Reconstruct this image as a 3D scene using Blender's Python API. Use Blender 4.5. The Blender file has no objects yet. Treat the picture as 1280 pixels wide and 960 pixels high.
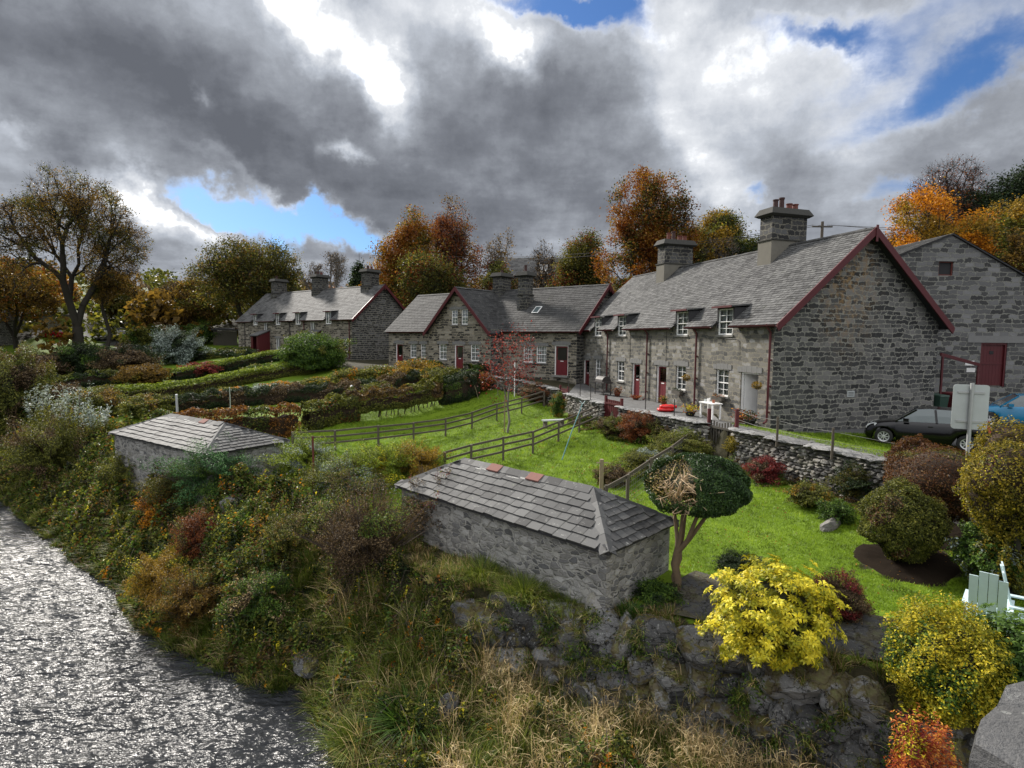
import bpy, math
import numpy as np
from mathutils import Matrix, Vector
rad = math.radians
SC = bpy.context.scene
COL = SC.collection
# ------------------------------------------------------------ camera
F, PIT, ROLL, CZ = 715.0, .077, .010, 3.45
cam = bpy.data.cameras.new('camera')
cam.sensor_width = 36; cam.lens = F / 1280 * 36; cam.clip_start = .1; cam.clip_end = 3000
camo = bpy.data.objects.new('camera', cam); COL.objects.link(camo)
camo.matrix_world = Matrix.Translation((0, 0, CZ)) @ Matrix.Rotation(math.pi/2 - PIT, 4, 'X') @ Matrix.Rotation(ROLL, 4, 'Z')
SC.camera = camo
SC.view_settings.view_transform = 'Standard'; SC.view_settings.look = 'None'
SC.view_settings.gamma = 1; SC.view_settings.exposure = 1.0
SC.view_settings.use_curve_mapping = False
SC.cycles.max_bounces = 6; SC.cycles.transparent_max_bounces = 12
SC.cycles.diffuse_bounces = 3; SC.cycles.caustics_reflective = False; SC.cycles.caustics_refractive = False
SUN_AZ, SUN_EL = rad(-38), rad(33)      # azimuth from +Y, negative = left
def ray(u, v):
    X = u-640; Y = v-480; cr, sr = math.cos(ROLL), math.sin(ROLL)
    x = (X*cr+Y*sr)/F; uu = -(-X*sr+Y*cr)/F
    c, s = math.cos(PIT), math.sin(PIT)
    return np.array([x, c+uu*s, -s+uu*c])
def dirn(u, v):
    d = ray(u, v); return d/np.linalg.norm(d)
def atd(u, v, y):
    d = ray(u, v); return d*y/d[1]+np.array([0, 0, CZ])
# ------------------------------------------------------------ node helper
class NT:
    def __init__(s, tree): s.t = tree; s.t.nodes.clear()
    def n(s, typ, ins=None, **pr):
        nd = s.t.nodes.new(typ)
        for k, v in pr.items(): setattr(nd, k, v)
        if ins:
            for k, v in ins.items():
                sock = nd.inputs[k]
                if isinstance(v, bpy.types.NodeSocket): s.t.links.new(v, sock)
                else: sock.default_value = v
        return nd
    def m(s, op, a, b=0.0, c=None, clamp=False):
        i = {0: a, 1: b}
        if c is not None: i[2] = c
        return s.n('ShaderNodeMath', i, operation=op, use_clamp=clamp).outputs[0]
    def v(s, op, a, b=None):
        i = {0: a}
        if b is not None: i[1] = b
        nd = s.n('ShaderNodeVectorMath', i, operation=op)
        return nd.outputs['Value'] if op in ('DOT_PRODUCT', 'LENGTH') else nd.outputs[0]
    def sm(s, x, a, b, lo=0.0, hi=1.0):
        return s.n('ShaderNodeMapRange', {0: x, 1: a, 2: b, 3: lo, 4: hi}, interpolation_type='SMOOTHSTEP').outputs[0]
    def noise(s, vec, scale, det=4, rough=.55, out=0):
        return s.n('ShaderNodeTexNoise', {'Vector': vec, 'Scale': scale, 'Detail': det, 'Roughness': rough}).outputs[out]
    def mix(s, f, a, b, bt='MIX'):
        nd = s.n('ShaderNodeMix', None, data_type='RGBA', blend_type=bt)
        for k, v in ((0, f), (6, a), (7, b)):
            if isinstance(v, bpy.types.NodeSocket): s.t.links.new(v, nd.inputs[k])
            else: nd.inputs[k].default_value = (tuple(v)+(1,))[:4] if k else v
        return nd.outputs[2]
    def ramp(s, f, stops, interp='LINEAR'):
        nd = s.n('ShaderNodeValToRGB', {0: f}); cr = nd.color_ramp; cr.interpolation = interp
        while len(cr.elements) < len(stops): cr.elements.new(.5)
        for e, (p, c) in zip(cr.elements, stops):
            e.position = p; e.color = (c, c, c, 1) if isinstance(c, (int, float)) else tuple(c)+(1,)
        return nd.outputs[0]
# ------------------------------------------------------------ world: Nishita sky under broken cloud
W = bpy.data.worlds.new('World'); SC.world = W; W.use_nodes = True
q = NT(W.node_tree)
sky = q.n('ShaderNodeTexSky', sky_type='NISHITA', sun_disc=False, sun_elevation=SUN_EL, sun_rotation=SUN_AZ, altitude=200, air_density=1, dust_density=.6, ozone_density=1.5)
gen = q.n('ShaderNodeTexCoord').outputs['Generated']
dv = q.v('NORMALIZE', gen)
sep = q.n('ShaderNodeSeparateXYZ', {0: dv})
zz = q.m('MAXIMUM', sep.outputs[2], 0.0)
zp = q.m('ADD', zz, .13)
pv = q.n('ShaderNodeCombineXYZ', {0: q.m('DIVIDE', sep.outputs[0], zp), 1: q.m('DIVIDE', sep.outputs[1], zp), 2: 0.0}).outputs[0]
n1 = q.noise(pv, .9, 7, .58); n2 = q.noise(q.v('ADD', pv, (7.3, 2.1, 0)), 2.6, 8, .6); n3 = q.noise(dv, 9, 6, .6)
warp = q.v('SUBTRACT', q.noise(dv, 5.5, 6, .62, 1), (.5, .5, .5))
wd = q.v('ADD', dv, q.n('ShaderNodeVectorMath', {0: warp, 'Scale': .20}, operation='SCALE').outputs[0])
def blob(px, py, sx, sy, ang=0.0):
    d = dirn(px, py); r = np.cross(d, (0, 0, 1)); r /= np.linalg.norm(r); u = np.cross(r, d)
    ca, sa = math.cos(rad(ang)), math.sin(rad(ang)); r2 = r*ca-u*sa; u2 = r*sa+u*ca   # ang clockwise in the view
    o = q.v('SUBTRACT', wd, tuple(d))
    a = q.m('DIVIDE', q.v('DOT_PRODUCT', o, tuple(r2)), sx/715.); b = q.m('DIVIDE', q.v('DOT_PRODUCT', o, tuple(u2)), sy/715.)
    front = q.m('GREATER_THAN', q.v('DOT_PRODUCT', dv, tuple(d)), 0.0)
    return q.m('MULTIPLY', q.m('EXPONENT', q.m('MULTIPLY', q.m('ADD', q.m('MULTIPLY', a, a), q.m('MULTIPLY', b, b)), -1.0)), front)
def total(items, start=0.0):
    s = start
    for w, *b in items: s = q.m('ADD', s, q.m('MULTIPLY', blob(*b), w))
    return s
# gaps of blue between the clouds
gap = total([(.95, 305, 268, 105, 20, 5), (.9, 430, 294, 62, 14, 14), (.75, 690, 2, 90, 16, 8), (.60, 775, 38, 60, 20, 35), (.50, 1235, 62, 140, 28, -12), (.48, 1110, 22, 130, 24, -4), (.36, 1010, 48, 70, 16, 20), (.30, 1060, 92, 70, 14, -20),
             (.36, 1190, 112, 110, 20, -14), (.50, 945, 238, 26, 10, 0), (.45, 1118, 240, 34, 18, 0), (.38, 440, 92, 34, 12, 40), (-1.1, 200, 280, 48, 26, 35), (-.9, 268, 293, 26, 11, 0)])
cov = q.m('ADD', q.m('ADD', q.m('MULTIPLY', q.m('SUBTRACT', n1, .5), .35), q.m('MULTIPLY', q.m('SUBTRACT', n2, .5), .55)), q.m('SUBTRACT', .66, gap))
cover = q.sm(cov, -.12, .46)
edge = q.m('MULTIPLY', q.m('SUBTRACT', 1.0, q.sm(cov, .15, .55)), 1.0)
# thick dark bellies and thin bright places
dark = total([(.75, 120, 130, 300, 75, 14), (.75, 400, 215, 200, 48, 20), (.95, 715, 165, 130, 78, 24), (.30, 80, 30, 220, 60, 10), (.55, 640, 270, 220, 40, 5), (.45, 560, 190, 90, 70, 40), (.20, 1140, 200, 160, 50, -6), (.4, 235, 320, 60, 26, 0), (.2, 960, 190, 60, 40, 30)])
lite = total([(1.0, 385, 15, 80, 24, 42), (1.15, 480, 95, 56, 30, 55), (1.1, 640, 60, 46, 22, 15), (.85, 438, 196, 24, 10, 10), (.5, 15, 160, 24, 12, 0), (1.0, 195, 270, 50, 20, 35), (.55, 240, 130, 10, 8, 0), (.5, 860, 185, 22, 70, -28), (.55, 560, 6, 120, 24, 0),
              (.7, 262, 290, 26, 11, 0), (.34, 840, 60, 120, 50, 35), (.30, 905, 120, 90, 50, 30), (.40, 915, 235, 50, 26, 0), (.26, 1010, 70, 150, 50, 0), (.24, 1050, 150, 180, 50, 0), (.42, 20, 205, 110, 36, 10), (.45, 340, 250, 90, 7, 22), (.45, 490, 290, 60, 6, 16)])
base = q.m('ADD', .42, q.m('MULTIPLY', q.m('SUBTRACT', n1, .5), .35))
n4 = q.noise(q.v('ADD', wd, (3, 5, 1)), 3.4, 8, .62); base = q.m('ADD', base, q.m('MULTIPLY', q.m('SUBTRACT', n4, .5), .75))
base = q.m('ADD', base, q.m('MULTIPLY', q.m('SUBTRACT', n2, .5), .55))
base = q.m('ADD', base, q.m('MULTIPLY', q.m('SUBTRACT', n3, .5), .60))
base = q.m('ADD', base, q.m('MULTIPLY', edge, .20))
base = q.m('SUBTRACT', base, q.m('MULTIPLY', dark, .225))
base = q.m('ADD', base, q.m('MULTIPLY', lite, .52))
ccol = q.ramp(base, [(0, (.075, .081, .095)), (.18, (.112, .120, .138)), (.38, (.185, .198, .222)), (.56, (.28, .30, .335)), (.78, (.44, .455, .48)), (.9, (.70, .71, .72)), (1, (.88, .885, .89))])
ccol = q.n('ShaderNodeVectorMath', {0: ccol, 'Scale': 11.5}, operation='SCALE').outputs[0]
# the unseen sky overhead and behind the viewer is brightened to add fill light
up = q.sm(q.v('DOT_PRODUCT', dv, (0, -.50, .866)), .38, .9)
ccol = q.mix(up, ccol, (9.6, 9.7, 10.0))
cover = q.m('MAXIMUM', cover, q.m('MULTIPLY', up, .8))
blue = q.mix(1.0, sky.outputs[0], (.33, .50, .74), 'MULTIPLY')
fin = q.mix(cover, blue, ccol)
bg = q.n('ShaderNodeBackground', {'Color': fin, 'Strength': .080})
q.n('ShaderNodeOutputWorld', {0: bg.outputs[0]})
W.cycles.sampling_method = 'MANUAL'; W.cycles.sample_map_resolution = 1024
sun = bpy.data.lights.new('sun', 'SUN'); sun.energy = 3.6; sun.angle = rad(8); sun.color = (1, .94, .86)
suno = bpy.data.objects.new('sun', sun); COL.objects.link(suno)
sd = Vector((math.sin(SUN_AZ)*math.cos(SUN_EL), math.cos(SUN_AZ)*math.cos(SUN_EL), math.sin(SUN_EL)))
suno.rotation_euler = sd.to_track_quat('Z', 'Y').to_euler()
# ------------------------------------------------------------ mesh builder
def sn(P, scale, seed, k=7):
    """cheap smooth noise about -1..1 from random sines, P (N,d)"""
    r = np.random.default_rng(seed); P = np.atleast_2d(P); d = P.shape[1]
    D = r.normal(size=(k, d)); D /= np.linalg.norm(D, axis=1)[:, None]
    f = (r.uniform(.6, 1.7, k)*2*np.pi/scale)[:, None]*D
    return np.sin(P@f.T+r.uniform(0, 6.28, k)).sum(1)/math.sqrt(k)*1.1
def unit(v): v = np.asarray(v, float); return v/(np.linalg.norm(v, axis=-1, keepdims=True)+1e-12)
class MB:
    def __init__(s, xf=None): s.V = []; s.Q = []; s.T = []; s.n = 0; s.qm = []; s.tm = []; s.qt = []; s.tt = []; s.xf = xf
    def add(s, V, Q=None, T=None, mat=0, tint=.5):
        V = np.asarray(V, float).reshape(-1, 3)
        if s.xf is not None: V = V@s.xf[:3, :3].T+s.xf[:3, 3]
        if Q is not None and len(Q):
            Q = np.asarray(Q, int).reshape(-1, 4); s.Q.append(Q+s.n); s.qm.append(np.broadcast_to(mat, len(Q))); s.qt.append(np.broadcast_to(tint, len(Q)))
        if T is not None and len(T):
            T = np.asarray(T, int).reshape(-1, 3); s.T.append(T+s.n); s.tm.append(np.broadcast_to(mat, len(T))); s.tt.append(np.broadcast_to(tint if Q is None or np.isscalar(tint) else .5, len(T)))
        s.V.append(V); s.n += len(V); return s
    def hexa(s, v8, mat=0, tint=.5):
        return s.add(v8, [(0, 3, 2, 1), (4, 5, 6, 7), (0, 1, 5, 4), (1, 2, 6, 5), (2, 3, 7, 6), (3, 0, 4, 7)], mat=mat, tint=tint)
    def box(s, x0, x1, y0, y1, z0, z1, mat=0, tint=.5):
        return s.hexa([(x0, y0, z0), (x1, y0, z0), (x1, y1, z0), (x0, y1, z0), (x0, y0, z1), (x1, y0, z1), (x1, y1, z1), (x0, y1, z1)], mat, tint)
    def beam(s, a, b, w, h, mat=0, up=(0, 0, 1), tint=.5):
        a = np.asarray(a, float); b = np.asarray(b, float); d = unit(b-a); r = np.cross(d, up)
        r = unit(r) if np.linalg.norm(r) > 1e-6 else np.array([1., 0, 0]); u = np.cross(r, d)
        r = r*w/2; u = u*h/2
        return s.hexa([a-r-u, a+r-u, b+r-u, b-r-u, a-r+u, a+r+u, b+r+u, b-r+u], mat, tint)
    def poly(s, pts, mat=0, tint=.5):
        pts = np.asarray(pts, float); n = len(pts)
        return s.add(pts, T=[(0, i, i+1) for i in range(1, n-1)], mat=mat, tint=tint)
    def prism(s, pts, off, mat=0, tint=.5):
        """closed solid from a planar convex/star polygon pushed by vector off"""
        a = np.asarray(pts, float); b = a+np.asarray(off, float); n = len(a)
        T = [(0, i+1, i) for i in range(1, n-1)]+[(n, n+i, n+i+1) for i in range(1, n-1)]
        Q = [(i, (i+1) % n, n+(i+1) % n, n+i) for i in range(n)]
        return s.add(np.vstack([a, b]), Q, T, mat=mat, tint=tint)
    def tube(s, pts, r, n=8, mat=0, tint=.5, cap=True):
        pts = np.asarray(pts, float); m = len(pts); r = np.broadcast_to(r, m)
        t = unit(np.gradient(pts, axis=0)); ref = np.array([0, 0, 1.]) if abs(t[0, 2]) < .9 else np.array([1., 0, 0])
        A = np.linspace(0, 2*np.pi, n, endpoint=False); V = []
        for i in range(m):
            x = unit(np.cross(t[i], ref)); y = np.cross(x, t[i])
            V.append(pts[i]+r[i]*(np.cos(A)[:, None]*x+np.sin(A)[:, None]*y))
        V = np.vstack(V); j = np.arange(n); j2 = (j+1) % n
        Q = np.vstack([np.stack([i*n+j, (i+1)*n+j, (i+1)*n+j2, i*n+j2], 1) for i in range(m-1)])
        s.add(V, Q, mat=mat, tint=tint)
        if cap:
            s.add(V[-n:], T=[(0, i+1, i) for i in range(1, n-1)], mat=mat, tint=tint); s.add(V[:n], T=[(0, i, i+1) for i in range(1, n-1)], mat=mat, tint=tint)
        return s
    def lathe(s, c, prof, n=16, mat=0, tint=.5):
        c = np.asarray(c, float); A = np.linspace(0, 2*np.pi, n, endpoint=False)
        V = np.vstack([c+np.stack([r*np.cos(A), r*np.sin(A), np.full(n, z)], 1) for r, z in prof]); j = np.arange(n); j2 = (j+1) % n
        Q = np.vstack([np.stack([i*n+j, i*n+j2, (i+1)*n+j2, (i+1)*n+j], 1) for i in range(len(prof)-1)])
        return s.add(V, Q, mat=mat, tint=tint)
    def cones(s, p0, p1, r0, r1, n=4, mat=0, tint=.5):
        p0 = np.asarray(p0, float); p1 = np.asarray(p1, float); N = len(p0)
        if not N: return s
        d = unit(p1-p0); ref = np.where(np.abs(d[:, 2:3]) < .9, np.array([[0, 0, 1.]]), np.array([[1., 0, 0]]))
        x = unit(np.cross(d, ref)); y = np.cross(x, d); A = np.linspace(0, 2*np.pi, n, endpoint=False)
        ring = np.cos(A)[None, :, None]*x[:, None]+np.sin(A)[None, :, None]*y[:, None]
        V = np.concatenate([p0[:, None]+ring*np.asarray(r0)[:, None, None], p1[:, None]+ring*np.asarray(r1)[:, None, None]], 1)
        j = np.arange(n); j2 = (j+1) % n; q0 = np.stack([j, n+j, n+j2, j2], 1)
        Q = (q0[None]+(np.arange(N)*2*n)[:, None, None]).reshape(-1, 4)
        return s.add(V.reshape(-1, 3), Q, mat=mat, tint=tint if np.isscalar(tint) else np.repeat(tint, n))
    def leaves(s, P, size, tint, rng, asp=.55, up=.35, mat=0, out=None):
        N = len(P)
        if not N: return s
        nrm = rng.normal(size=(N, 3)); nrm = unit(nrm); nrm[:, 2] = np.abs(nrm[:, 2])*(1-up)+up
        if out is not None: nrm = nrm*.75+out
        nrm = unit(nrm); t = unit(np.cross(nrm, rng.normal(size=(N, 3)))); b = np.cross(nrm, t)
        sz = (size*rng.uniform(.65, 1.35, N))[:, None]; w = sz*asp*.5
        V = np.stack([P-t*sz*.5, P+b*w+nrm*sz*.12, P+t*sz*.5-nrm*sz*.08, P-b*w+nrm*sz*.12], 1).reshape(-1, 3)
        return s.add(V, np.arange(4*N).reshape(-1, 4), mat=mat, tint=tint)
    def blades(s, B, h, lean, w, tint, rng, seg=3, droop=.6, mat=0, head=0):
        """arching grass blades. B roots (N,3), h (N,), lean (N,2) horizontal reach relative to h, w width"""
        N = len(B)
        if not N: return s
        u = np.linspace(0, 1, seg+1); L = np.zeros((N, 3)); L[:, :2] = lean
        side = np.cross(L+rng.normal(size=(N, 3))*.15*np.array([1, 1, 0]), (0, 0, 1.)); side = unit(side+rng.normal(size=(N, 3))*.25*[1, 1, .2])
        V = []
        for k in u:
            c = B+(h*(k-droop*.5*k*k*np.clip(np.linalg.norm(lean, axis=1)*1.3, 0, 1)))[:, None]*np.array([0, 0, 1.])+L*h[:, None]*(k**1.7)
            ww = (np.asarray(w)*(1-k)**.6*.5+.0006)[:, None] if np.ndim(w) else (w*(1-k)**.6*.5+.0006)
            V += [c-side*ww, c+side*ww]
        V = np.stack(V, 1); m = 2*(seg+1)
        q0 = np.array([[2*i, 2*i+1, 2*i+3, 2*i+2] for i in range(seg)])
        Q = (q0[None]+(np.arange(N)*m)[:, None, None]).reshape(-1, 4)
        return s.add(V.reshape(-1, 3), Q, mat=mat, tint=tint if np.isscalar(tint) else np.repeat(tint, seg))
    def build(s, name, mats, parent=None, smooth=False, loc=None):
        me = bpy.data.meshes.new(name)
        V = np.vstack(s.V) if s.V else np.zeros((0, 3))
        Q = np.vstack(s.Q) if s.Q else np.zeros((0, 4), int); T = np.vstack(s.T) if s.T else np.zeros((0, 3), int)
        me.vertices.add(len(V)); me.vertices.foreach_set('co', V.astype(np.float32).ravel())
        loops = np.concatenate([Q.ravel(), T.ravel()]).astype(np.int32)
        me.loops.add(len(loops)); me.loops.foreach_set('vertex_index', loops)
        nq, nt = len(Q), len(T); me.polygons.add(nq+nt)
        st = np.concatenate([np.arange(nq)*4, nq*4+np.arange(nt)*3]).astype(np.int32)
        me.polygons.foreach_set('loop_start', st)
        me.polygons.foreach_set('material_index', np.concatenate(s.qm+s.tm+[np.zeros(0)]).astype(np.int32))
        me.polygons.foreach_set('use_smooth', np.full(nq+nt, smooth))
        a = me.attributes.new('tint', 'FLOAT', 'FACE'); a.data.foreach_set('value', np.concatenate(s.qt+s.tt+[np.zeros(0)]).astype(np.float32))
        me.update(calc_edges=True)
        for m in (mats if isinstance(mats, (list, tuple)) else [mats]): me.materials.append(m)
        o = bpy.data.objects.new(name, me); COL.objects.link(o)
        if parent is not None: o.parent = parent
        if loc is not None: o.location = loc
        return o
def tag(o, label=None, cat=None, group=None, kind=None):
    for k, v in (('label', label), ('category', cat), ('group', group), ('kind', kind)):
        if v: o[k] = v
    return o
def empty(name, loc, rz=0, **kw):
    o = bpy.data.objects.new(name, None); COL.objects.link(o); o.location = loc; o.rotation_euler = (0, 0, rz); o.empty_display_size = .2
    return tag(o, **kw)
def copy_tree(o, parent=None):
    c = o.copy(); COL.objects.link(c)
    if parent is not None: c.parent = parent
    for ch in [x for x in COL.objects if x.parent == o]: copy_tree(ch, c)
    return c
def relabel(o, label): o['label'] = label; return o
_ico = {}
def ico(sub):
    if sub not in _ico:
        import bmesh
        bm = bmesh.new(); bmesh.ops.create_icosphere(bm, subdivisions=sub, radius=1)
        _ico[sub] = (np.array([v.co[:] for v in bm.verts]), np.array([[v.index for v in f.verts] for f in bm.faces])); bm.free()
    return _ico[sub]
def rock(mb, c, size, rng, sub=2, cuts=9, rot=None, tint=None, mat=0, tilt=.15):
    V, T = ico(sub); V = V.copy()
    for _ in range(cuts):
        n = unit(rng.normal(size=3)); h = rng.uniform(.55, .85); d = V@n; k = d > h
        V[k] -= np.outer(d[k]-h, n)
    V += .035*np.stack([sn(V, .6, int(rng.integers(1e6))) for _ in range(3)], 1)
    V *= np.asarray(size)*.62
    R = Matrix.Rotation(rng.uniform(0, 6.28) if rot is None else rot+rng.normal()*.12, 3, 'Z') @ Matrix.Rotation(rng.normal()*tilt, 3, 'X') @ Matrix.Rotation(rng.normal()*tilt, 3, 'Y')
    mb.add(V@np.array(R).T+np.asarray(c), T=T, mat=mat, tint=rng.uniform() if tint is None else tint)
# ------------------------------------------------------------ materials
def new_mat(name):
    m = bpy.data.materials.new(name); m.use_nodes = True; return m, NT(m.node_tree)
def finish(q, col, rough=.8, bump=None, bstr=.3, bdist=.02, metal=0.0, spec=.5, extra=None):
    p = q.n('ShaderNodeBsdfPrincipled', {'Base Color': col if isinstance(col, bpy.types.NodeSocket) else (tuple(col)+(1,))[:4], 'Roughness': rough, 'Metallic': metal, 'Specular IOR Level': spec})
    if extra:
        for k, v in extra.items(): p.inputs[k].default_value = v
    if bump is not None:
        b = q.n('ShaderNodeBump', {'Height': bump, 'Strength': bstr, 'Distance': bdist}); q.t.links.new(b.outputs[0], p.inputs['Normal'])
    q.n('ShaderNodeOutputMaterial', {0: p.outputs[0]}); return p
def tintout(q): return q.n('ShaderNodeAttribute', attribute_name='tint').outputs['Fac']
def OC(q): return q.n('ShaderNodeTexCoord').outputs['Object']
def plain(name, c, rough=.6, var=.25, scale=6, metal=0., bump=.15, spec=.5, extra=None):
    m, q = new_mat(name); o = OC(q); n = q.noise(o, scale, 5, .65)
    k = q.m('ADD', 1-var, q.m('MULTIPLY', n, 2*var))
    col = q.mix(1.0, tuple(c), q.n('ShaderNodeCombineXYZ', {0: k, 1: k, 2: k}).outputs[0], 'MULTIPLY')
    finish(q, col, q.m('ADD', rough-.1, q.m('MULTIPLY', n, .2)), q.noise(o, scale*6, 4), bump, .01, metal, spec, extra); return m
def stone_wall(name, stones, mortar, sx=.36, sz=.17, mw=.07, stain=None, rnd=.85):
    m, q = new_mat(name); o = OC(q)
    w = q.v('SUBTRACT', q.noise(o, 2.6, 4, .6, 1), (.5, .5, .5))
    p = q.v('ADD', o, q.n('ShaderNodeVectorMath', {0: w, 'Scale': .14}, operation='SCALE').outputs[0])
    p = q.v('MULTIPLY', p, (1/sx, 1/sx, 1/sz))
    vc = q.n('ShaderNodeTexVoronoi', {'Vector': p, 'Scale': 1.0, 'Randomness': rnd}, feature='F1')
    ve = q.n('ShaderNodeTexVoronoi', {'Vector': p, 'Scale': 1.0, 'Randomness': rnd}, feature='DISTANCE_TO_EDGE')
    cell = q.n('ShaderNodeSeparateColor', {0: vc.outputs['Color']})
    rub = q.noise(o, 9, 4, .7)
    e = q.m('ADD', ve.outputs['Distance'], q.m('MULTIPLY', q.m('SUBTRACT', rub, .5), .12))
    mask = q.sm(e, mw*.55, mw*1.5)
    fine = q.noise(o, 28, 5, .75)
    sc = q.ramp(q.m('ADD', q.m('MULTIPLY', cell.outputs[0], .75), q.m('MULTIPLY', fine, .35)), stones)
    big = q.noise(o, .55, 4, .6)
    mc = q.mix(big, tuple(np.array(mortar)*.62), tuple(np.array(mortar)*1.18))
    col = q.mix(mask, mc, sc)
    k = q.m('ADD', .62, q.m('MULTIPLY', fine, .76)); col = q.mix(1.0, col, q.n('ShaderNodeCombineXYZ', {0: k, 1: k, 2: k}).outputs[0], 'MULTIPLY')
    lich = q.m('MULTIPLY', q.sm(q.noise(o, 5.5, 6, .75), .60, .68), .45); col = q.mix(lich, col, (.42, .42, .38))
    if stain:
        (cx, cy, cz, r), sc2 = stain
        dd = q.v('LENGTH', q.v('MULTIPLY', q.v('SUBTRACT', o, (cx, cy, cz)), (1., 1., .55)))
        col = q.mix(q.m('MULTIPLY', q.m('MULTIPLY', q.sm(dd, r, 0), q.sm(q.noise(o, 3.5, 5, .7), .45, .62)), .6), col, sc2)
    hgt = q.m('ADD', q.m('MULTIPLY', q.m('MULTIPLY', mask, q.m('ADD', .5, cell.outputs[1])), 1.0), q.m('MULTIPLY', fine, .35))
    finish(q, col, .85, hgt, .9, .035, spec=.35); return m
def coursed(name, stones, mortar, bw=.42, bh=.19, ms=.022, stain=None):
    m, q = new_mat(name); o = OC(q); sp = q.n('ShaderNodeSeparateXYZ', {0: o}); h = q.m('ADD', sp.outputs[0], sp.outputs[1])
    nz = q.n('ShaderNodeSeparateColor', {0: q.noise(o, 1.1, 3, .6, 1)}); nf = q.n('ShaderNodeSeparateColor', {0: q.noise(o, 7, 4, .65, 1)})
    z = q.m('ADD', q.m('ADD', sp.outputs[2], q.m('MULTIPLY', q.m('SUBTRACT', nz.outputs[0], .5), .35)), q.m('MULTIPLY', q.m('SUBTRACT', nf.outputs[0], .5), .19))
    x = q.m('ADD', q.m('ADD', h, q.m('MULTIPLY', q.m('SUBTRACT', nz.outputs[1], .5), .8)), q.m('MULTIPLY', q.m('SUBTRACT', nf.outputs[1], .5), .24))
    br = q.n('ShaderNodeTexBrick', {'Vector': q.n('ShaderNodeCombineXYZ', {0: x, 1: z, 2: 0.0}).outputs[0], 'Color1': (0, 0, 0, 1), 'Color2': (1, 1, 1, 1), 'Mortar': (.5, .5, .5, 1), 'Scale': 1.0, 'Mortar Size': ms, 'Mortar Smooth': .35, 'Bias': 0.0, 'Brick Width': bw, 'Row Height': bh}, offset=.37, offset_frequency=2, squash=1.7, squash_frequency=3)
    fine = q.noise(o, 26, 5, .75); big = q.noise(o, .55, 4, .6)
    cell = q.n('ShaderNodeSeparateColor', {0: br.outputs['Color']}).outputs[0]
    mask = q.m('SUBTRACT', 1.0, br.outputs['Fac']); gap = q.sm(q.m('ADD', mask, q.m('MULTIPLY', q.m('SUBTRACT', fine, .5), .5)), .25, .75)
    sc = q.ramp(q.m('ADD', q.m('MULTIPLY', cell, .75), q.m('MULTIPLY', fine, .35)), stones)
    col = q.mix(gap, q.mix(big, tuple(np.array(mortar)*.6), tuple(np.array(mortar)*1.2)), sc); k = q.m('ADD', .55, q.m('MULTIPLY', fine, .9)); col = q.mix(1.0, col, q.n('ShaderNodeCombineXYZ', {0: k, 1: k, 2: k}).outputs[0], 'MULTIPLY')
    col = q.mix(q.m('MULTIPLY', q.sm(q.noise(o, 5.5, 6, .75), .60, .68), .5), col, (.42, .42, .38))
    if stain:
        (cx, cy, cz, r), sc2 = stain; dd = q.v('LENGTH', q.v('MULTIPLY', q.v('SUBTRACT', o, (cx, cy, cz)), (1., 1., .55))); col = q.mix(q.m('MULTIPLY', q.m('MULTIPLY', q.sm(dd, r, 0), q.sm(q.noise(o, 3.5, 5, .7), .45, .62)), .6), col, sc2)
    finish(q, col, .85, q.m('ADD', gap, q.m('MULTIPLY', fine, .45)), .9, .04, spec=.35); return m
G3 = lambda v, r=1., g=1., b=1.: (v*r, v*g, v*b)
M = {}
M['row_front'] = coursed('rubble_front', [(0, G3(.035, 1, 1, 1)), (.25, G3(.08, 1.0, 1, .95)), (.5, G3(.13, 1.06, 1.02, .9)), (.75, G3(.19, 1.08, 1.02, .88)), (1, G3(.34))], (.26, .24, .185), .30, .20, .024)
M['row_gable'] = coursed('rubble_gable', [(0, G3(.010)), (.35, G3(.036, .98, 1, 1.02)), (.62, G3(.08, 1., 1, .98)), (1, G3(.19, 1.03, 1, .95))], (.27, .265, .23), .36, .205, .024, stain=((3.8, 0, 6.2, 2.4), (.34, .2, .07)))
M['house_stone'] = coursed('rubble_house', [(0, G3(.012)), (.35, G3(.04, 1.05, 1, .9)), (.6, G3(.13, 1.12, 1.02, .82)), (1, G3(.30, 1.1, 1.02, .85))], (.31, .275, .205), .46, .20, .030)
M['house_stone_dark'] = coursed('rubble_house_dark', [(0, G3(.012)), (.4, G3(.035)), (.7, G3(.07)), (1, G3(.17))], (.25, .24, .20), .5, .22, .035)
M['barn_stone'] = coursed('rubble_barn', [(0, G3(.02)), (.35, G3(.055)), (.6, G3(.10)), (1, G3(.22))], (.23, .23, .2), .44, .24, .026)
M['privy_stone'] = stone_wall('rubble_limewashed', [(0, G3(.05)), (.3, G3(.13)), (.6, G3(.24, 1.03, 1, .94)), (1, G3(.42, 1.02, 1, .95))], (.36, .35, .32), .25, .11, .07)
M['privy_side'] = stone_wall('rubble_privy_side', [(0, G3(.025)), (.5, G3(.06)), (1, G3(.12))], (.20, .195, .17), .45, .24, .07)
M['chimney_stone'] = coursed('chimney_blocks', [(0, G3(.012)), (.4, G3(.03)), (.7, G3(.055)), (1, G3(.11))], (.17, .16, .13), .38, .24, .03)
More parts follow.
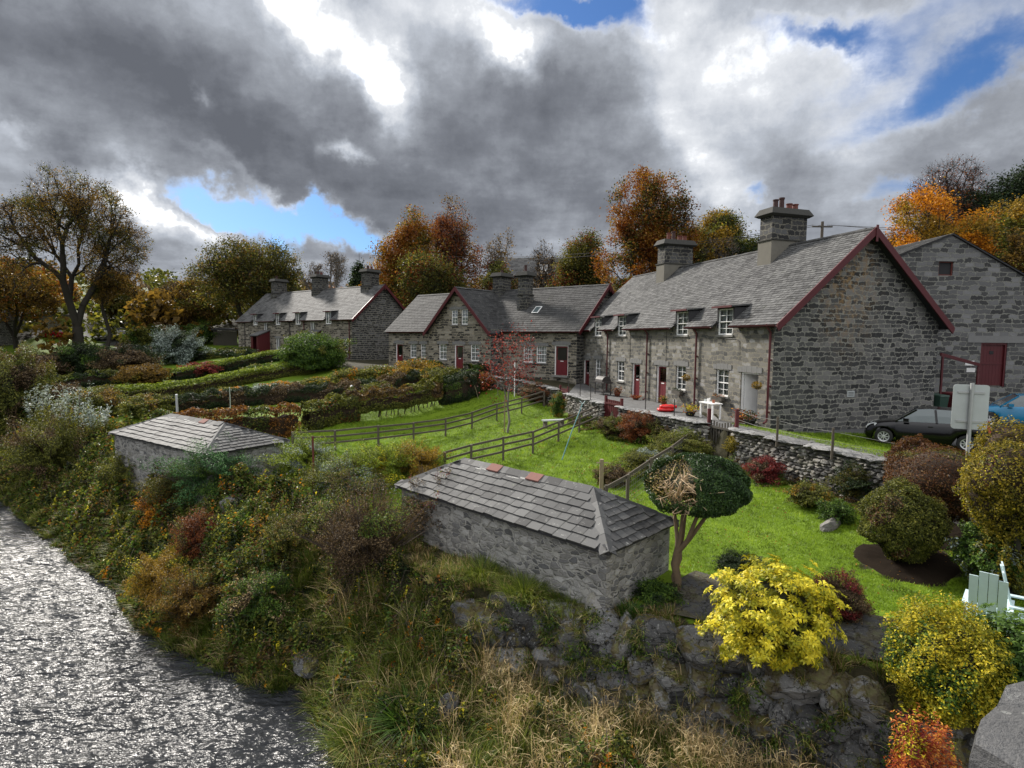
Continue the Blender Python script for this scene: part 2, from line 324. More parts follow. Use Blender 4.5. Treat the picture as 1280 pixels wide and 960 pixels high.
def slate_mat(name, lo, hi, rough=.42, lichen=.35, warm=0.):
    m, q = new_mat(name); o = OC(q); t = tintout(q)
    fine = q.noise(o, 14, 5, .7); big = q.noise(o, .8, 5, .65)
    f = q.m('ADD', q.m('MULTIPLY', t, .70), q.m('ADD', q.m('MULTIPLY', fine, .35), q.m('MULTIPLY', big, .25)))
    col = q.ramp(f, [(.1, G3(lo, 1, .99, .97)), (.5, G3((lo+hi)/2, 1, 1.0+warm, 1.0)), (.95, G3(hi, 1., 1.0, .98))])
    col = q.mix(q.m('MULTIPLY', q.sm(q.noise(o, 7, 7, .8), .57, .68), lichen), col, (.44, .44, .41))
    col = q.mix(q.m('MULTIPLY', q.sm(q.noise(o, 2.4, 5, .7), .60, .72), .35), col, (.09, .10, .055))
    finish(q, col, q.m('ADD', rough-.1, q.m('MULTIPLY', fine, .3)), q.m('ADD', fine, q.m('MULTIPLY', q.noise(o, 60, 3), .4)), .35, .01, spec=.22); return m
M['slate_row'] = slate_mat('slate_row', .014, .125, .74, .6)
M['slate_dark'] = slate_mat('slate_dark', .012, .065, .76, .45)
M['slate_privy'] = slate_mat('slate_privy', .016, .12, .68, .55)
M['slate_edge'] = plain('slate_edge', (.03, .03, .032), .9)
M['stone_trim'] = plain('stone_trim', (.20, .195, .18), .85, .3, 4, bump=.5)
M['lintel'] = plain('lintel_stone', (.17, .17, .165), .85, .25, 5, bump=.5)
M['cement'] = plain('cement_render', (.15, .14, .115), .9, .3, 3, bump=.3)
M['cap'] = plain('cap_stone', (.038, .037, .032), .9, .4, 5, bump=.6)
M['pot'] = plain('chimney_pot', (.14, .042, .03), .8, .4, 5)
M['pot_dark'] = plain('chimney_pot_sooty', (.05, .022, .02), .8, .4, 5)
M['oxblood'] = plain('oxblood_paint', (.075, .008, .011), .5, .2, 3, bump=.1)
M['reddoor'] = plain('door_paint', (.12, .010, .015), .45, .2, 3, bump=.1)
M['white'] = plain('white_paint', (.84, .84, .82), .45, .08, 4, bump=.05)
M['curtain'] = plain('curtain', (.76, .77, .76), .9, .12, 5)
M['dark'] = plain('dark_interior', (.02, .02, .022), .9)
M['iron'] = plain('iron', (.035, .03, .028), .6, .3, 8)
M['rust'] = plain('rusty_paint', (.12, .028, .02), .8, .5, 9)
M['wood'] = plain('weathered_wood', (.085, .07, .052), .85, .4, 5, bump=.4)
M['wood_dark'] = plain('dark_wood', (.07, .062, .05), .85, .4, 5, bump=.4)
M['wood_pale'] = plain('pale_wood', (.25, .2, .12), .85, .35, 6, bump=.4)
M['bark'] = plain('bark', (.028, .023, .018), .95, .45, 5, bump=.8)
M['bark_pale'] = plain('bark_pale', (.16, .145, .13), .9, .4, 5, bump=.5)
M['bark_tan'] = plain('cut_stem_wood', (.42, .31, .19), .8, .25, 9, bump=.4)
M['bark_topiary'] = plain('topiary_bark', (.13, .092, .055), .9, .45, 9, bump=.6)
M['twig'] = plain('twig', (.075, .055, .042), .9, .3, 5)
M['metal_grey'] = plain('grey_metal', (.46, .49, .49), .45, .12, 4, metal=.3)
M['wire'] = plain('old_wire', (.16, .16, .15), .6)
M['galv'] = plain('galvanised', (.42, .43, .43), .5, .15, 4, metal=.5)
M['plastic_green'] = plain('green_plastic', (.02, .05, .035), .5)
M['red_plastic'] = plain('red_plastic', (.55, .02, .02), .35, .1)
M['teal'] = plain('teal_pole', (.03, .16, .17), .5)
M['paleblue'] = plain('pale_blue_paint', (.52, .64, .66), .5, .12, 7, bump=.2)
M['terracotta'] = plain('terracotta', (.30, .10, .05), .85, .3)
M['brick_red'] = plain('ridge_brick', (.19, .085, .068), .9, .35, 12, bump=.4)
M['lime'] = plain('lime_mortar', (.55, .54, .51), .9, .25, 8, bump=.4)
def glass_mat():
    m, q = new_mat('window_glass')
    fr = q.n('ShaderNodeFresnel', {'IOR': 1.5}); g = q.n('ShaderNodeBsdfGlossy', {'Color': (.9, .92, .95, 1), 'Roughness': .03}); t = q.n('ShaderNodeBsdfTransparent', {'Color': (.75, .78, .78, 1)})
    mx = q.n('ShaderNodeMixShader', {0: q.m('ADD', q.m('MULTIPLY', fr.outputs[0], 1.0), .06, clamp=True), 1: t.outputs[0], 2: g.outputs[0]}); q.n('ShaderNodeOutputMaterial', {0: mx.outputs[0]}); return m
M['glass'] = glass_mat()
def car_paint(name, c):
    m, q = new_mat(name); finish(q, c, .16, spec=.3, extra={'Coat Weight': .35, 'Coat Roughness': .05}); return m
M['car_black'] = car_paint('black_car_paint', (.003, .003, .004)); M['car_blue'] = car_paint('blue_car_paint', (.01, .17, .32)); M['car_white'] = car_paint('white_car_paint', (.72, .74, .75))
M['car_glass'] = plain('car_glass', (.09, .115, .12), .10, .05, spec=.9); M['tyre'] = plain('tyre', (.015, .015, .015), .85); M['rim'] = plain('wheel_rim', (.55, .56, .57), .35, .1, metal=.4)
M['lens'] = plain('headlamp', (.6, .62, .62), .15, .05); M['tail'] = plain('tail_lamp', (.35, .01, .01), .2, .05); M['plate'] = plain('number_plate', (.7, .7, .66), .4, .05)
def leaf_mat(name, stops, trans=.35, rough=.5, nscale=1.6, nvar=.45, spec=.25):
    m, q = new_mat(name); o = OC(q); t = tintout(q)
    f = q.m('ADD', q.m('MULTIPLY', t, 1-nvar*.6), q.m('MULTIPLY', q.m('SUBTRACT', q.noise(o, nscale, 3, .6), .36), nvar*1.5), clamp=True)
    col = q.ramp(f, stops)
    p = q.n('ShaderNodeBsdfPrincipled', {'Base Color': col, 'Roughness': rough, 'Specular IOR Level': spec})
    tr = q.n('ShaderNodeBsdfTranslucent', {'Color': q.mix(1.0, col, (1.25, 1.2, .75), 'MULTIPLY')})
    mx = q.n('ShaderNodeMixShader', {0: trans, 1: p.outputs[0], 2: tr.outputs[0]}); q.n('ShaderNodeOutputMaterial', {0: mx.outputs[0]}); return m
L = {}
def lm(k, *cols, **kw):
    n = len(cols)-1; g = [.45, .85, 1.15, 1.45]; L[k] = leaf_mat('leaf_'+k, [(i/n, tuple(min(.85, v*g[i]) for v in c)) for i, c in enumerate(cols)], **kw)
lm('oak_brown', (.045, .032, .012), (.11, .068, .018), (.18, .11, .025), (.27, .17, .035), trans=.45)
lm('oak_green', (.03, .04, .012), (.065, .075, .018), (.11, .105, .022), (.19, .14, .03), trans=.45)
lm('rust', (.05, .014, .01), (.13, .035, .015), (.22, .07, .02), (.28, .12, .025))
lm('rust_gold', (.16, .035, .012), (.27, .085, .015), (.28, .15, .02), (.14, .13, .02), nscale=.35, nvar=.8)
lm('orange', (.22, .075, .01), (.46, .17, .012), (.62, .27, .02), (.42, .26, .025), nscale=.4, nvar=.6)
lm('gold', (.09, .08, .015), (.22, .15, .02), (.36, .22, .025), (.20, .17, .03), nscale=.5)
lm('olive', (.026, .034, .008), (.075, .09, .016), (.15, .16, .028), (.27, .25, .05))
lm('green', (.016, .04, .008), (.04, .09, .014), (.085, .15, .022), (.16, .22, .035))
lm('bright', (.05, .09, .01), (.12, .18, .015), (.22, .28, .025), (.34, .38, .05))
lm('dark', (.006, .014, .006), (.014, .03, .01), (.03, .05, .016), (.055, .075, .025))
lm('pine', (.008, .02, .012), (.018, .038, .02), (.035, .06, .028), (.06, .08, .035))
lm('silver', (.08, .11, .09), (.15, .19, .17), (.26, .31, .29), (.38, .42, .40), trans=.2)
lm('beech', (.05, .022, .01), (.13, .055, .014), (.23, .10, .022), (.32, .17, .035))
lm('dead', (.025, .016, .010), (.07, .045, .025), (.14, .095, .05), (.26, .19, .11))
lm('yellow', (.10, .13, .01), (.30, .31, .015), (.66, .55, .03), (.75, .70, .08), trans=.3)
lm('lime_yellow', (.09, .11, .01), (.24, .25, .015), (.45, .38, .025), (.60, .46, .04), trans=.3)
lm('maroon', (.05, .008, .01), (.14, .02, .025), (.24, .04, .04), (.30, .08, .05))
lm('redorange', (.22, .03, .025), (.40, .08, .04), (.52, .19, .05), (.6, .40, .07))
lm('topiary_gold', (.05, .06, .008), (.13, .12, .014), (.26, .20, .02), (.36, .27, .03))
lm('topiary_brown', (.03, .014, .008), (.08, .032, .014), (.13, .055, .02), (.12, .09, .02))
lm('grass', (.09, .14, .008), (.125, .21, .010), (.17, .27, .014), (.26, .33, .04), trans=.42)
lm('bankgrass', (.03, .05, .008), (.085, .13, .016), (.19, .22, .04), (.44, .38, .17), trans=.3, nscale=.8, nvar=.5)
lm('straw', (.16, .11, .05), (.32, .23, .11), (.50, .38, .20), (.62, .50, .32), trans=.25)
lm('ivy', (.015, .05, .015), (.04, .12, .035), (.09, .2, .07), (.2, .33, .14), trans=.2)
def core_mat(name, c): return plain(name, c, .95, .4, 3, bump=.8)
M['core_green'] = core_mat('inner_twigs_green', (.022, .026, .012)); M['core_brown'] = core_mat('inner_twigs_brown', (.04, .024, .014))
def rock_mat(name, stops, moss=0., lichen=.5, cr=1.):
    m, q = new_mat(name); o = OC(q); t = tintout(q)
    st = q.v('MULTIPLY', o, (3, 3, 9)); fine = q.noise(st, 3.2, 7, .78)
    col = q.ramp(q.m('ADD', q.m('MULTIPLY', t, .5), q.m('MULTIPLY', fine, .5)), stops)
    col = q.mix(q.m('MULTIPLY', q.sm(q.noise(o, 7, 7, .8), .56, .64), lichen), col, (.50, .50, .48))
    vk = q.n('ShaderNodeTexVoronoi', {'Vector': q.v('ADD', q.v('MULTIPLY', o, (1, 1, 1.6)), q.n('ShaderNodeVectorMath', {0: q.noise(o, 4, 4, .7, 1), 'Scale': .35}, operation='SCALE').outputs[0]), 'Scale': 3.3}, feature='DISTANCE_TO_EDGE').outputs['Distance']
    crack = q.sm(vk, -.04*(1-cr), .035*cr+.0001*(1-cr)); col = q.mix(crack, tuple(np.array([.018, .018, .016])), col)
    col = q.mix(q.m('MULTIPLY', q.sm(q.n('ShaderNodeTexVoronoi', {'Vector': o, 'Scale': 16.0}, feature='F1').outputs['Distance'], .30, .22), q.m('MULTIPLY', q.sm(q.noise(o, 3, 4, .7), .50, .58), lichen)), col, (.46, .47, .44))
    if moss:
        nz = q.n('ShaderNodeSeparateXYZ', {0: q.n('ShaderNodeNewGeometry').outputs['Normal']}).outputs[2]
        mk = q.sm(q.m('ADD', q.m('ADD', q.noise(o, 2.2, 5, .7), q.m('MULTIPLY', nz, .10)), q.m('MULTIPLY', t, .12)), .60, .70)
        col = q.mix(q.m('MULTIPLY', mk, moss), col, q.ramp(q.noise(o, 9, 4), [(.3, (.06, .035, .008)), (.5, (.13, .10, .012)), (.7, (.16, .17, .02))]))
    finish(q, col, .8, q.m('ADD', q.m('ADD', fine, q.m('MULTIPLY', crack, .5)), q.m('MULTIPLY', q.noise(o, 40, 4, .7), .4)), 1.0, .07, spec=.35); return m
M['boulder'] = rock_mat('boulder', [(.2, G3(.04)), (.42, G3(.12)), (.58, G3(.22)), (.8, G3(.38))], .8, .6)
M['drystone'] = rock_mat('dry_stone', [(.2, G3(.05)), (.42, G3(.17, 1.05, 1, .93)), (.6, G3(.32, 1.05, 1, .92)), (.85, G3(.5, 1.03, 1, .95))], .3, .4, 0.)
M['coping'] = rock_mat('coping_slate', [(.2, G3(.16)), (.5, G3(.26)), (.8, G3(.38))], .1, .5)
M['parapet'] = rock_mat('parapet_stone', [(.2, G3(.09)), (.5, G3(.15)), (.8, G3(.22))], 0., .45, 0.)
M['flag'] = rock_mat('flagstone', [(.2, G3(.05)), (.5, G3(.09)), (.8, G3(.15))], .35, .15)
# ------------------------------------------------------------ terrain
U_ = np.array([(19, 2, .9, 1.0, 1.0, 6), (15, 9, .4, 1.2, 1.0, 6), (12.6, 13.0, .1, 1.2, 1.0, 6), (10.7, 15.7, 0, 1.15, 1.0, 6), (8.48, 21.8, 0, 1.1, 1.0, 6), (5.4, 28.7, 0, 1.0, 1.1, 7), (3.3, 36.5, 0, .9, 1.3, 8),
               (.5, 40.2, .5, .7, 1.9, 9), (-4, 43.8, .8, .4, 2.4, 12), (-13, 51, 1.0, .2, 2.9, 15), (-20, 56.5, 1.2, .1, 3.1, 16), (-34, 66, 1.3, .05, 3.2, 16), (-70, 90, 1.5, 0, 3.4, 18), (-200, 170, 2, 0, 4, 20)], float)
E_ = np.array([(10.2, 3.5, 1.5), (7.2, 6.4, 1.6), (6.1, 8.0, 1.6), (5.5, 8.9, 1.6), (4.4, 9.7, 1.6), (2.05, 11.1, 1.5), (.2, 12.0, 1.4), (-1.6, 12.7, .5), (-3.5, 14.5, .5), (-6.5, 17, .3), (-9.5, 19.6, .2), (-15, 24.2, .2), (-21, 29.5, .3), (-29, 35, .4), (-45, 46, .4), (-85, 72, .4), (-220, 150, .4)], float)
R_ = np.array([(4, -8, 0), (-1.0, 3, 0), (-2.4, 8, 0), (-3.1, 10.2, 0), (-4.6, 12.5, 0), (-7.1, 13.3, 0), (-8.7, 14.3, 0), (-11.0, 16.0, 0), (-12.4, 17.6, 0), (-17.9, 21.8, 0), (-25, 27.6, 0), (-45, 40, 0), (-85, 64, 0), (-220, 135, 0)], float)
def pld(P, LN):
    """signed distance to a polyline (positive on its left-hand/river side going near to far) and interpolated attributes"""
    best = np.full(len(P), 1e9); sg = np.zeros(len(P)); A = np.zeros((len(P), LN.shape[1]-2))
    for a, b in zip(LN[:-1], LN[1:]):
        d = b[:2]-a[:2]; t = np.clip(((P-a[:2])@d)/(d@d), 0, 1); c = a[:2]+t[:, None]*d; w = P-c; D = np.hypot(w[:, 0], w[:, 1])
        k = D < best-1e-9; cr = d[0]*(P[:, 1]-a[1])-d[1]*(P[:, 0]-a[0])
        # keep the sign from the segment actually nearest
        best[k] = D[k]; sg[k] = np.sign(cr[k]); A[k] = (a[2:]+t[:, None]*(b[2:]-a[2:]))[k]
    return best*sg, A
def sst(x, a, b): t = np.clip((x-a)/(b-a), 0, 1); return t*t*(3-2*t)
WATER = -4.7
def Hgt(x, y, info=False):
    P = np.stack([np.atleast_1d(x).astype(float), np.atleast_1d(y).astype(float)], 1)
    dU, aU = pld(P, U_); dE, aE = pld(P, E_); dR, _ = pld(P, R_)
    zU, h, drop, ds = aU.T
    g = zU-h-drop*(1-np.exp(-np.maximum(dU, 0)/ds))
    r = np.hypot(P[:, 0], P[:, 1]); az = np.arctan2(P[:, 0], P[:, 1])
    b = np.maximum(-dU, 0)
    back = zU-.35*sst(b, 1.5, 4)*(P[:, 1] < 27)*(P[:, 0] > 9)
    hill = 4.5*sst(r, 88, 130)*(1-sst(az, .0, .4))+9*sst(r, 95, 240)+26*sst(r, 150, 420)*(.8+.25*np.sin(az*5+.6))
    back = back+11*sst(r, 42, 95)*sst(az, .10, .55)+hill; g = g+hill
    z = np.where(dU > 0, g, back)
    z = z+.05*sn(P, 4, 5)*(dU > 1.5)*(dE < -.5)
    t = np.clip(dE/(dE+np.maximum(-dR, 0)+1e-6), 0, 1)
    bank = (g-aE[:, 0]*sst(dE, 0, .35)); bank = bank+(WATER-.12-bank)*t**1.15+.16*sn(P, 2.2, 9)*np.sin(np.pi*t)
    z = np.where(dE > 0, bank, z)
    bed = WATER-.12-.7*sst(dR, 0, 2)+4*sst(dR, 26, 34)+20*sst(dR, 34, 200)
    z = np.where((dR > 0) & (dE > 0), bed, z)
    return (z, dU, dE, dR) if info else z
def gp(u, v, dz=0.0):
    """the point on the ground that the viewer sees at photo position (u, v)"""
    d = ray(u, v); t = np.concatenate([np.arange(5, 60, .05), np.arange(60, 300, .5)]); t = t/d[1]
    P = d[None]*t[:, None]+np.array([0, 0, CZ]); hz = Hgt(P[:, 0], P[:, 1])+dz; k = np.argmax(P[:, 2] < hz)
    if k == 0: k = len(t)-1
    return P[k]
def onground(x, y): return np.array([x, y, Hgt(x, y)[0]])
xs = np.concatenate([np.arange(-900, -120, 30), np.arange(-120, -32, 3), np.arange(-32, 20, .28), np.arange(20, 60, 2), np.arange(60, 900, 30)])
ys = np.concatenate([np.arange(-60, 2, 3), np.arange(2, 46, .28), np.arange(46, 110, 2), np.arange(110, 1500, 30)])
X, Y = np.meshgrid(xs, ys); Z, dU, dE, dR = Hgt(X.ravel(), Y.ravel(), True)
nx, ny = len(xs), len(ys); i = (np.arange(ny-1)[:, None]*nx+np.arange(nx-1)[None]).ravel()
tm = MB().add(np.stack([X.ravel(), Y.ravel(), Z], 1), np.stack([i, i+1, i+1+nx, i+nx], 1))
def terrain_mat():
    m, q = new_mat('terrain_ground'); o = OC(q)
    at = q.n('ShaderNodeSeparateColor', {0: q.n('ShaderNodeAttribute', attribute_name='zone').outputs['Color']})
    n = q.noise(o, 1.1, 6, .7); f = q.noise(o, 14, 5, .75); g = q.noise(o, .35, 3, .5)
    soil = q.ramp(q.m('ADD', q.m('MULTIPLY', n, .6), q.m('MULTIPLY', f, .4)), [(.3, (.010, .010, .005)), (.5, (.028, .026, .012)), (.7, (.06, .05, .025))])
    gr = q.ramp(q.m('ADD', q.m('MULTIPLY', g, .5), q.m('MULTIPLY', f, .5)), [(.3, (.055, .095, .006)), (.5, (.10, .165, .008)), (.7, (.16, .23, .014))])
    fld = q.ramp(q.noise(o, .06, 4, .6), [(.3, (.03, .04, .012)), (.5, (.05, .08, .02)), (.62, (.10, .13, .035)), (.7, (.07, .055, .02))])
    tar = q.ramp(q.m('ADD', q.m('MULTIPLY', n, .5), q.m('MULTIPLY', f, .5)), [(.3, G3(.06)), (.7, G3(.13))])
    wob = q.m('MULTIPLY', q.m('SUBTRACT', q.noise(o, 3, 4, .7), .5), .5)
    col = q.mix(q.sm(q.m('ADD', at.outputs[0], wob), .35, .65), soil, gr)
    col = q.mix(q.sm(q.m('ADD', at.outputs[1], q.m('MULTIPLY', wob, .5)), .4, .6), col, tar)
    col = q.mix(q.sm(at.outputs[2], .3, .8), col, fld)
    finish(q, col, .9, q.m('ADD', n, f), .5, .05, spec=.2); return m
M['terrain'] = terrain_mat()
ter = tag(tm.build('ground', M['terrain'], smooth=True), kind='structure')
x_, y_ = X.ravel(), Y.ravel(); r_ = np.hypot(x_, y_)
BEDS = [tuple(gp(1132, 702)[:2])+(1.02,), tuple(gp(1182, 672)[:2])+(.85,)]
lawn = ((dU > .45) & (dE < -.35) & (x_ > -11.5) & (x_+.45*(y_-27) > -9.5) & (y_ < 41)).astype(float)
lawn += ((dU < 0) & (dU > -9) & (y_ < 24) & (x_+.3*y_ > 16.2) & (x_ < 16.5))
lawn += (dU < 3) & (r_ > 62) & (r_ < 110) & (x_ < -28)
tar = ((dU < 0) & (x_ > 11) & (y_ < 40)).astype(float)*(1-np.clip(lawn, 0, 1)); tar += ((dU < -.5) & (dU > -6) & (x_ < -30) & (y_ > 58) & (y_ < 90))
lawn = np.maximum(lawn, .62*((dU > .5) & (dE < -1.2) & (x_ < -5) & (x_ > -70)))
lawn *= ~((x_ < 2.6) & (dE > -2.4) & (x_ > -4))
fld = sst(r_, 110, 170)
for bx, by, br in BEDS: lawn *= ~(np.hypot(x_-bx, (y_-by)) < br)
ca = ter.data.color_attributes.new('zone', 'FLOAT_COLOR', 'POINT')
ca.data.foreach_set('color', np.stack([np.clip(lawn, 0, 1), np.clip(tar, 0, 1), fld, np.ones(len(x_))], 1).astype(np.float32).ravel())
# ------------------------------------------------------------ river
def water_mat():
    m, q = new_mat('river_water'); o = OC(q)
    mp = q.n('ShaderNodeMapping', {'Vector': o, 'Rotation': (0, 0, rad(-25)), 'Scale': (.55, 1.25, 1)}).outputs[0]
    a = q.noise(mp, .8, 3, .55); b = q.noise(mp, 3.1, 4, .62); c = q.noise(q.v('ADD', mp, (3, 1, 2)), 7, 3, .6)
    rg = q.m('ABSOLUTE', q.m('SUBTRACT', q.noise(q.v('ADD', mp, (9, 4, 1)), 1.9, 3, .5), .5)); h = q.m('ADD', q.m('ADD', q.m('MULTIPLY', a, 2.0), q.m('MULTIPLY', b, .55)), q.m('ADD', q.m('MULTIPLY', c, .08), q.m('MULTIPLY', rg, -1.1)))
    bp = q.n('ShaderNodeBump', {'Height': h, 'Strength': 1.0, 'Distance': .22})
    p = q.n('ShaderNodeBsdfPrincipled', {'Base Color': (.026, .028, .031, 1), 'Roughness': .26, 'IOR': 1.33, 'Specular IOR Level': .24, 'Normal': bp.outputs[0]})
    q.n('ShaderNodeOutputMaterial', {0: p.outputs[0]}); return m
M['water'] = water_mat()
wx = np.concatenate([np.arange(-230, -34, 6), np.arange(-34, 3, .14)]); wy = np.concatenate([np.arange(-20, 3, 2.), np.arange(3, 30, .14), np.arange(30, 150, 4)])
X, Y = np.meshgrid(wx, wy); P = np.stack([X.ravel(), Y.ravel()], 1)
fl = np.stack([P@np.array([.8, -.6])*.45, P@np.array([.6, .8])], 1)
Zw = WATER+.022*sn(fl, 1.6, 1)+.012*sn(fl+.25*np.stack([sn(fl, 2, 3), sn(fl, 2, 4)], 1), .7, 2)+.03*np.abs(sn(fl, 4, 6))
nx, ny = len(wx), len(wy); i = (np.arange(ny-1)[:, None]*nx+np.arange(nx-1)[None]).ravel()
tag(MB().add(np.column_stack([P, Zw]), np.stack([i, i+1, i+1+nx, i+nx], 1)).build('river', M['water'], smooth=True), kind='structure')
# ------------------------------------------------------------ paths
ROW = dict(P=np.array([10.87, 23.84]), yaw=.306)
ru = np.array([-math.sin(.306), math.cos(.306)]); rv = np.array([math.cos(.306), math.sin(.306)])
def strip(name, A, B, mat, dz=.012, n=40, m=8):
    mb = MB(); A = np.asarray(A, float); B = np.asarray(B, float)
    def res(Lp): s = np.r_[0, np.cumsum(np.hypot(*np.diff(Lp, axis=0).T))]; t = np.linspace(0, s[-1], n); return np.stack([np.interp(t, s, Lp[:, 0]), np.interp(t, s, Lp[:, 1])], 1)
    a, b = res(A), res(B); P = (a[:, None]+(b-a)[:, None]*np.linspace(0, 1, m)[None, :, None]).reshape(-1, 2)
    z = Hgt(P[:, 0], P[:, 1])+dz; i = (np.arange(n-1)[:, None]*m+np.arange(m-1)[None]).ravel()
    mb.add(np.column_stack([P, z]), np.stack([i, i+1, i+1+m, i+m], 1), tint=.4); return mb.build(name, mat)
def paving_mat():
    m, q = new_mat('slate_paving'); o = OC(q)
    n = q.noise(o, 2.4, 6, .7); f = q.noise(o, 18, 5, .7)
    v = q.n('ShaderNodeTexVoronoi', {'Vector': o, 'Scale': 1.7}, feature='DISTANCE_TO_EDGE')
    col = q.ramp(q.m('ADD', q.m('MULTIPLY', n, .5), q.m('MULTIPLY', f, .5)), [(.3, G3(.045)), (.5, G3(.10)), (.7, G3(.20))])
    col = q.mix(q.sm(v.outputs['Distance'], 0, .03), (.05, .05, .035), col)
    finish(q, col, .7, q.m('ADD', n, q.sm(v.outputs['Distance'], 0, .04)), .4, .02); return m
M['paving'] = paving_mat()
Pf = lambda a, b: tuple(ROW['P']+ru*a+rv*b)
tag(strip('path', [(12.3, 13.5), (10.75, 15.8), (8.55, 21.9), (5.5, 28.8), (3.5, 36.3)], [(14.6, 15.2), (12.6, 17.6), Pf(-1.4, -.5), Pf(3, -.05), Pf(19.5, -.05)], M['paving']), kind='structure')
tag(strip('garden_path', [gp(690, 735)[:2]*0+(2.6, 11.15), (4.6, 10.1), (6.4, 9.0)], [(4.2, 12.6), (5.4, 11.4), (7.4, 10.2)], M['flag'], .05), kind='structure')
# ------------------------------------------------------------ dry stone walls
def polyline_at(LN, s):
    LN = np.asarray(LN, float); c = np.r_[0, np.cumsum(np.hypot(*np.diff(LN[:, :2], axis=0).T))]
    return np.stack([np.interp(s, c, LN[:, k]) for k in range(LN.shape[1])], -1), c[-1]
def drystone(name, LN, hgt, label, side=1, cat='stone wall', thick=.42, up=.14, seed=1, cop=True, sub=1, bs=(.14, .38), bh=(.07, .17), mat=None, copmat=None, group=None):
    """LN rows x,y,ztop. side=+1: visible face on the left of travel"""
    rng = np.random.default_rng(seed); LN = np.asarray(LN, float); _, tot = polyline_at(LN, 0.); mb = MB()
    z = 0.
    while z < hgt:
        hh = rng.uniform(*bh); s = rng.uniform(-.2, 0)
        while s < tot:
            w = rng.uniform(*bs); c, _ = polyline_at(LN, min(max(s+w/2, 0), tot)); e, _ = polyline_at(LN, min(s+w/2+.05, tot)); f, _ = polyline_at(LN, max(s+w/2-.05, 0))
            d = unit((e-f)[:2]); nrm = np.array([-d[1], d[0]])*side
            h2 = hh*rng.uniform(.8, 1.25)
            p = c[:2]+nrm*(thick/2-.08+rng.normal()*.02)
            rock(mb, (p[0], p[1], c[2]+up-.05-z-hh/2), (w*1.02, .3, h2*1.12), rng, sub, 5, math.atan2(d[1], d[0]), tilt=.08)
            if z < .25: 
                p = c[:2]-nrm*(thick/2-.08); rock(mb, (p[0], p[1], c[2]+up-.05-z-hh/2), (w, .3, h2*1.1), rng, 1, 5, math.atan2(d[1], d[0]))
            s += w*.96
        z += hh*.97
    n = max(2, int(tot/.6)); S = np.linspace(0, tot, n)
    for a, b in zip(S[:-1], S[1:]):
        p, _ = polyline_at(LN, a); q2, _ = polyline_at(LN, b); d = unit((q2-p)[:2]); nn = np.array([-d[1], d[0]])*(thick/2-.12)
        z0, z1 = p[2]+up-.06, q2[2]+up-.06
        mb.hexa([(*(p[:2]-nn), z0-hgt), (*(p[:2]+nn), z0-hgt), (*(q2[:2]+nn), z1-hgt), (*(q2[:2]-nn), z1-hgt), (*(p[:2]-nn), z0), (*(p[:2]+nn), z0), (*(q2[:2]+nn), z1), (*(q2[:2]-nn), z1)], mat=1, tint=.2)
    root = mb.build(name, [mat or M['drystone'], M['slate_edge']])
    if cop:
        cb = MB(); s = 0.
        while s < tot:
            w = rng.uniform(.35, .75); c, _ = polyline_at(LN, min(s+w/2, tot)); e, _ = polyline_at(LN, min(s+w/2+.1, tot)); f, _ = polyline_at(LN, max(s+w/2-.1, 0)); d = unit((e-f)[:2])
            rock(cb, (c[0], c[1], c[2]+up+.0), (w*1.25, (thick+.16)*1.3, .11), rng, 2, 4, math.atan2(d[1], d[0]), tilt=.02); s += w*.98
        cb.build('coping', copmat or M['coping'], root)
    return tag(root, label, cat, group)
drystone('stone_wall', [(14.2, 10.3, .25), (12.6, 13.0, .1), (10.72, 15.7, 0), (8.62, 21.55, 0)], 1.5, 'low dry stone garden wall running from the wooden picket gate towards the brown bush', seed=3)
drystone('stone_wall', [(8.02, 23.0, 0), (5.55, 28.5, 0)], 1.4, 'dry stone wall with white coping between the wooden gate and the near red gate', seed=4)
drystone('stone_wall', [(4.95, 30.2, 0), (3.55, 35.6, 0)], 1.2, 'short dry stone wall with pale coping between the two red gates', seed=5)
drystone('stone_wall', [(3.1, 36.9, .1), (.5, 40.2, .5), (-4, 43.8, .8)], .9, 'pale topped low wall in front of the middle gabled house', seed=6, bs=(.2, .45))
drystone('stone_wall', [(-24.5, 33.4, -1.9), (-29, 36, -1.8), (-36, 40.5, -1.7), (-48, 49, -1.5)], .9, 'rough grey field wall at the far left by the river', seed=7, bs=(.3, .7), bh=(.12, .25), cop=False, thick=.6)
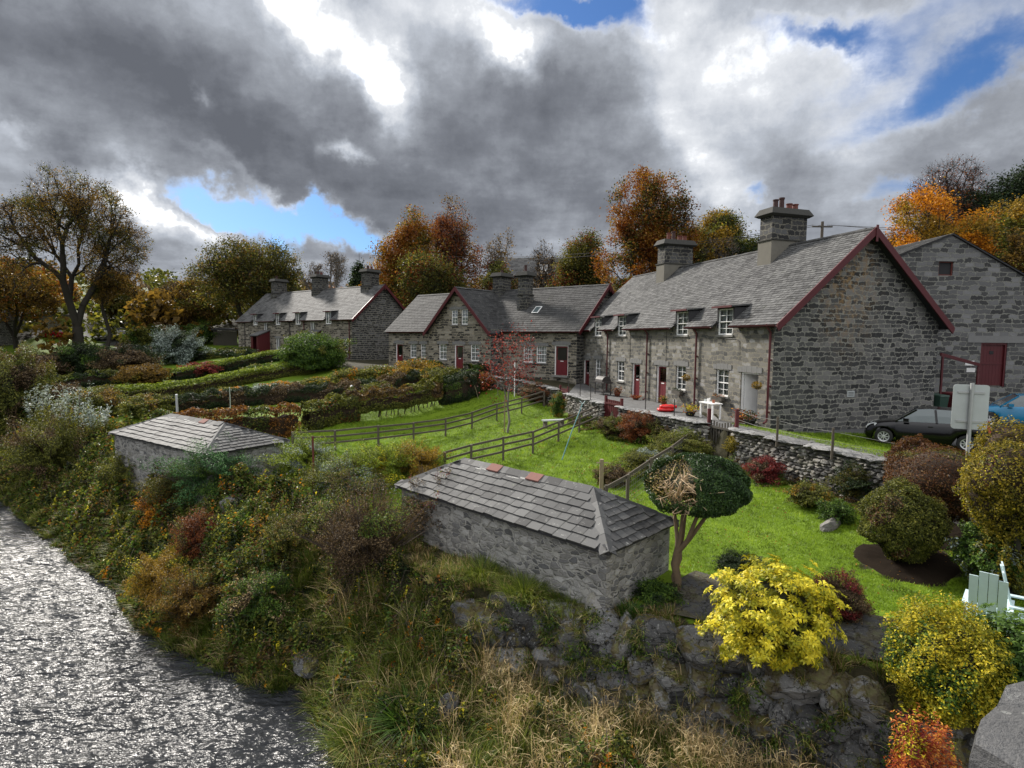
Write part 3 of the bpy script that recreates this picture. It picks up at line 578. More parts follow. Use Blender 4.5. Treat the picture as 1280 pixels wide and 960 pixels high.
# riverside wall of big boulders
def boulder_wall():
    rng = np.random.default_rng(12); mb = MB(); LN = np.array([(6.9, 6.75, -1.95), (6.1, 8.0, -1.98), (5.5, 8.9, -2.0), (4.4, 9.7, -2.0), (2.05, 11.1, -1.97), (.9, 11.7, -2.0), (.1, 12.0, -2.2), (-.75, 12.3, -2.5)])
    _, tot = polyline_at(LN, 0.); z = 0.; lev = 0
    while z < 1.75:
        hh = [.54, .44, .38, .34, .32][min(lev, 4)]; s = rng.uniform(-.3, 0)
        while s < tot:
            w = rng.choice([.38, .55, .75, 1.05]) if lev < 1 else rng.uniform(.25, .75)
            c, _ = polyline_at(LN, np.clip(s+w/2, 0, tot)); e, _ = polyline_at(LN, min(s+w/2+.1, tot)); f, _ = polyline_at(LN, max(s+w/2-.1, 0)); d = unit((e-f)[:2]); n = np.array([-d[1], d[0]])
            p = c[:2]+n*(.10+.10*lev+rng.normal()*.05)
            rock(mb, (p[0], p[1], c[2]-z-hh*.45+rng.normal()*.05), (w*1.12, rng.uniform(.5, .85), hh*rng.uniform(1.05, 1.6)), rng, 4 if lev < 2 else 3, 8, math.atan2(d[1], d[0]), tilt=.36)
            if rng.uniform() < .6: rock(mb, (p[0]+n[0]*.12, p[1]+n[1]*.12, c[2]-z-hh*.9), (w*.45, .3, hh*.6), rng, 2, 8, math.atan2(d[1], d[0]), tilt=.4)
            s += w*.93
        z += hh*.92; lev += 1
    return tag(mb.build('boulder_wall', M['boulder']), 'mossy retaining wall of big rough boulders above the river bank', 'boulder wall')
boulder_wall()
# loose rocks on the bank
def loose(name, u, v, size, label, seed, dz=0., sub=3, mat='boulder', group=None, tint=None):
    p = gp(u, v); mb = MB(); rock(mb, (0, 0, size[2]*.25+dz), size, np.random.default_rng(seed), sub, 10, tint=tint)
    return tag(mb.build(name, M[mat], loc=tuple(p)), label, 'rock', group)
loose('rock', 385, 832, (1.0, .6, .36), 'smooth grey rock at the water edge under hanging grass', 3, .0, tint=.45)
loose('rock', 560, 905, (.5, .35, .6), 'pale rock low in the bank grass beside the dark rush clump', 4, .1)
loose('rock', 292, 640, (1.3, .9, .5), 'flat broken slabs on the bank below the far privy', 5, .1)
loose('rock', 128, 575, (.9, .7, .5), 'grey rock left of the far privy in the scrub', 6, .15)
# ------------------------------------------------------------ buildings
def slates(mb, O, Uv, Vv, Lu, Lv, sw, sh, rng, clip=None, mat=0, lift=.018, jit=.0, mossy=0.):
    O = np.asarray(O, float); Uv = unit(Uv); Vv = unit(Vv); N = np.cross(Uv, Vv)
    rows = int(Lv/sh); us, vs, ws = [], [], []
    for r in range(rows):
        c0 = -(r % 2)*sw*.5; u = c0
        k = int(Lu/sw)+2; w = sw*rng.uniform(.85, 1.15, k); e = c0+np.r_[0, np.cumsum(w)]
        a, b = np.clip(e[:-1], 0, Lu), np.clip(e[1:], 0, Lu); ok = b-a > sw*.15
        us.append(np.stack([a[ok], b[ok]], 1)); vs.append(np.full(ok.sum(), r*sh)); 
    ab = np.vstack(us); v = np.concatenate(vs)
    if clip is not None:
        k = clip((ab[:, 0]+ab[:, 1])/2, v+sh*.5); ab, v = ab[k], v[k]
    n = len(v); g = .008; j = rng.normal(0, jit, n); tl = rng.normal(0, .0025, (n, 2))
    def pt(u, vv, h): return O+u[:, None]*Uv+vv[:, None]*Vv+h[:, None]*N
    z0 = np.full(n, lift)+rng.uniform(0, .006, n); top = v+sh*1.25
    P = np.stack([pt(ab[:, 0]+g, v+j, z0+tl[:, 0]), pt(ab[:, 1]-g, v+j*.6, z0+tl[:, 1]), pt(ab[:, 1]-g, top, tl[:, 1]), pt(ab[:, 0]+g, top, tl[:, 0]),
                  pt(ab[:, 0]+g, v+j, np.full(n, -.004)), pt(ab[:, 1]-g, v+j*.6, np.full(n, -.004))], 1)
    q0 = np.array([[0, 1, 2, 3], [4, 5, 1, 0], [4, 0, 3, 3][:4]]); q0 = np.array([[0, 1, 2, 3], [4, 5, 1, 0]])
    Q = (q0[None]+(np.arange(n)*6)[:, None, None]).reshape(-1, 4)
    t = rng.uniform(0, 1, n); t = np.clip(t*.75+.25*(sn(np.stack([ab[:, 0], v], 1), 2.0, 3)*.5+.5), 0, 1)
    mb.add(P.reshape(-1, 3), Q, mat=mat, tint=np.repeat(t, 2))
def wall_face(mb, M4, Lx, z0, z1, ops, depth=.16, mat=0, revmat=None):
    """wall sheet in local x,z (y=0 outside) with recessed openings (x0,x1,z0,z1)"""
    M4 = np.array(M4); T = lambda p: (np.asarray(p, float)@M4[:3, :3].T+M4[:3, 3])
    xs = sorted({0, Lx, *[v for o in ops for v in o[:2]]}); zs = sorted({z0, z1, *[v for o in ops for v in o[2:4]]})
    for a, b in zip(xs[:-1], xs[1:]):
        for c, d in zip(zs[:-1], zs[1:]):
            mx, mz = (a+b)/2, (c+d)/2
            if any(o[0] < mx < o[1] and o[2] < mz < o[3] for o in ops): continue
            if d > z1+1e-6 or c < z0-1e-6: continue
            mb.add(T([(a, 0, c), (b, 0, c), (b, 0, d), (a, 0, d)]), [(0, 1, 2, 3)], mat=mat)
    for o in ops:
        x0, x1, c, d = o[:4]; r = mat if revmat is None else revmat
        mb.add(T([(x0, 0, c), (x0, depth, c), (x0, depth, d), (x0, 0, d)]), [(0, 3, 2, 1)], mat=r)
        mb.add(T([(x1, 0, c), (x1, depth, c), (x1, depth, d), (x1, 0, d)]), [(0, 1, 2, 3)], mat=r)
        mb.add(T([(x0, 0, c), (x1, 0, c), (x1, depth, c), (x0, depth, c)]), [(0, 1, 2, 3)], mat=r)
        if d < z1+1e-6: mb.add(T([(x0, 0, d), (x1, 0, d), (x1, depth, d), (x0, depth, d)]), [(0, 3, 2, 1)], mat=r)
def facing(origin, right, inward):
    m = Matrix.Identity(4)
    for i in range(3): m[i][0] = right[i]; m[i][1] = inward[i]; m[i][2] = (0, 0, 1)[i]; m[i][3] = origin[i]
    return m
def make_window(par, M4, x0, x1, z0, z1, cols=2, rows=4, yin=.07, sill=True, lintel=.26, curtain=True, lmat='lintel', ft=.05, casement=False):
    xf = np.array(M4); f = MB(xf); w = x1-x0
    f.box(x0, x0+ft+.02, yin, yin+.09, z0, z1); f.box(x1-ft-.02, x1, yin, yin+.09, z0, z1); f.box(x0+ft+.02, x1-ft-.02, yin, yin+.09, z1-ft, z1); f.box(x0+ft+.02, x1-ft-.02, yin-.015, yin+.09, z0, z0+ft+.02)
    zm = (z0+z1)/2
    if not casement: f.box(x0+ft+.02, x1-ft-.02, yin+.01, yin+.07, zm-.025, zm+.025)
    else: f.box((x0+x1)/2-.045, (x0+x1)/2+.045, yin+.005, yin+.08, z0+ft+.02, z1-ft)
    for i in range(1, cols):
        x = x0+w*i/cols; f.box(x-.013, x+.013, yin+.022, yin+.055, z0+ft+.02, z1-ft)
    for i in range(1, rows):
        if abs(i/rows-.5) < .01 and not casement: continue
        z = z0+(z1-z0)*i/rows; f.box(x0+ft+.02, x1-ft-.02, yin+.024, yin+.053, z-.011, z+.011)
    wo = f.build('window', M['white'], par)
    g = MB(xf); g.add([(x0+.03, yin+.04, z0+.03), (x1-.03, yin+.04, z0+.03), (x1-.03, yin+.04, z1-.03), (x0+.03, yin+.04, z1-.03)], [(0, 1, 2, 3)]); g.build('pane', M['glass'], wo)
    d = MB(xf)
    if curtain:
        for a, b in ((x0, x0+w*.48), (x1-w*.48, x1)):
            n = 12; X = np.linspace(a, b, n+1); Yc = yin+.14+.018*np.sin(np.arange(n+1)*1.9)
            V = np.vstack([np.stack([X, Yc, np.full(n+1, z0)], 1), np.stack([X, Yc, np.full(n+1, z1)], 1)]); d.add(V, [(i, i+1, n+2+i, n+1+i) for i in range(n)])
        d.build('curtain', M['curtain'], wo)
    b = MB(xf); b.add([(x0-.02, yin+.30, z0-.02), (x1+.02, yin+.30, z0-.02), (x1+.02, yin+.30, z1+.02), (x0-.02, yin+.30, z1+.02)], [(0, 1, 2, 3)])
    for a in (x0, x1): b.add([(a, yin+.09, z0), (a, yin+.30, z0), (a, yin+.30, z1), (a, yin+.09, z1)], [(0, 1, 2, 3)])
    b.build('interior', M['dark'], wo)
    if sill: MB(xf).box(x0-.08, x1+.08, -.06, yin, z0-.09, z0-.001).build('sill', M['stone_trim'], wo)
    if lintel:
        lx = MB(xf); n = 5; X = np.linspace(x0-.20, x1+.20, n+1)
        for i in range(n):
            xm = ((X[i]+X[i+1])/2-(x0+x1)/2)/(w/2+.2); lx.box(X[i]+.006, X[i+1]-.006, -.028, .05, z1+.001+.0*xm, z1+lintel*(1.05-.25*xm*xm))
        lx.build('lintel', M[lmat], wo)
    return wo
def make_door(par, M4, x0, x1, z0, z1, glass=.48, col='reddoor', label=None, lintel=.28, yin=.13, letter=True, open_=False, lmat='lintel'):
    xf = np.array(M4); f = MB(xf); ft = .075
    f.box(x0, x0+ft, yin-.06, yin+.08, z0, z1); f.box(x1-ft, x1, yin-.06, yin+.08, z0, z1); f.box(x0+ft, x1-ft, yin-.06, yin+.08, z1-ft, z1)
    a, b = x0+ft, x1-ft; zt = z1-ft; zg = z0+(zt-z0)*(1-glass)
    if open_:   # standing ajar: a pale inner leaf and a dark hall behind
        d = MB(xf); d.beam((a+.03, yin+.02, (z0+zt)/2), (a+.20, yin+.80, (z0+zt)/2), .05, zt-z0-.02, up=(0, 0, 1)); dr = d.build('door', M['curtain'], par)
        h = MB(xf); h.box(a+.2, a+.26, yin+.62, yin+.72, z0+.95, z0+1.05); h.build('handle', M['iron'], dr)
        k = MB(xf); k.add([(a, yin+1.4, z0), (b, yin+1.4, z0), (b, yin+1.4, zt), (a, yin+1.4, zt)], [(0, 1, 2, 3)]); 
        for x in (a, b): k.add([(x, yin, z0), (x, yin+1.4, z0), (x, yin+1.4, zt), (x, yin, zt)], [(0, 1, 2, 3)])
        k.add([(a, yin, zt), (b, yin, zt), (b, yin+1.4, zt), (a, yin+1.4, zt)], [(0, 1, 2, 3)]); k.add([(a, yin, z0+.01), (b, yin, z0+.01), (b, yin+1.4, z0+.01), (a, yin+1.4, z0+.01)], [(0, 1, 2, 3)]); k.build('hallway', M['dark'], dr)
    else:
        d = MB(xf); d.box(a, a+.1, yin, yin+.05, z0, zt); d.box(b-.1, b, yin, yin+.05, z0, zt); d.box(a+.1, b-.1, yin, yin+.05, zt-.1, zt); d.box(a+.1, b-.1, yin+.002, yin+.05, z0, zg)
        for i in (0, 1):
            w = (b-a-.26)/2; xx = a+.12+i*(w+.02); d.box(xx, xx+w, yin-.012, yin+.002, z0+.15, zg-.12)
        dr = d.build('door', M[col], par)
        g = MB(xf); g.add([(a+.1, yin+.03, zg), (b-.1, yin+.03, zg), (b-.1, yin+.03, zt-.1), (a+.1, yin+.03, zt-.1)], [(0, 1, 2, 3)]); g.build('pane', M['glass'], dr)
        MB(xf).add([(a, yin+.25, z0), (b, yin+.25, z0), (b, yin+.25, zt), (a, yin+.25, zt)], [(0, 1, 2, 3)]).build('interior', M['dark'], dr)
        if letter: MB(xf).box((a+b)/2-.13, (a+b)/2+.13, yin-.02, yin-.001, zg-.10, zg-.05).build('letter_box', M['white'], dr)
    if label: dr['label'] = label
    f.build('door_frame', M['white'], dr)
    MB(xf).box(x0-.1, x1+.1, -.22, yin-.06, z0-.14, z0-.001).build('doorstep', M['stone_trim'], dr)
    if lintel:
        lx = MB(xf); n = 5; X = np.linspace(x0-.22, x1+.22, n+1)
        for i in range(n):
            xm = ((X[i]+X[i+1])/2-(x0+x1)/2)/((x1-x0)/2+.22); lx.box(X[i]+.006, X[i+1]-.006, -.03, .05, z1+.001, z1+lintel*(1.05-.3*xm*xm))
        lx.build('lintel', M[lmat], dr)
    return dr
def make_chimney(par, c, sx, sy, z0, zs, z1, pots, base='cement', slope=None, rng=None):
    """c centre xy, base block z0..zs, stone stack zs..z1, cap, pots [(dx,dy,h,r,dark)]"""
    x, y = c; st = MB().box(x-sx/2+.05, x+sx/2-.05, y-sy/2+.05, y+sy/2-.05, zs, z1).build('chimney', M['chimney_stone'], par)
    MB().box(x-sx/2, x+sx/2, y-sy/2, y+sy/2, z0, zs-.06).build('plinth', M[base], st)
    MB().box(x-sx/2-.05, x+sx/2+.05, y-sy/2-.05, y+sy/2+.05, zs-.06, zs+.0).build('string_course', M['cap'], st); b = MB()
    e = .17
    b.hexa([(x-sx/2-.02, y-sy/2-.02, z1), (x+sx/2+.02, y-sy/2-.02, z1), (x+sx/2+.02, y+sy/2+.02, z1), (x-sx/2-.02, y+sy/2+.02, z1), (x-sx/2-e, y-sy/2-e, z1+.10), (x+sx/2+e, y-sy/2-e, z1+.10), (x+sx/2+e, y+sy/2+e, z1+.10), (x-sx/2-e, y+sy/2+e, z1+.10)])
    b.hexa([(x-sx/2-e, y-sy/2-e, z1+.10), (x+sx/2+e, y-sy/2-e, z1+.10), (x+sx/2+e, y+sy/2+e, z1+.10), (x-sx/2-e, y+sy/2+e, z1+.10), (x-sx/2+.0, y-sy/2+.0, z1+.42), (x+sx/2-.0, y-sy/2+.0, z1+.42), (x+sx/2-.0, y+sy/2-.0, z1+.42), (x-sx/2, y+sy/2, z1+.42)])
    b.build('cap', M['cap'], st)
    for dx, dy, h, r, dk in pots:
        MB().lathe((x+dx, y+dy, z1+.40), [(r*.95, 0), (r*1.0, h*.15), (r*.86, h*.2), (r*.80, h*.85), (r*.98, h*.88), (r*.98, h), (r*.7, h), (r*.7, h*.8)], 12).build('chimney_pot', M['pot_dark' if dk else 'pot'], st)
    return st
def ridge_tiles(mb, a, b, w=.17, rng=None, step=.45, mat=0, tint=None):
    a = np.asarray(a, float); b = np.asarray(b, float); Ld = np.linalg.norm(b-a); d = (b-a)/Ld; n = max(1, int(Ld/step)); s = unit(np.cross(d, (0, 0, 1))); up = np.cross(s, d)
    for i in range(n):
        p, q2 = a+d*Ld*i/n, a+d*Ld*((i+1)/n)-d*.006; t = rng.uniform(); k = rng.normal()*.006
        for sg in (-1, 1):
            lo = s*sg*w-up*w*.62; th = up*.03
            V = [p+up*(.03+k), q2+up*(.03+k), q2+lo+up*.03, p+lo+up*.03]; V = V+[v-th for v in V]
            mb.hexa(V if sg > 0 else V, mat, t)
def pitched_roof(par, Wd, y0, y1, eave, rise, mat, sw=.28, sh=.20, front_ov=.28, seed=1, rearL=True, clipf=None, clipb=None, ridge=True, name='roof', th=.09, gaps=(), xcut=.6):
    """ridge along y at x=Wd/2; front slope faces -x"""
    rng = np.random.default_rng(seed); k = rise/(Wd/2); zr = eave+rise; mb = MB()
    sl = math.hypot(Wd/2+front_ov, k*(Wd/2+front_ov)); Lc = y1-y0
    ux = np.array([1, 0, k])/math.hypot(1, k)
    # underlay slab
    fo = front_ov; e0 = eave-k*fo
    def fr(a, b, xa):
        za = eave+k*xa; mb.hexa([(xa, a, za-th), (Wd/2, a, zr-th), (Wd/2, b, zr-th), (xa, b, za-th), (xa, a, za-.008), (Wd/2, a, zr-.008), (Wd/2, b, zr-.008), (xa, b, za-.008)], mat=1)
    yy = [y0]+[v for g in sorted(gaps) for v in (g-.60, g+.60)]+[y1]
    for i_, (a, b) in enumerate(zip(yy[:-1], yy[1:])): fr(a, b, -fo if i_ % 2 == 0 else xcut)
    mb.hexa([(Wd/2, y0, zr-th), (Wd+fo, y0, e0-th), (Wd+fo, y1, e0-th), (Wd/2, y1, zr-th), (Wd/2, y0, zr-.008), (Wd+fo, y0, e0-.008), (Wd+fo, y1, e0-.008), (Wd/2, y1, zr-.008)], mat=1)
    slates(mb, (-fo-.03, y1, e0-k*.03), (0, -1, 0), ux, Lc, sl+.03, sw, sh, rng, clipf, jit=.006)
    slates(mb, (Wd+fo+.03, y0, e0-k*.03), (0, 1, 0), (-ux[0], 0, ux[2]), Lc, sl+.03, sw, sh*1.5, rng, clipb, jit=.006)
    r = mb.build(name, [mat, M['slate_edge']], par)
    if ridge:
        rm = MB(); ridge_tiles(rm, (Wd/2, y0, zr+.0), (Wd/2, y1, zr+.0), .16, rng); rm.build('ridge_tiles', M['slate_dark'], r)
    return r
def barge(par, Wd, y, eave, rise, fo=.28, w=.26, t=.06, ends=(True, True), mat='oxblood', finial=True, name='bargeboard'):
    k = rise/(Wd/2); zr = eave+rise; e0 = eave-k*fo; vz = w*math.hypot(1, k)
    for sg in (0, 1):
        if not ends[sg]: continue
        X = lambda x: x if sg == 0 else Wd-x
        P = [(X(-fo-.04), y, e0-k*.04+.03), (X(Wd/2), y, zr+.03), (X(Wd/2), y, zr+.03-vz), (X(-fo+.05), y, e0+k*.05+.03-vz), (X(-fo-.04), y, e0-.14)]
        if sg: P = P[::-1]
        MB().prism(P, (0, -t, 0)).build(name, M[mat], par)
    if finial: MB().box(Wd/2-.06, Wd/2+.06, y-t-.03, y-t-.001, zr-.62, zr+.08).build('finial', M[mat], par)
def downpipe(par, M4, x, z0, z1, mat='oxblood'):
    mb = MB(np.array(M4)); mb.tube([(x, -.30, z1+.02), (x, -.26, z1-.12), (x, -.09, z1-.32), (x, -.09, z0+.22), (x, -.12, z0+.12), (x, -.26, z0+.05)], .045, 8)
    for z in np.arange(z0+.5, z1-.4, 1.1): mb.box(x-.07, x+.07, -.10, .0, z, z+.05)
    return mb.build('drainpipe', M[mat], par)
def gutter(par, M4, x0, x1, z, mat='oxblood', y=-.33):
    mb = MB(np.array(M4)); A = np.linspace(np.pi, 2*np.pi, 7); pr = [(y+.065*np.cos(a), z+.065*np.sin(a)) for a in A]
    V = [(x, p[0], p[1]) for x in (x0, x1) for p in pr]; mb.add(V, [(i, i+1, 8+i, 7+i) for i in range(6)])
    mb.box(x0, x1, y+.0651, y+.10, z-.10, z+.03); return mb.build('gutter', M[mat], par)
def dormer(par, M4, x0, x1, z0, z1, k, eave, cols=2, rows=4, roofmat=None, casement=False, dp=1.25):
    """window breaking the eaves with a small slate hood; k = roof pitch"""
    xf = np.array(M4)
    wo = make_window(par, M4, x0, x1, z0, z1, cols, rows, sill=True, lintel=0, yin=.03, casement=casement)
    c = MB(xf); zt = z1+.05
    for a, b in ((x0-.09, x0), (x1, x1+.09)):
        c.hexa([(a, -.01, eave-.35), (b, -.01, eave-.35), (b, (zt-eave)/k+.25, zt-.1), (a, (zt-eave)/k+.25, zt-.1), (a, -.01, zt), (b, -.01, zt), (b, (zt-eave)/k+.3, zt+.02), (a, (zt-eave)/k+.3, zt+.02)])
    c.box(x0-.09, x1+.09, -.012, .08, z1+.001, zt+.02)
    c.build('dormer_cheek', M['slate_edge'], wo)
    rz = .13; e = .17
    h = MB(xf); back = (zt+rz-eave)/k+.15
    h.hexa([(x0-e, -.24, zt+.02), (x1+e, -.24, zt+.02), (x1+e, back, zt+rz), (x0-e, back, zt+rz), (x0-e, -.24, zt+.09), (x1+e, -.24, zt+.09), (x1+e, back, zt+rz+.07), (x0-e, back, zt+rz+.07)])
    h.build('dormer_roof', roofmat or M['slate_row'], wo)
    MB(xf).box(x0-e-.02, x1+e+.02, -.275, -.242, zt-.01, zt+.085).build('fascia', M['oxblood'], wo)
    return wo
# ---- the right-hand terrace
def row_terrace():
    Ln, Wd, ev, rs = 20.0, 9.3, 4.45, 3.95; k = rs/(Wd/2)
    root = empty('stone_cottage_row', (*ROW['P'], 0), .306, label='long grey stone cottage row with oxblood trim, slate roof and four small dormers at right', cat='cottage row')
    FM = facing((0, Ln, 0), (0, -1, 0), (1, 0, 0)); X = lambda a: Ln-a       # front: local x runs from far end to near end
    GM = facing((0, 0, 0), (1, 0, 0), (0, 1, 0))
    doors = [(18.3, 1.0), (11.25, .95), (8.45, 1.03), (1.38, 1.12)]; wins = [16.4, 13.18, 6.58, 3.22]; dorm = [16.5, 13.1, 6.6, 3.13]
    ops = [(X(a)-w/2, X(a)+w/2, 0.0, 2.12) for a, w in doors]+[(X(a)-.46, X(a)+.46, .88, 2.17) for a in wins]
    wf = MB(); wall_face(wf, FM, Ln, -1.0, 4.38, ops+[(X(a)-.52, X(a)+.52, 3.72, 4.38) for a in dorm])
    wf.build('front_wall', M['row_front'], root)
    g = MB()
    zr = ev+rs
    g.poly([(0, 0, -1.2), (Wd, 0, -1.2), (Wd, 0, ev-.03), (Wd/2, 0, zr-.04), (0, 0, ev-.03)])
    g.poly([(0, Ln, -1.2), (0, Ln, ev-.03), (Wd/2, Ln, zr-.04), (Wd, Ln, ev-.03), (Wd, Ln, -1.2)]); g.add([(Wd, 0, -1.2), (Wd, Ln, -1.2), (Wd, Ln, ev-.03), (Wd, 0, ev-.03)], [(0, 1, 2, 3)])
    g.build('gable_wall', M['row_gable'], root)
    # dressed quoins are rubble too; dormer gaps are clipped out of the slating
    rs_ = math.hypot(1, k)
    def clip(u, v):
        a = Ln+.08-u; x = v/rs_-.31; ok = np.ones(len(u), bool)
        for dm in dorm: ok &= ~((np.abs(a-dm) < .62) & (x < .62))
        return ok
    pitched_roof(root, Wd, -.45, Ln+.08, ev, rs, M['slate_row'], .30, .17, seed=2, clipf=clip, gaps=dorm)
    barge(root, Wd, -.45, ev, rs, w=.27); 
    st = MB()
    edges = [-.42]+sum([[dm-.66, dm+.66] for dm in sorted(dorm)], [])+[Ln]
    for a, b in zip(edges[::2], edges[1::2]): gutter(root, FM, X(b), X(a), ev-.27)
    for a in dorm: dormer(root, FM, X(a)-.52, X(a)+.52, 3.78, 4.99, k, ev)
    for a in wins: make_window(root, FM, X(a)-.46, X(a)+.46, .90, 2.17)
    labs = [None, None, None, 'pale inner door standing open at the near end']
    for (a, w), lb in zip(doors, labs): make_door(root, FM, X(a)-w/2, X(a)+w/2, 0, 2.12, open_=lb is not None, label=lb, glass=.42)
    for a in (.08, 5.2, 9.9, 14.9, 19.85): downpipe(root, FM, X(a)-.0 if a > .5 else X(.12), 0, ev-.25)
    for yc, s in ((4.75, 0), (14.4, 1)):
        zb = ev+k*3.2; make_chimney(root, (4.55, yc), 2.25, .95, zb-1.0, 8.62, 9.75, [(-.55, 0, .50, .15, 1-s), (-.18, .0, .62, .15, 1), (.30, 0, .36, .17, 0), (.68, 0, .36, .17, 0)])
    # wire running down the front, small plaque on the gable
    MB(np.array(FM)).tube([(X(3.6), -.02, 3.62), (X(2.35), -.02, 3.6), (X(2.1), -.02, 3.5), (X(2.1), -.02, 2.4)], .012, 5).build('cable', M['iron'], root)
    for a in (8.0, 12.0, 18.6): MB(np.array(FM)).tube([(X(a), -.02, 4.0), (X(a), -.02, 2.2)], .010, 5).build('cable', M['iron'], root)
    MB(np.array(GM)).box(4.05, 4.45, -.03, -.001, 1.1, 1.36).build('plaque', M['metal_grey'], root)
    mt = MB(np.array(GM))
    for z in (1.17, 1.23, 1.29): mt.box(4.10, 4.40, -.036, -.0301, z-.012, z+.012)
    mt.build('plaque_lettering', M['iron'], root)
    return root
row_terrace()
# ---- far-left terrace
def left_terrace():
    Ln, Wd, ev, rs = 24.0, 8.0, 4.4, 3.6; k = rs/(Wd/2)
    root = empty('stone_cottage_row', (-16.5, 59, 1.25), .90, label='distant stone cottage row with slate roof and red gabled porch at left', cat='cottage row')
    FM = facing((0, Ln, 0), (0, -1, 0), (1, 0, 0)); X = lambda a: Ln-a
    def fx(u):   # photo column -> distance along the front
        d = ray(u, 430); P = np.array([-16.5, 59]); dr = np.array([-math.sin(.9), math.cos(.9)]); n = np.array([-dr[1], dr[0]]); t = (n@P)/(n@d[:2]); return ((d[:2]*t)-P)@dr
    dorm = [fx(u) for u in (320, 348, 373, 411)]; up = [fx(332.5), fx(391)]; low = [(fx(347.5), .9), (fx(433), .5)]
    g = MB(); zr = ev+rs; ops = [(X(a)-.45, X(a)+.45, 2.75, 3.95) for a in up]+[(X(a)-w/2, X(a)+w/2, .8, 2.1) for a, w in low]
    wall_face(g, FM, Ln, -1.5, ev-.05, ops+[(X(a)-.5, X(a)+.5, 3.7, ev-.05) for a in dorm]); g.build('front_wall', M['house_stone'], root)
    h = MB(); h.poly([(0, 0, -1.5), (Wd, 0, -1.5), (Wd, 0, ev-.03), (Wd/2, 0, zr-.04), (0, 0, ev-.03)]); h.poly([(0, Ln, -1.5), (0, Ln, ev-.03), (Wd/2, Ln, zr-.04), (Wd, Ln, ev-.03), (Wd, Ln, -1.5)]); h.add([(Wd, 0, -1.5), (Wd, Ln, -1.5), (Wd, Ln, ev-.03), (Wd, 0, ev-.03)], [(0, 1, 2, 3)])
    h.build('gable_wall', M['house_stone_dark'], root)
    rs_ = math.hypot(1, k)
    def clip(u, v):
        a = Ln+.3-u; x = v/rs_-.31; ok = np.ones(len(u), bool)
        for dm in dorm: ok &= ~((np.abs(a-dm) < .6) & (x < .6))
        return ok
    pitched_roof(root, Wd, -.4, Ln+.3, ev, rs, M['slate_row'], .45, .26, seed=5, clipf=clip, gaps=dorm); barge(root, Wd, -.4, ev, rs)
    ds = sorted(dorm); edges = [-.4]+sum([[d-.64, d+.64] for d in ds], [])+[Ln+.2]
    for a, b in zip(edges[::2], edges[1::2]): gutter(root, FM, X(b), X(a), ev-.27)
    for a in dorm: dormer(root, FM, X(a)-.48, X(a)+.48, 3.72, 4.95, k, ev, casement=True, rows=1)
    for a in up: make_window(root, FM, X(a)-.45, X(a)+.45, 2.75, 3.95, 2, 1, casement=True, lintel=0)
    for a, w in low: make_window(root, FM, X(a)-w/2, X(a)+w/2, .8, 2.1, 2 if w > .6 else 1, 1, casement=w > .6)
    for u in (307, 363, 381, 437.5): downpipe(root, FM, X(max(fx(u), .1)), 0, ev-.25, 'iron' if u < 370 else 'oxblood')
    for yc in (2.0, 11.5, 20.8): make_chimney(root, (Wd/2-.1, yc), 1.7, 1.15, ev+1.8, 7.9, 9.3, [(-.3, 0, .4, .15, 1)]+([(.2, 0, .35, .15, 0)] if yc < 15 else []), base='chimney_stone')
    # porch with a red side
    for u, dp, first in ((333, 1.5, True), (396, 1.2, False)):
        a = fx(u); xf = np.array(FM); p = MB(xf); x0, x1 = X(a)-.85, X(a)+.85
        p.hexa([(x0-.1, -dp-.15, 2.35), (x1+.1, -dp-.15, 2.35), (x1+.1, .0, 3.0), (x0-.1, .0, 3.0), (x0-.1, -dp-.15, 2.45), (x1+.1, -dp-.15, 2.45), (x1+.1, .0, 3.1), (x0-.1, .0, 3.1)])
        po = p.build('porch', M['slate_row'], root)
        b = MB(xf); 
        for xx in (x0, x1-.06): b.hexa([(xx, -dp, 0), (xx+.06, -dp, 0), (xx+.06, -.001, 0), (xx, -.001, 0), (xx, -dp, 2.35), (xx+.06, -dp, 2.35), (xx+.06, -.001, 2.97), (xx, -.001, 2.97)])
        b.box(x0+.06, x0+.5, -dp, -dp+.06, 0, 2.3); b.box(x1-.35, x1-.06, -dp, -dp+.06, 0, 2.3); b.build('porch_side', M['oxblood'], po)
        MB(xf).box(x0+.5, x1-.35, -.05, -.002, 0, 2.1).build('porch_doorway', M['dark'], po)
    return root
left_terrace()
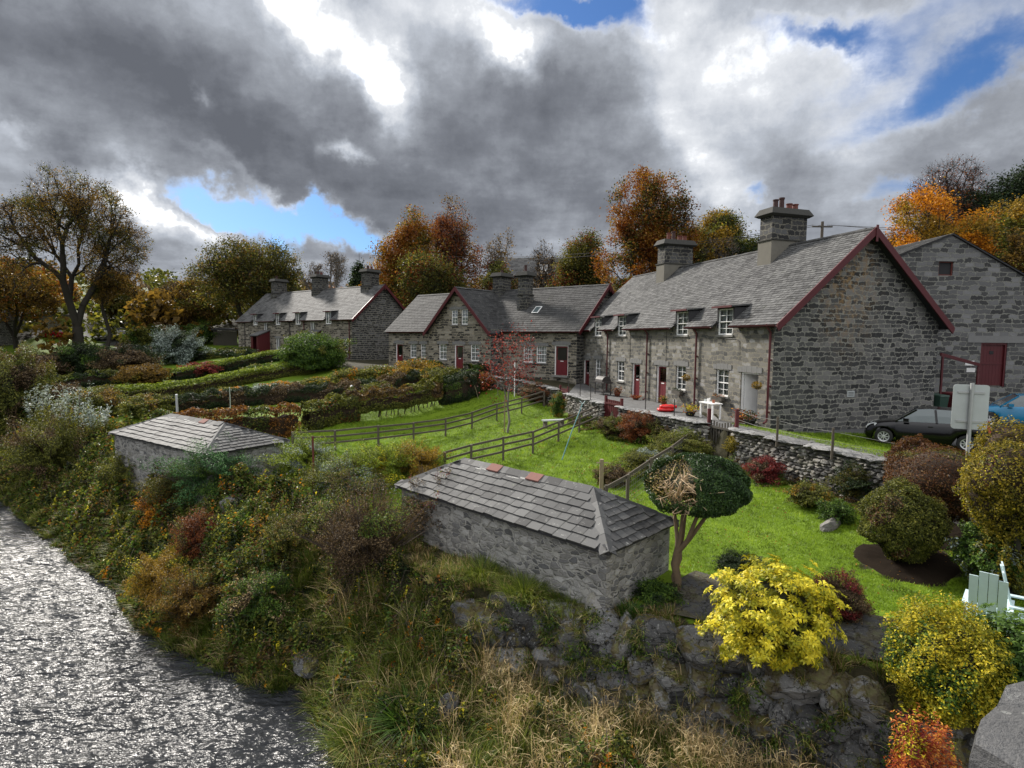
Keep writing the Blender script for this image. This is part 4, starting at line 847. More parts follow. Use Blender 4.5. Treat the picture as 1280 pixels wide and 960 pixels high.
# ---- the middle house: cross gable between two wings
def middle_house():
    # local frame: x across (inward), y along the front from near right corner to far left
    yaw = math.atan2(.78, .62)-.0; root = empty('gabled_stone_house', (4.6, 41, .9), yaw, label='stone house with red trimmed cross gable and two lower wings between the terraces', cat='house')
    V = np.array([math.cos(yaw), math.sin(yaw)]); Ud = np.array([-math.sin(yaw), math.cos(yaw)])
    def at(x, y): q2 = np.array([4.6, 41])+V*x+Ud*y; return q2
    def fy(u, x=0.):
        d = ray(u, 440); P = at(x, 0); n = np.array([-Ud[1], Ud[0]]); t = (n@P)/(n@d[:2]); return ((d[:2]*t)-P)@Ud
    Wd, ev, rs = 7.9, 3.45, 3.4; k = rs/(Wd/2); ya, yb, yc = fy(624, 0), fy(536, -1.2), fy(486, 0)
    yr = fy(613, -1.2)
    print('middle house', ya, yr, yb, yc)
    FM = facing((0, yr, 0), (0, -1, 0), (1, 0, 0)); X = lambda a: yr-a
    # right wing front
    w = MB(); wn = [fy(660), fy(676.5)]; dd = fy(701.5); ops = [(X(a)-.46, X(a)+.46, .85, 2.1) for a in wn]+[(X(dd)-.6, X(dd)+.6, 0, 2.2)]
    wall_face(w, FM, yr, -1.5, ev-.05, ops)
    # left wing front
    FL = facing((0, yc, 0), (0, -1, 0), (1, 0, 0)); XL = lambda a: yc-a
    lw = [fy(516.5), fy(529)]; ld = fy(499); opl = [(XL(lw[0])-.42, XL(lw[0])+.42, .85, 2.1), (XL(lw[1])-.32, XL(lw[1])+.32, .85, 2.1), (XL(ld)-.5, XL(ld)+.5, 0, 2.12)]
    wall_face(w, FL, yc-yb, -1.5, ev-.05, opl)
    # gable block front
    gx = -1.2; GMx = facing((gx, yb, 0), (0, -1, 0), (1, 0, 0)); XG = lambda a: yb-a; gw = yb-yr; ge, gr = 3.3, 3.45
    wg = [fy(553.5, gx), fy(593.5, gx)]; gd = fy(573.5, gx); gu = [fy(568, gx), fy(580.5, gx)]
    opg = [(XG(a)-.46, XG(a)+.46, .85, 2.15) for a in wg]+[(XG(gd)-.5, XG(gd)+.5, 0, 2.12)]
    wall_face(w, GMx, gw, -1.5, ge-.02, opg)
    # gable triangle with two upper windows set in it
    zt0, zt1 = 3.75, 4.95; xs_ = sorted([XG(gu[0])-.36, XG(gu[0])+.36, XG(gu[1])-.36, XG(gu[1])+.36]); T = lambda pts: [(np.array(GMx)[:3, :3]@np.array(p)+np.array(GMx)[:3, 3]) for p in pts]
    ht = lambda x: ge+gr*(1-abs(x-gw/2)/(gw/2))
    def strip_(x0, x1, zlo):
        xx = [x0]+([gw/2] if x0 < gw/2 < x1 else [])+[x1]; w.poly(T([(x0, 0, zlo(x0)), (x1, 0, zlo(x1))]+[(x, 0, ht(x)-.03) for x in xx[::-1]]))
    b0 = lambda x: ge-.02
    w.poly(T([(0, 0, ge-.02), (xs_[0], 0, ge-.02), (xs_[0], 0, ht(xs_[0])-.03)])); strip_(xs_[1], xs_[2], b0); w.poly(T([(xs_[3], 0, ge-.02), (gw, 0, ge-.02), (xs_[3], 0, ht(xs_[3])-.03)]))
    for a, b in ((xs_[0], xs_[1]), (xs_[2], xs_[3])):
        w.poly(T([(a, 0, ge-.02), (b, 0, ge-.02), (b, 0, zt0), (a, 0, zt0)])); strip_(a, b, lambda x: zt1)
        for x in (a, b): w.poly(T([(x, 0, zt0), (x, .16, zt0), (x, .16, zt1), (x, 0, zt1)]))
    w.build('front_wall', M['house_stone'], root)
    s = MB(); s.poly([(0, 0, -1.5), (Wd, 0, -1.5), (Wd, 0, ev-.03), (Wd/2, 0, ev+rs-.04), (0, 0, ev-.03)]); s.poly([(0, yc, -1.5), (0, yc, ev-.03), (Wd/2, yc, ev+rs-.04), (Wd, yc, ev-.03), (Wd, yc, -1.5)])
    for y in (yr, yb): s.add([(gx, y, -1.5), (0, y, -1.5), (0, y, ev), (gx, y, ev)], [(0, 1, 2, 3)])
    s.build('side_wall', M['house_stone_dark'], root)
    pitched_roof(root, Wd, -.35, yc+.3, ev, rs, M['slate_dark'], .42, .24, seed=8); barge(root, Wd, -.35, ev, rs)
    # cross roof: ridge runs inward (x) from the gable apex to the main ridge
    ym = (yr+yb)/2; zr = ge+gr; kk = gr/(gw/2); fo = .25; xe = Wd/2; rng = np.random.default_rng(4); cr = MB(); sv = np.array([0, 1, kk])/math.hypot(1, kk)
    x0 = gx-.4
    for sg in (1, -1):
        y0 = yr-fo if sg > 0 else yb+fo; e0 = ge-kk*fo
        def clip(u, v, sg=sg):
            xx = (x0+u) if sg < 0 else (xe-u); z = e0+v*sv[2]; return z > ev+k*xx-.12
        vv = np.array([0, sg*sv[1], sv[2]])
        if sg < 0: slates(cr, (x0, y0, e0), (1, 0, 0), vv, xe-x0, math.hypot(gw/2+fo, kk*(gw/2+fo)), .42, .24, rng, clip, lift=.02) if False else slates(cr, (x0, y0, e0+.01), (1, 0, 0), vv, xe-x0, math.hypot(gw/2+fo, kk*(gw/2+fo)), .42, .24, rng, clip, lift=.02)
        else: slates(cr, (xe, y0, e0+.01), (-1, 0, 0), vv, xe-x0, math.hypot(gw/2+fo, kk*(gw/2+fo)), .42, .24, rng, clip, lift=.02)
        P = [(x0, y0, e0-.01), (x0, ym, zr-.01), ((zr-ev)/k, ym, zr-.01), ((e0-ev)/k+.1, y0, e0-.01)]; cr.prism(P, (0, 0, -.07), mat=1)
    co = cr.build('gable_roof', [M['slate_dark'], M['slate_edge']], root); rt = MB(); ridge_tiles(rt, (x0, ym, zr), (xe, ym, zr), .16, rng); rt.build('ridge_tiles', M['slate_dark'], co)
    # its barge boards (local helper in the gable plane)
    for sg in (0, 1):
        Yf = (lambda t: yr+t) if sg == 0 else (lambda t: yb-t); vz = .25*math.hypot(1, kk); e0 = ge-kk*fo
        P = [(x0, Yf(-fo-.03), e0+.02-.03*kk), (x0, ym, zr+.03), (x0, ym, zr+.03-vz), (x0, Yf(-fo+.07), e0+.07*kk-vz+.03), (x0, Yf(-fo-.03), e0-.13)]
        MB().prism(P, (-.06, 0, 0)).build('bargeboard', M['oxblood'], root)
    gutter(root, FM, .3, yr+.3, ev-.26); gutter(root, FL, 0, yc-yb-.3, ev-.26)
    for a in wn: make_window(root, FM, X(a)-.46, X(a)+.46, .85, 2.1, 4, 4)
    make_door(root, FM, X(dd)-.6, X(dd)+.6, 0, 2.2)
    make_window(root, FL, *opl[0][:2], .85, 2.1); make_window(root, FL, *opl[1][:2], .85, 2.1); make_door(root, FL, XL(ld)-.5, XL(ld)+.5, 0, 2.12)
    for a in wg: make_window(root, GMx, XG(a)-.46, XG(a)+.46, .85, 2.15)
    make_door(root, GMx, XG(gd)-.5, XG(gd)+.5, 0, 2.12)
    for a in gu: make_window(root, GMx, XG(a)-.36, XG(a)+.36, zt0, zt1)
    downpipe(root, FM, .3, 0, ev-.25)
    sl = MB(); a = fy(655); c = .95; n = np.array([-k, 0, 1])/math.hypot(1, k); ux = np.array([1, 0, k])/math.hypot(1, k)
    o = np.array([1.35, a, ev+k*1.35])+n*.05; r = np.array([0, -1, 0]); sl.prism([o-r*.3, o+r*.3, o+r*.3+ux*.8, o-r*.3+ux*.8], n*.05); fr = sl.build('skylight', M['white'], root)
    o = o+n*.055; MB().poly([o-r*.24+ux*.06, o+r*.24+ux*.06, o+r*.24+ux*.74, o-r*.24+ux*.74]).build('pane', M['car_glass'], fr)
    make_chimney(root, (2.2, fy(654, 2.0)), .95, .95, 4.2, 6.2, 7.6, [(0, 0, .55, .14, 1)], base='chimney_stone')
    make_chimney(root, (Wd/2, ym-.3), 1.5, 1.0, 5.5, 6.9, 7.9, [(0, 0, .3, .14, 1)], base='chimney_stone')
    return root
middle_house()
# ---- big barn on the right
def barn():
    root = empty('stone_barn', (22.6, 30, 0), .02, label='large plain stone barn gable with a red loft door behind the terrace', cat='barn')
    w1, w2 = 9.5, 12.0; z0, zt = -1.5, 9.05
    g = MB(); dx0, dx1, dz0, dz1 = 1.95, 3.35, 1.25, 3.55; wx0, wx1, wz0, wz1 = -.58, .18, 7.0, 7.72
    zl = lambda x: zt+.41*x if x < 0 else zt-.52*x
    xs_ = [-w1, wx0, 0, wx1, dx0, dx1, w2]
    for a, b in zip(xs_[:-1], xs_[1:]):
        segs = [(z0, None)]
        if a >= dx0 and b <= dx1: segs = [(z0, dz0), (dz1, None)]
        elif a >= wx0 and b <= wx1: segs = [(z0, wz0), (wz1, None)]
        for c, d in segs: g.add([(a, 0, c), (b, 0, c), (b, 0, d if d is not None else zl(b)), (a, 0, d if d is not None else zl(a))], [(0, 1, 2, 3)])
    for (a, b, c, d) in ((dx0, dx1, dz0, dz1), (wx0, wx1, wz0, wz1)):
        g.add([(a, 0, c), (a, .2, c), (a, .2, d), (a, 0, d)], [(0, 3, 2, 1)]); g.add([(b, 0, c), (b, .2, c), (b, .2, d), (b, 0, d)], [(0, 1, 2, 3)]); g.add([(a, 0, c), (b, 0, c), (b, .2, c), (a, .2, c)], [(0, 1, 2, 3)]); g.add([(a, 0, d), (b, 0, d), (b, .2, d), (a, .2, d)], [(0, 3, 2, 1)])
    g.add([(-w1, 0, z0), (-w1, 14, z0), (-w1, 14, zl(-w1)), (-w1, 0, zl(-w1))], [(0, 3, 2, 1)]); g.add([(w2, 0, z0), (w2, 14, z0), (w2, 14, zl(w2)), (w2, 0, zl(w2))], [(0, 1, 2, 3)])
    g.build('wall', M['barn_stone'], root)
    r = MB(); rng = np.random.default_rng(3)
    slates(r, (-w1-.2, 14, zl(-w1-.2)+.1), (0, -1, 0), unit((1, 0, .41)), 14.12, math.hypot(w1+.2, .41*(w1+.2)), .4, .24, rng); slates(r, (w2+.2, -.12, zl(w2+.2)+.1), (0, 1, 0), unit((-1, 0, .52)), 14.12, math.hypot(w2+.2, .52*(w2+.2)), .4, .24, rng)
    r.prism([(-w1-.2, -.1, zl(-w1-.2)+.02), (0, -.1, zt+.02), (0, 14, zt+.02), (-w1-.2, 14, zl(-w1-.2)+.02)], (0, 0, .07), mat=1); r.prism([(0, -.1, zt+.02), (w2+.2, -.1, zl(w2+.2)+.02), (w2+.2, 14, zl(w2+.2)+.02), (0, 14, zt+.02)], (0, 0, .07), mat=1)
    r.build('roof', [M['slate_dark'], M['slate_edge']], root)
    d = MB()
    n = 7
    for i in range(n): a = dx0+.09+(dx1-dx0-.18)*i/n; d.box(a+.004, a+(dx1-dx0-.18)/n-.004, .12, .16, dz0+.05, dz1-.1)
    d.box(dx0+.1, dx1-.1, .095, .119, 2.42, 2.5); do = d.build('door', M['oxblood'], root)
    f = MB(); f.box(dx0, dx0+.09, .03, .18, dz0, dz1); f.box(dx1-.09, dx1, .03, .18, dz0, dz1); f.box(dx0+.09, dx1-.09, .03, .18, dz1-.1, dz1); f.build('door_frame', M['oxblood'], do)
    MB().box(2.5, 2.72, .10, .118, 2.95, 3.12).build('vent', M['dark'], do)
    w = MB(); w.box(wx0, wx1, .12, .18, wz0, wz1); wi = w.build('window', M['dark'], root); f = MB()
    for b in ((wx0, wx0+.05), (wx1-.05, wx1)): f.box(*b, .05, .119, wz0, wz1)
    f.box(wx0+.05, wx1-.05, .05, .119, wz1-.05, wz1); f.box(wx0+.05, wx1-.05, .05, .119, wz0, wz0+.05); f.build('frame', M['rust'], wi)
    MB().box(1.2, 4.3, -.035, .1, dz1+.001, dz1+.36).build('lintel', M['lintel'], root)
    MB().box(wx0-.2, wx1+.15, -.03, .1, wz1+.001, wz1+.16).build('lintel', M['lintel'], root)
    n = MB(); n.box(1.15, 1.62, -.03, -.001, 2.35, 2.6); n.box(1.25, 1.7, -.03, -.001, 2.0, 2.22); n.build('notice', M['white'], root)
    return root
barn()
def small_shed():
    p = gp(284, 431); root = empty('wooden_shed', tuple(p), .47, label='small dark lean-to shed left of the distant cottage row', cat='shed')
    MB().box(-1.3, 1.4, -1.2, 1.2, -.3, 2.1).build('boarded_wall', M['wood_dark'], root); MB().box(-1.9, -1.31, -1.1, 1.1, -.3, 2.2).build('side_wall', M['wood'], root)
    MB().hexa([(-2.2, -1.5, 2.21), (1.6, -1.5, 2.21), (1.6, 1.4, 2.5), (-2.2, 1.4, 2.3), (-2.2, -1.5, 2.4), (1.6, -1.5, 2.4), (1.6, 1.4, 2.6), (-2.2, 1.4, 2.6)]).build('roof', M['slate_edge'], root)
    return root
small_shed()
def far_house(loc, yaw, label):
    root = empty('distant_house', loc, yaw, label=label, cat='house')
    w = MB(); w.box(-6, 6, 0, 8, -2, 4.6); w.prism([(-6, 0, 4.6), (-6, 8, 4.6), (-6, 4, 7.9)], (12, 0, 0)); w.build('wall', M['house_stone_dark'], root)
    r = MB(); rng = np.random.default_rng(9); v = unit((0, 4.3, 3.55)); slates(r, (-6.3, -.3, 4.45), (1, 0, 0), v, 12.6, 5.6, .5, .3, rng); slates(r, (6.3, 8.3, 4.45), (-1, 0, 0), (v[0], -v[1], v[2]), 12.6, 5.6, .5, .3, rng)
    r.build('roof', [M['slate_row'], M['slate_edge']], root)
    FM = facing((0, 0, 0), (1, 0, 0), (0, 1, 0))
    d = MB(); d.box(.6, 2.2, -.12, 1.6, 4.7, 6.4); do = d.build('dormer', M['slate_edge'], root); MB().box(.7, 2.1, -.16, -.121, 4.85, 6.3).build('window', M['white'], do)
    d = MB(); d.prism([(.3, -.4, 6.41), (2.5, -.4, 6.41), (1.4, -.4, 7.4)], (0, 3.2, 0)); d.build('dormer_roof', M['slate_row'], do)
    return root
far_house((-73.5, 76, 1.0), .72, 'slate roofed house half hidden by trees at the far left edge')
p = atd(668, 352, 92); far_house((p[0], p[1], p[2]-3.6), -.1, 'grey roofed house glimpsed between the trees above the middle house')
# ---- the two privies with their hipped slate roofs
def privy(loc, yaw, Lp, Wp, wall, label, seed, red, name='stone_privy'):
    """local: x from near corner along the long river face, y inward"""
    root = empty(name, loc, yaw, label=label, cat='outhouse', group='slate roofed stone privies on the bank')
    xf = None; rng = np.random.default_rng(seed); H = wall; rise = .68; h = Wp/2
    w = MB()
    # slightly bulging rubble walls as a grid
    def sheet(a, b, nrm, mat, ln, nz=26):
        nx_ = int(ln*14); uu, zz_ = np.meshgrid(np.linspace(0, 1, nx_), np.linspace(-1.1, H, nz)); P = np.asarray(a)[None]*(1-uu.ravel()[:, None])+np.asarray(b)[None]*uu.ravel()[:, None]
        q2 = np.stack([uu.ravel()*ln, zz_.ravel()], 1); off = .020*sn(q2*[1, 1.7], .5, seed)+.014*sn(q2*[1, 1.8], .22, seed+1); edge = np.minimum(uu.ravel(), 1-uu.ravel())*ln; off = off*sst(edge, 0, .06)
        V = np.column_stack([P+np.asarray(nrm)[None]*off[:, None], zz_.ravel()]); i = (np.arange(nz-1)[:, None]*nx_+np.arange(nx_-1)[None]).ravel(); w.add(V, np.stack([i, i+1, i+1+nx_, i+nx_], 1), mat=mat)
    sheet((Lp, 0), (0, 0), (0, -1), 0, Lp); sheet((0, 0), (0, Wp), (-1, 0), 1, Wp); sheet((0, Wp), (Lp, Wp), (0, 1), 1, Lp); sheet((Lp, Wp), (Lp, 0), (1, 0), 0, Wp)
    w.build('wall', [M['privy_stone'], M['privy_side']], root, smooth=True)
    q_ = MB()
    for s in range(3):
        rock(q_, (.10, .10, .1-s*.62), (.34, .34, .62), rng, 2, 7, rot=0, tilt=.04)
    q_.build('corner_stone', M['drystone'], root)
    ov = .13; k = rise/h; r = MB(); e0 = H-k*ov+.02; x0, x1, y0, y1 = -ov, Lp+ov, -ov, Wp+ov; hh = h+ov; zr = H+rise+.02
    A, B = np.array([x0+hh, Wp/2, zr]), np.array([x1-hh, Wp/2, zr]); C = [np.array([x0, y0, e0]), np.array([x1, y0, e0]), np.array([x1, y1, e0]), np.array([x0, y1, e0])]
    for P in ([C[0], C[1], B, A], [C[1], C[2], B], [C[2], C[3], A, B], [C[3], C[0], A]): r.prism(P, (0, 0, -.05), mat=1)
    sl = math.hypot(hh, rise+k*ov); ck = hh/sl; sw, sh = .34, .235
    def hip(Lc): return lambda u, v: (u > v*ck+.02) & (u < Lc-v*ck-.02)
    n_ = .012
    slates(r, C[0]+[-.02, -.03, n_-.01], (1, 0, 0), (0, ck, (rise+k*ov)/sl), x1-x0+.04, sl, sw, sh, rng, hip(x1-x0), lift=.032, jit=.012)
    slates(r, C[2]+[.02, .03, n_-.01], (-1, 0, 0), (0, -ck, (rise+k*ov)/sl), x1-x0+.04, sl, sw, sh, rng, hip(x1-x0), lift=.032, jit=.012)
    slates(r, C[1]+[.03, 0, n_-.01], (0, 1, 0), (-ck, 0, (rise+k*ov)/sl), y1-y0, sl, sw*.85, sh*.8, rng, hip(y1-y0), lift=.024, jit=.016)
    slates(r, C[3]+[-.03, 0, n_-.01], (0, -1, 0), (ck, 0, (rise+k*ov)/sl), y1-y0, sl, sw*.85, sh*.8, rng, hip(y1-y0), lift=.024, jit=.016)
    ro = r.build('roof', [M['slate_privy'], M['slate_edge']], root)
    t = MB(); ridge_tiles(t, A+[0, 0, .03], B+[0, 0, .03], .19, rng, .42); 
    for Cn, T in ((C[0], A), (C[3], A), (C[1], B), (C[2], B)): ridge_tiles(t, Cn+[0, 0, .03], T+[0, 0, .03], .17, rng, .45)
    t.build('ridge_tiles', M['slate_privy'], ro)
    for x, m in red:
        b = MB(); b.hexa([(x, Wp/2-.23, zr-.075), (x+.42, Wp/2-.23, zr-.075), (x+.42, Wp/2, zr+.04), (x, Wp/2, zr+.04), (x, Wp/2-.23, zr-.045), (x+.42, Wp/2-.23, zr-.045), (x+.42, Wp/2, zr+.075), (x, Wp/2, zr+.075)]); b.build('replaced_ridge_tile', M[m], ro)
    m_ = MB()
    for x, n in ((1.9, 0), (3.2, 1)):
        for _ in range(4):
            a = x+rng.uniform(-.1, .5); v0 = sl*rng.uniform(.75, .9); z = e0+(rise+k*ov)*v0/sl; y = y0+hh*v0/sl; m_.box(a, a+.22, y, y+.09, z+.028, z+.05)
    m_.build('lime_patch', M['lime'], ro)
    return root
PR1 = dict(o=np.array([1.9, 10.97]), d=unit(np.array([-5.0, 4.83]))); PR2 = dict(o=np.array([-10.7, 19.8]), d=unit(np.array([-6.3, 4.3])))
def privy_at(Pd, zg, Lp, Wp, wall, label, seed, red):
    d = Pd['d']; yaw = math.atan2(d[1], d[0])   # local x = d ; local y must point inward (away from river): rotate -90
    # y axis of the empty is left of x; inward here is to the right, so start from the far end instead
    o = Pd['o']+d*Lp; return privy((o[0], o[1], zg), yaw+math.pi, Lp, Wp, wall, label, seed, red)
privy_at(PR1, -1.92, 6.9, 2.5, 1.32, 'near stone privy with hipped slate roof and two brick red ridge tiles', 3, [(2.35, 'brick_red'), (3.75, 'brick_red')])
privy_at(PR2, -2.2, 7.4, 3.1, 1.6, 'far stone privy with hipped slate roof at the left, half sunk in scrub', 4, [(4.3, 'brick_red'), (5.4, 'slate_row')])
# ------------------------------------------------------------ shrubs, hedges and bank growth
def top_at(p, v): return atd(640, v+.010*(0), p[1])[2] if False else (CZ+(ray(640, v)[2]/ray(640, v)[1])*p[1])
def htop(p, u, v): return (CZ+(ray(u, v)[2]/ray(u, v)[1])*p[1])-p[2]
def crown_pts(rng, n, R, bump=.14, shell=.72, bscale=.8, flat=-1.0, seed=0, lobes=0):
    """points in the outer shell of a lumpy ellipsoid centred at 0"""
    d = unit(rng.normal(size=(int(n*1.6)+10, 3))); d = d[d[:, 2] > flat][:n]
    r = 1+bump*sn(d, bscale, seed)+bump*.5*sn(d, bscale*.4, seed+1)
    rr = r*rng.uniform(shell**3, 1.04, len(d))**(1/3.)
    return d*rr[:, None]*R, d
def core_mesh(R, seed, bump, scale=.80, sub=3, c=(0, 0, 0), flat=-1.):
    V, T = ico(sub); r = 1+bump*sn(V, .8, seed); W = V*r[:, None]*np.asarray(R)*scale
    W[:, 2] = np.maximum(W[:, 2], flat*R[2]*scale); return MB().add(W+np.asarray(c), T=T)
def shrub(name, label, u, vb, hw, vt, leaf, size, n, cat='shrub', gap=0.0, depth=1.0, bump=.14, shell=.72, core='core_green', stems=7, up=.35, asp=.55, flat=-1., group=None, cov=1.0, base=None, stem='bark', twigs=0, mix=None, tiny=.0, pointy=0.):
    """gap = bare stem share of the height. Leaves are real faces around an inner mass of twigs."""
    rng = np.random.default_rng(abs(hash((u*7+vb*13))) % 99991 if False else int(u*131+vb*17+vt*7) % 99991)
    p = gp(u, vb) if base is None else np.asarray(base, float); rx = hw*p[1]/F; h = htop(p, u, vt); rz = h*(1-gap)/2; cz = h-rz
    R = np.array([rx, rx*depth, rz*1.04]); root = empty(name, tuple(p), 0, label=label, cat=cat, group=group); sd = int(rng.integers(9999))
    pp = 1.6; A_ = 4*np.pi*(((R[0]*R[1])**pp+(R[0]*R[2])**pp+(R[1]*R[2])**pp)/3)**(1/pp); n = int(np.clip(2.1*cov*A_/(size*size*asp*.5), 500, 42000)); P, d = crown_pts(rng, n, R, bump, shell, .8, flat, sd)
    if pointy: P[:, :2] *= (1-pointy*np.clip((P[:, 2]/rz+1)/2, 0, 1))[:, None]
    P = P+[0, 0, cz]; k = P[:, 2] > .01; P, d = P[k], d[k]
    t = rng.uniform(0, 1, len(P))
    mats = [L[leaf]]+([L[m] for m in mix] if mix else []); mi = 0
    if mix: mi = (sn(P, rx*1.2, sd+5) > .55).astype(int)*(1+rng.integers(0, len(mix), len(P)))
    mb = MB(); mb.leaves(P, size, t, rng, asp, up, mi, out=d*.6); mb.build('foliage', mats, root)
    if core: core_mesh(R, sd, bump, .60, 3, (0, 0, cz)).build('inner_branches', M[core], root, smooth=True)
    s = MB(); m = stems; a = rng.uniform(0, 6.28, m); b0 = np.stack([np.cos(a)*rx*.10, np.sin(a)*rx*.10, np.full(m, -.08)], 1); b1 = np.stack([np.cos(a)*rx*.45, np.sin(a)*rx*.45*depth, np.full(m, max(cz-rz*.3, h*.3))], 1)
    s.cones(b0, b1, np.full(m, .035*max(rx, .5)), np.full(m, .022*max(rx, .5)), 6)
    if twigs:
        q1, dd = crown_pts(rng, twigs, R*1.08, bump, .8, .8, flat, sd); q1 = q1+[0, 0, cz]; q0 = q1*rng.uniform(.45, .8, (len(q1), 1)); q0[:, 2] = np.maximum(q0[:, 2], .02); s.cones(q0, q1, np.full(len(q1), .006+.004*p[1]/20), np.full(len(q1), .002+.001*p[1]/20), 3)
    s.build('stem', M[stem], root); return root
def hedge(name, label, px, hgt, wid, leaf, size, dens, mix=None, core='core_brown', pts=None, seed=1, topmat=None, ragged=.08, gap=0., group=None, taper=None):
    """px: base points (photo u,v) or world points"""
    size *= 1.3; rng = np.random.default_rng(seed); LN = np.array([gp(*q2)[:2] for q2 in px]) if pts is None else np.asarray(pts, float)
    _, tot = polyline_at(LN, 0.); c0 = LN.mean(0); root = empty(name, (*c0, Hgt(*c0)[0]), 0, label=label, cat='hedge', group=group); z0 = Hgt(*c0)[0]
    hg = lambda s: hgt*(1 if taper is None else (taper[0]+(taper[1]-taper[0])*s/tot))*(1+ragged*sn(np.atleast_1d(s)[:, None], 1.7, seed))
    n = int(min(tot*(2*hgt+wid)*2.0/(size*size*.6*.5), 90000)); s = rng.uniform(0, tot, n); C, _ = polyline_at(LN, s); e = .05; A, _ = polyline_at(LN, np.minimum(s+e, tot)); B, _ = polyline_at(LN, np.maximum(s-e, 0)); d = unit(A-B); nr = np.stack([-d[:, 1], d[:, 0]], 1)
    # superellipse cross section
    th = rng.uniform(0, 2*np.pi, n); ct, st = np.cos(th), np.sin(th); ex = .45; cx = np.sign(ct)*np.abs(ct)**ex; cy = np.sign(st)*np.abs(st)**ex
    H = hg(s); rr = 1+.06*sn(np.stack([s, cx*wid/2, cy*H/2], 1), .7, seed+2); rr = rr*rng.uniform(.82, 1.05, n)
    endf = np.minimum(1, np.sqrt(np.clip(np.minimum(s, tot-s)/(wid*.5), .02, 1)))
    off = cx*wid/2*rr*endf; zz = H*gap+(H*(1-gap))*(.5+.5*cy*rr*np.minimum(1, .5+endf))
    G = C+nr*off[:, None]; k = zz > 0.02; P = np.column_stack([G, Hgt(G[:, 0], G[:, 1])+zz-z0])[k]; P[:, :2] -= c0
    out = np.column_stack([nr*cx[:, None], cy])[k]; t = rng.uniform(0, 1, len(P)); mats = [L[leaf]]; mi = np.zeros(len(P), int)
    if mix: mats += [L[m] for m in mix]; q2 = sn(np.stack([s, zz], 1), 2.5, seed+9)[k]; mi = (q2 > .45).astype(int)*rng.integers(1, len(mix)+1, len(P))
    if topmat: mats += [L[topmat]]; mi = np.where(cy[k]+rng.normal(0, .12, len(P)) > .50, len(mats)-1, mi)
    MB().leaves(P, size, t, rng, .6, .3, mi, out=out*.7).build('foliage', mats, root)
    m = max(6, int(tot/.5)); S = np.linspace(wid*.3, tot-wid*.3, m); C, _ = polyline_at(LN, S); A, _ = polyline_at(LN, np.minimum(S+e, tot)); B, _ = polyline_at(LN, np.maximum(S-e, 0)); d = unit(A-B); nr = np.stack([-d[:, 1], d[:, 0]], 1); H = hg(S); gz = Hgt(C[:, 0], C[:, 1])-z0
    sec = [(-.22, .0+gap), (-.28, .4), (-.22, .66), (.22, .66), (.28, .4), (.22, .0+gap)]; V = np.stack([np.column_stack([C+nr*(a*wid)-c0, gz+H*b]) for a, b in sec], 1).reshape(-1, 3); V += rng.normal(0, .02, V.shape)
    Q = [(i*6+j, i*6+j+1, (i+1)*6+j+1, (i+1)*6+j) for i in range(m-1) for j in range(5)]; cm = MB().add(V, Q)
    if gap: 
        ns = int(tot/.35); S = rng.uniform(.2, tot-.2, ns); C, _ = polyline_at(LN, S); g2 = Hgt(C[:, 0], C[:, 1])-z0; b0 = np.column_stack([C-c0, g2-.05]); b1 = b0+np.column_stack([rng.normal(0, .15, (ns, 2)), np.full(ns, hgt*.6)]); cm.cones(b0, b1, np.full(ns, .03), np.full(ns, .02), 5)
    cm.build('inner_branches', M[core], root); return root
# --- the clipped and flowering shrubs round the near lawn
shrub('round_bush', 'clipped round green gold bush standing in a circle of bare soil on the near lawn', 1124, 700, 47, 607, 'olive', .05, 15000, 'bush', gap=.06, bump=.09, shell=.86, mix=['olive', 'dead', 'topiary_brown'], twigs=300)
def topiary_tree(name, label, u, vb, hw, vt, vbot, leaf, size, n, mix, seed, stemr=.05, stem='bark', us=None, bump=.07, lean=(0, 0)):
    rng = np.random.default_rng(seed); us = us or u; p = gp(us, vb); rx = hw*p[1]/F; H = htop(p, u, vt); zb = htop(p, u, vbot); rz = (H-zb)/2; cz = (H+zb)/2; cx = (u-us)*p[1]/F
    root = empty(name, tuple(p), 0, label=label, cat='topiary tree'); R = np.array([rx, rx*.95, rz]); P, d = crown_pts(rng, n, R, bump, .86, .8, -1, seed); P += [cx, 0, cz]
    mi = (sn(P, rx, seed+5) > .5).astype(int)*rng.integers(1, len(mix)+1, len(P)) if mix else 0
    MB().leaves(P, size, rng.uniform(0, 1, len(P)), rng, .55, .3, mi, out=d*.7).build('foliage', [L[leaf]]+[L[m] for m in mix], root)
    core_mesh(R, seed, bump, .84, 3, (cx, 0, cz)).build('inner_branches', M['core_brown'], root, smooth=True)
    s = MB()
    for i in range(5):
        a = i*1.26+rng.uniform(-.3, .3); e = np.array([cx+np.cos(a)*rx*.5, np.sin(a)*rx*.5, zb+rz*.5]); b = np.array([np.cos(a)*.05, np.sin(a)*.05, -.1]); f = b*.9+np.array([cx*.15, 0, zb*.45]); g = (f+e)/2+rng.normal(0, .05, 3)
        s.tube([b, f, g, e], [stemr*1.25, stemr, stemr*.8, stemr*.55], 7)
    s.build('trunk', M[stem], root, smooth=True); return root, p, rx, (cx, cz, rz)
topiary_tree('brown_topiary', 'round headed brown leaved topiary on short bare stems behind the round bush', 1168, 674, 60, 558, 645, 'topiary_brown', .05, 14000, ['oak_green'], 21, .05, us=1180)
topiary_tree('golden_topiary', 'tall clipped golden green topiary at the right edge in front of the sign', 1264, 745, 60, 528, 672, 'topiary_gold', .05, 22000, ['lime_yellow', 'olive', 'topiary_brown'], 22, .07, us=1266, bump=.10)
shrub('bush', 'small brown bush beside the black car and the end of the path', 1142, 600, 30, 549, 'topiary_brown', .06, 3000, 'bush', bump=.12)
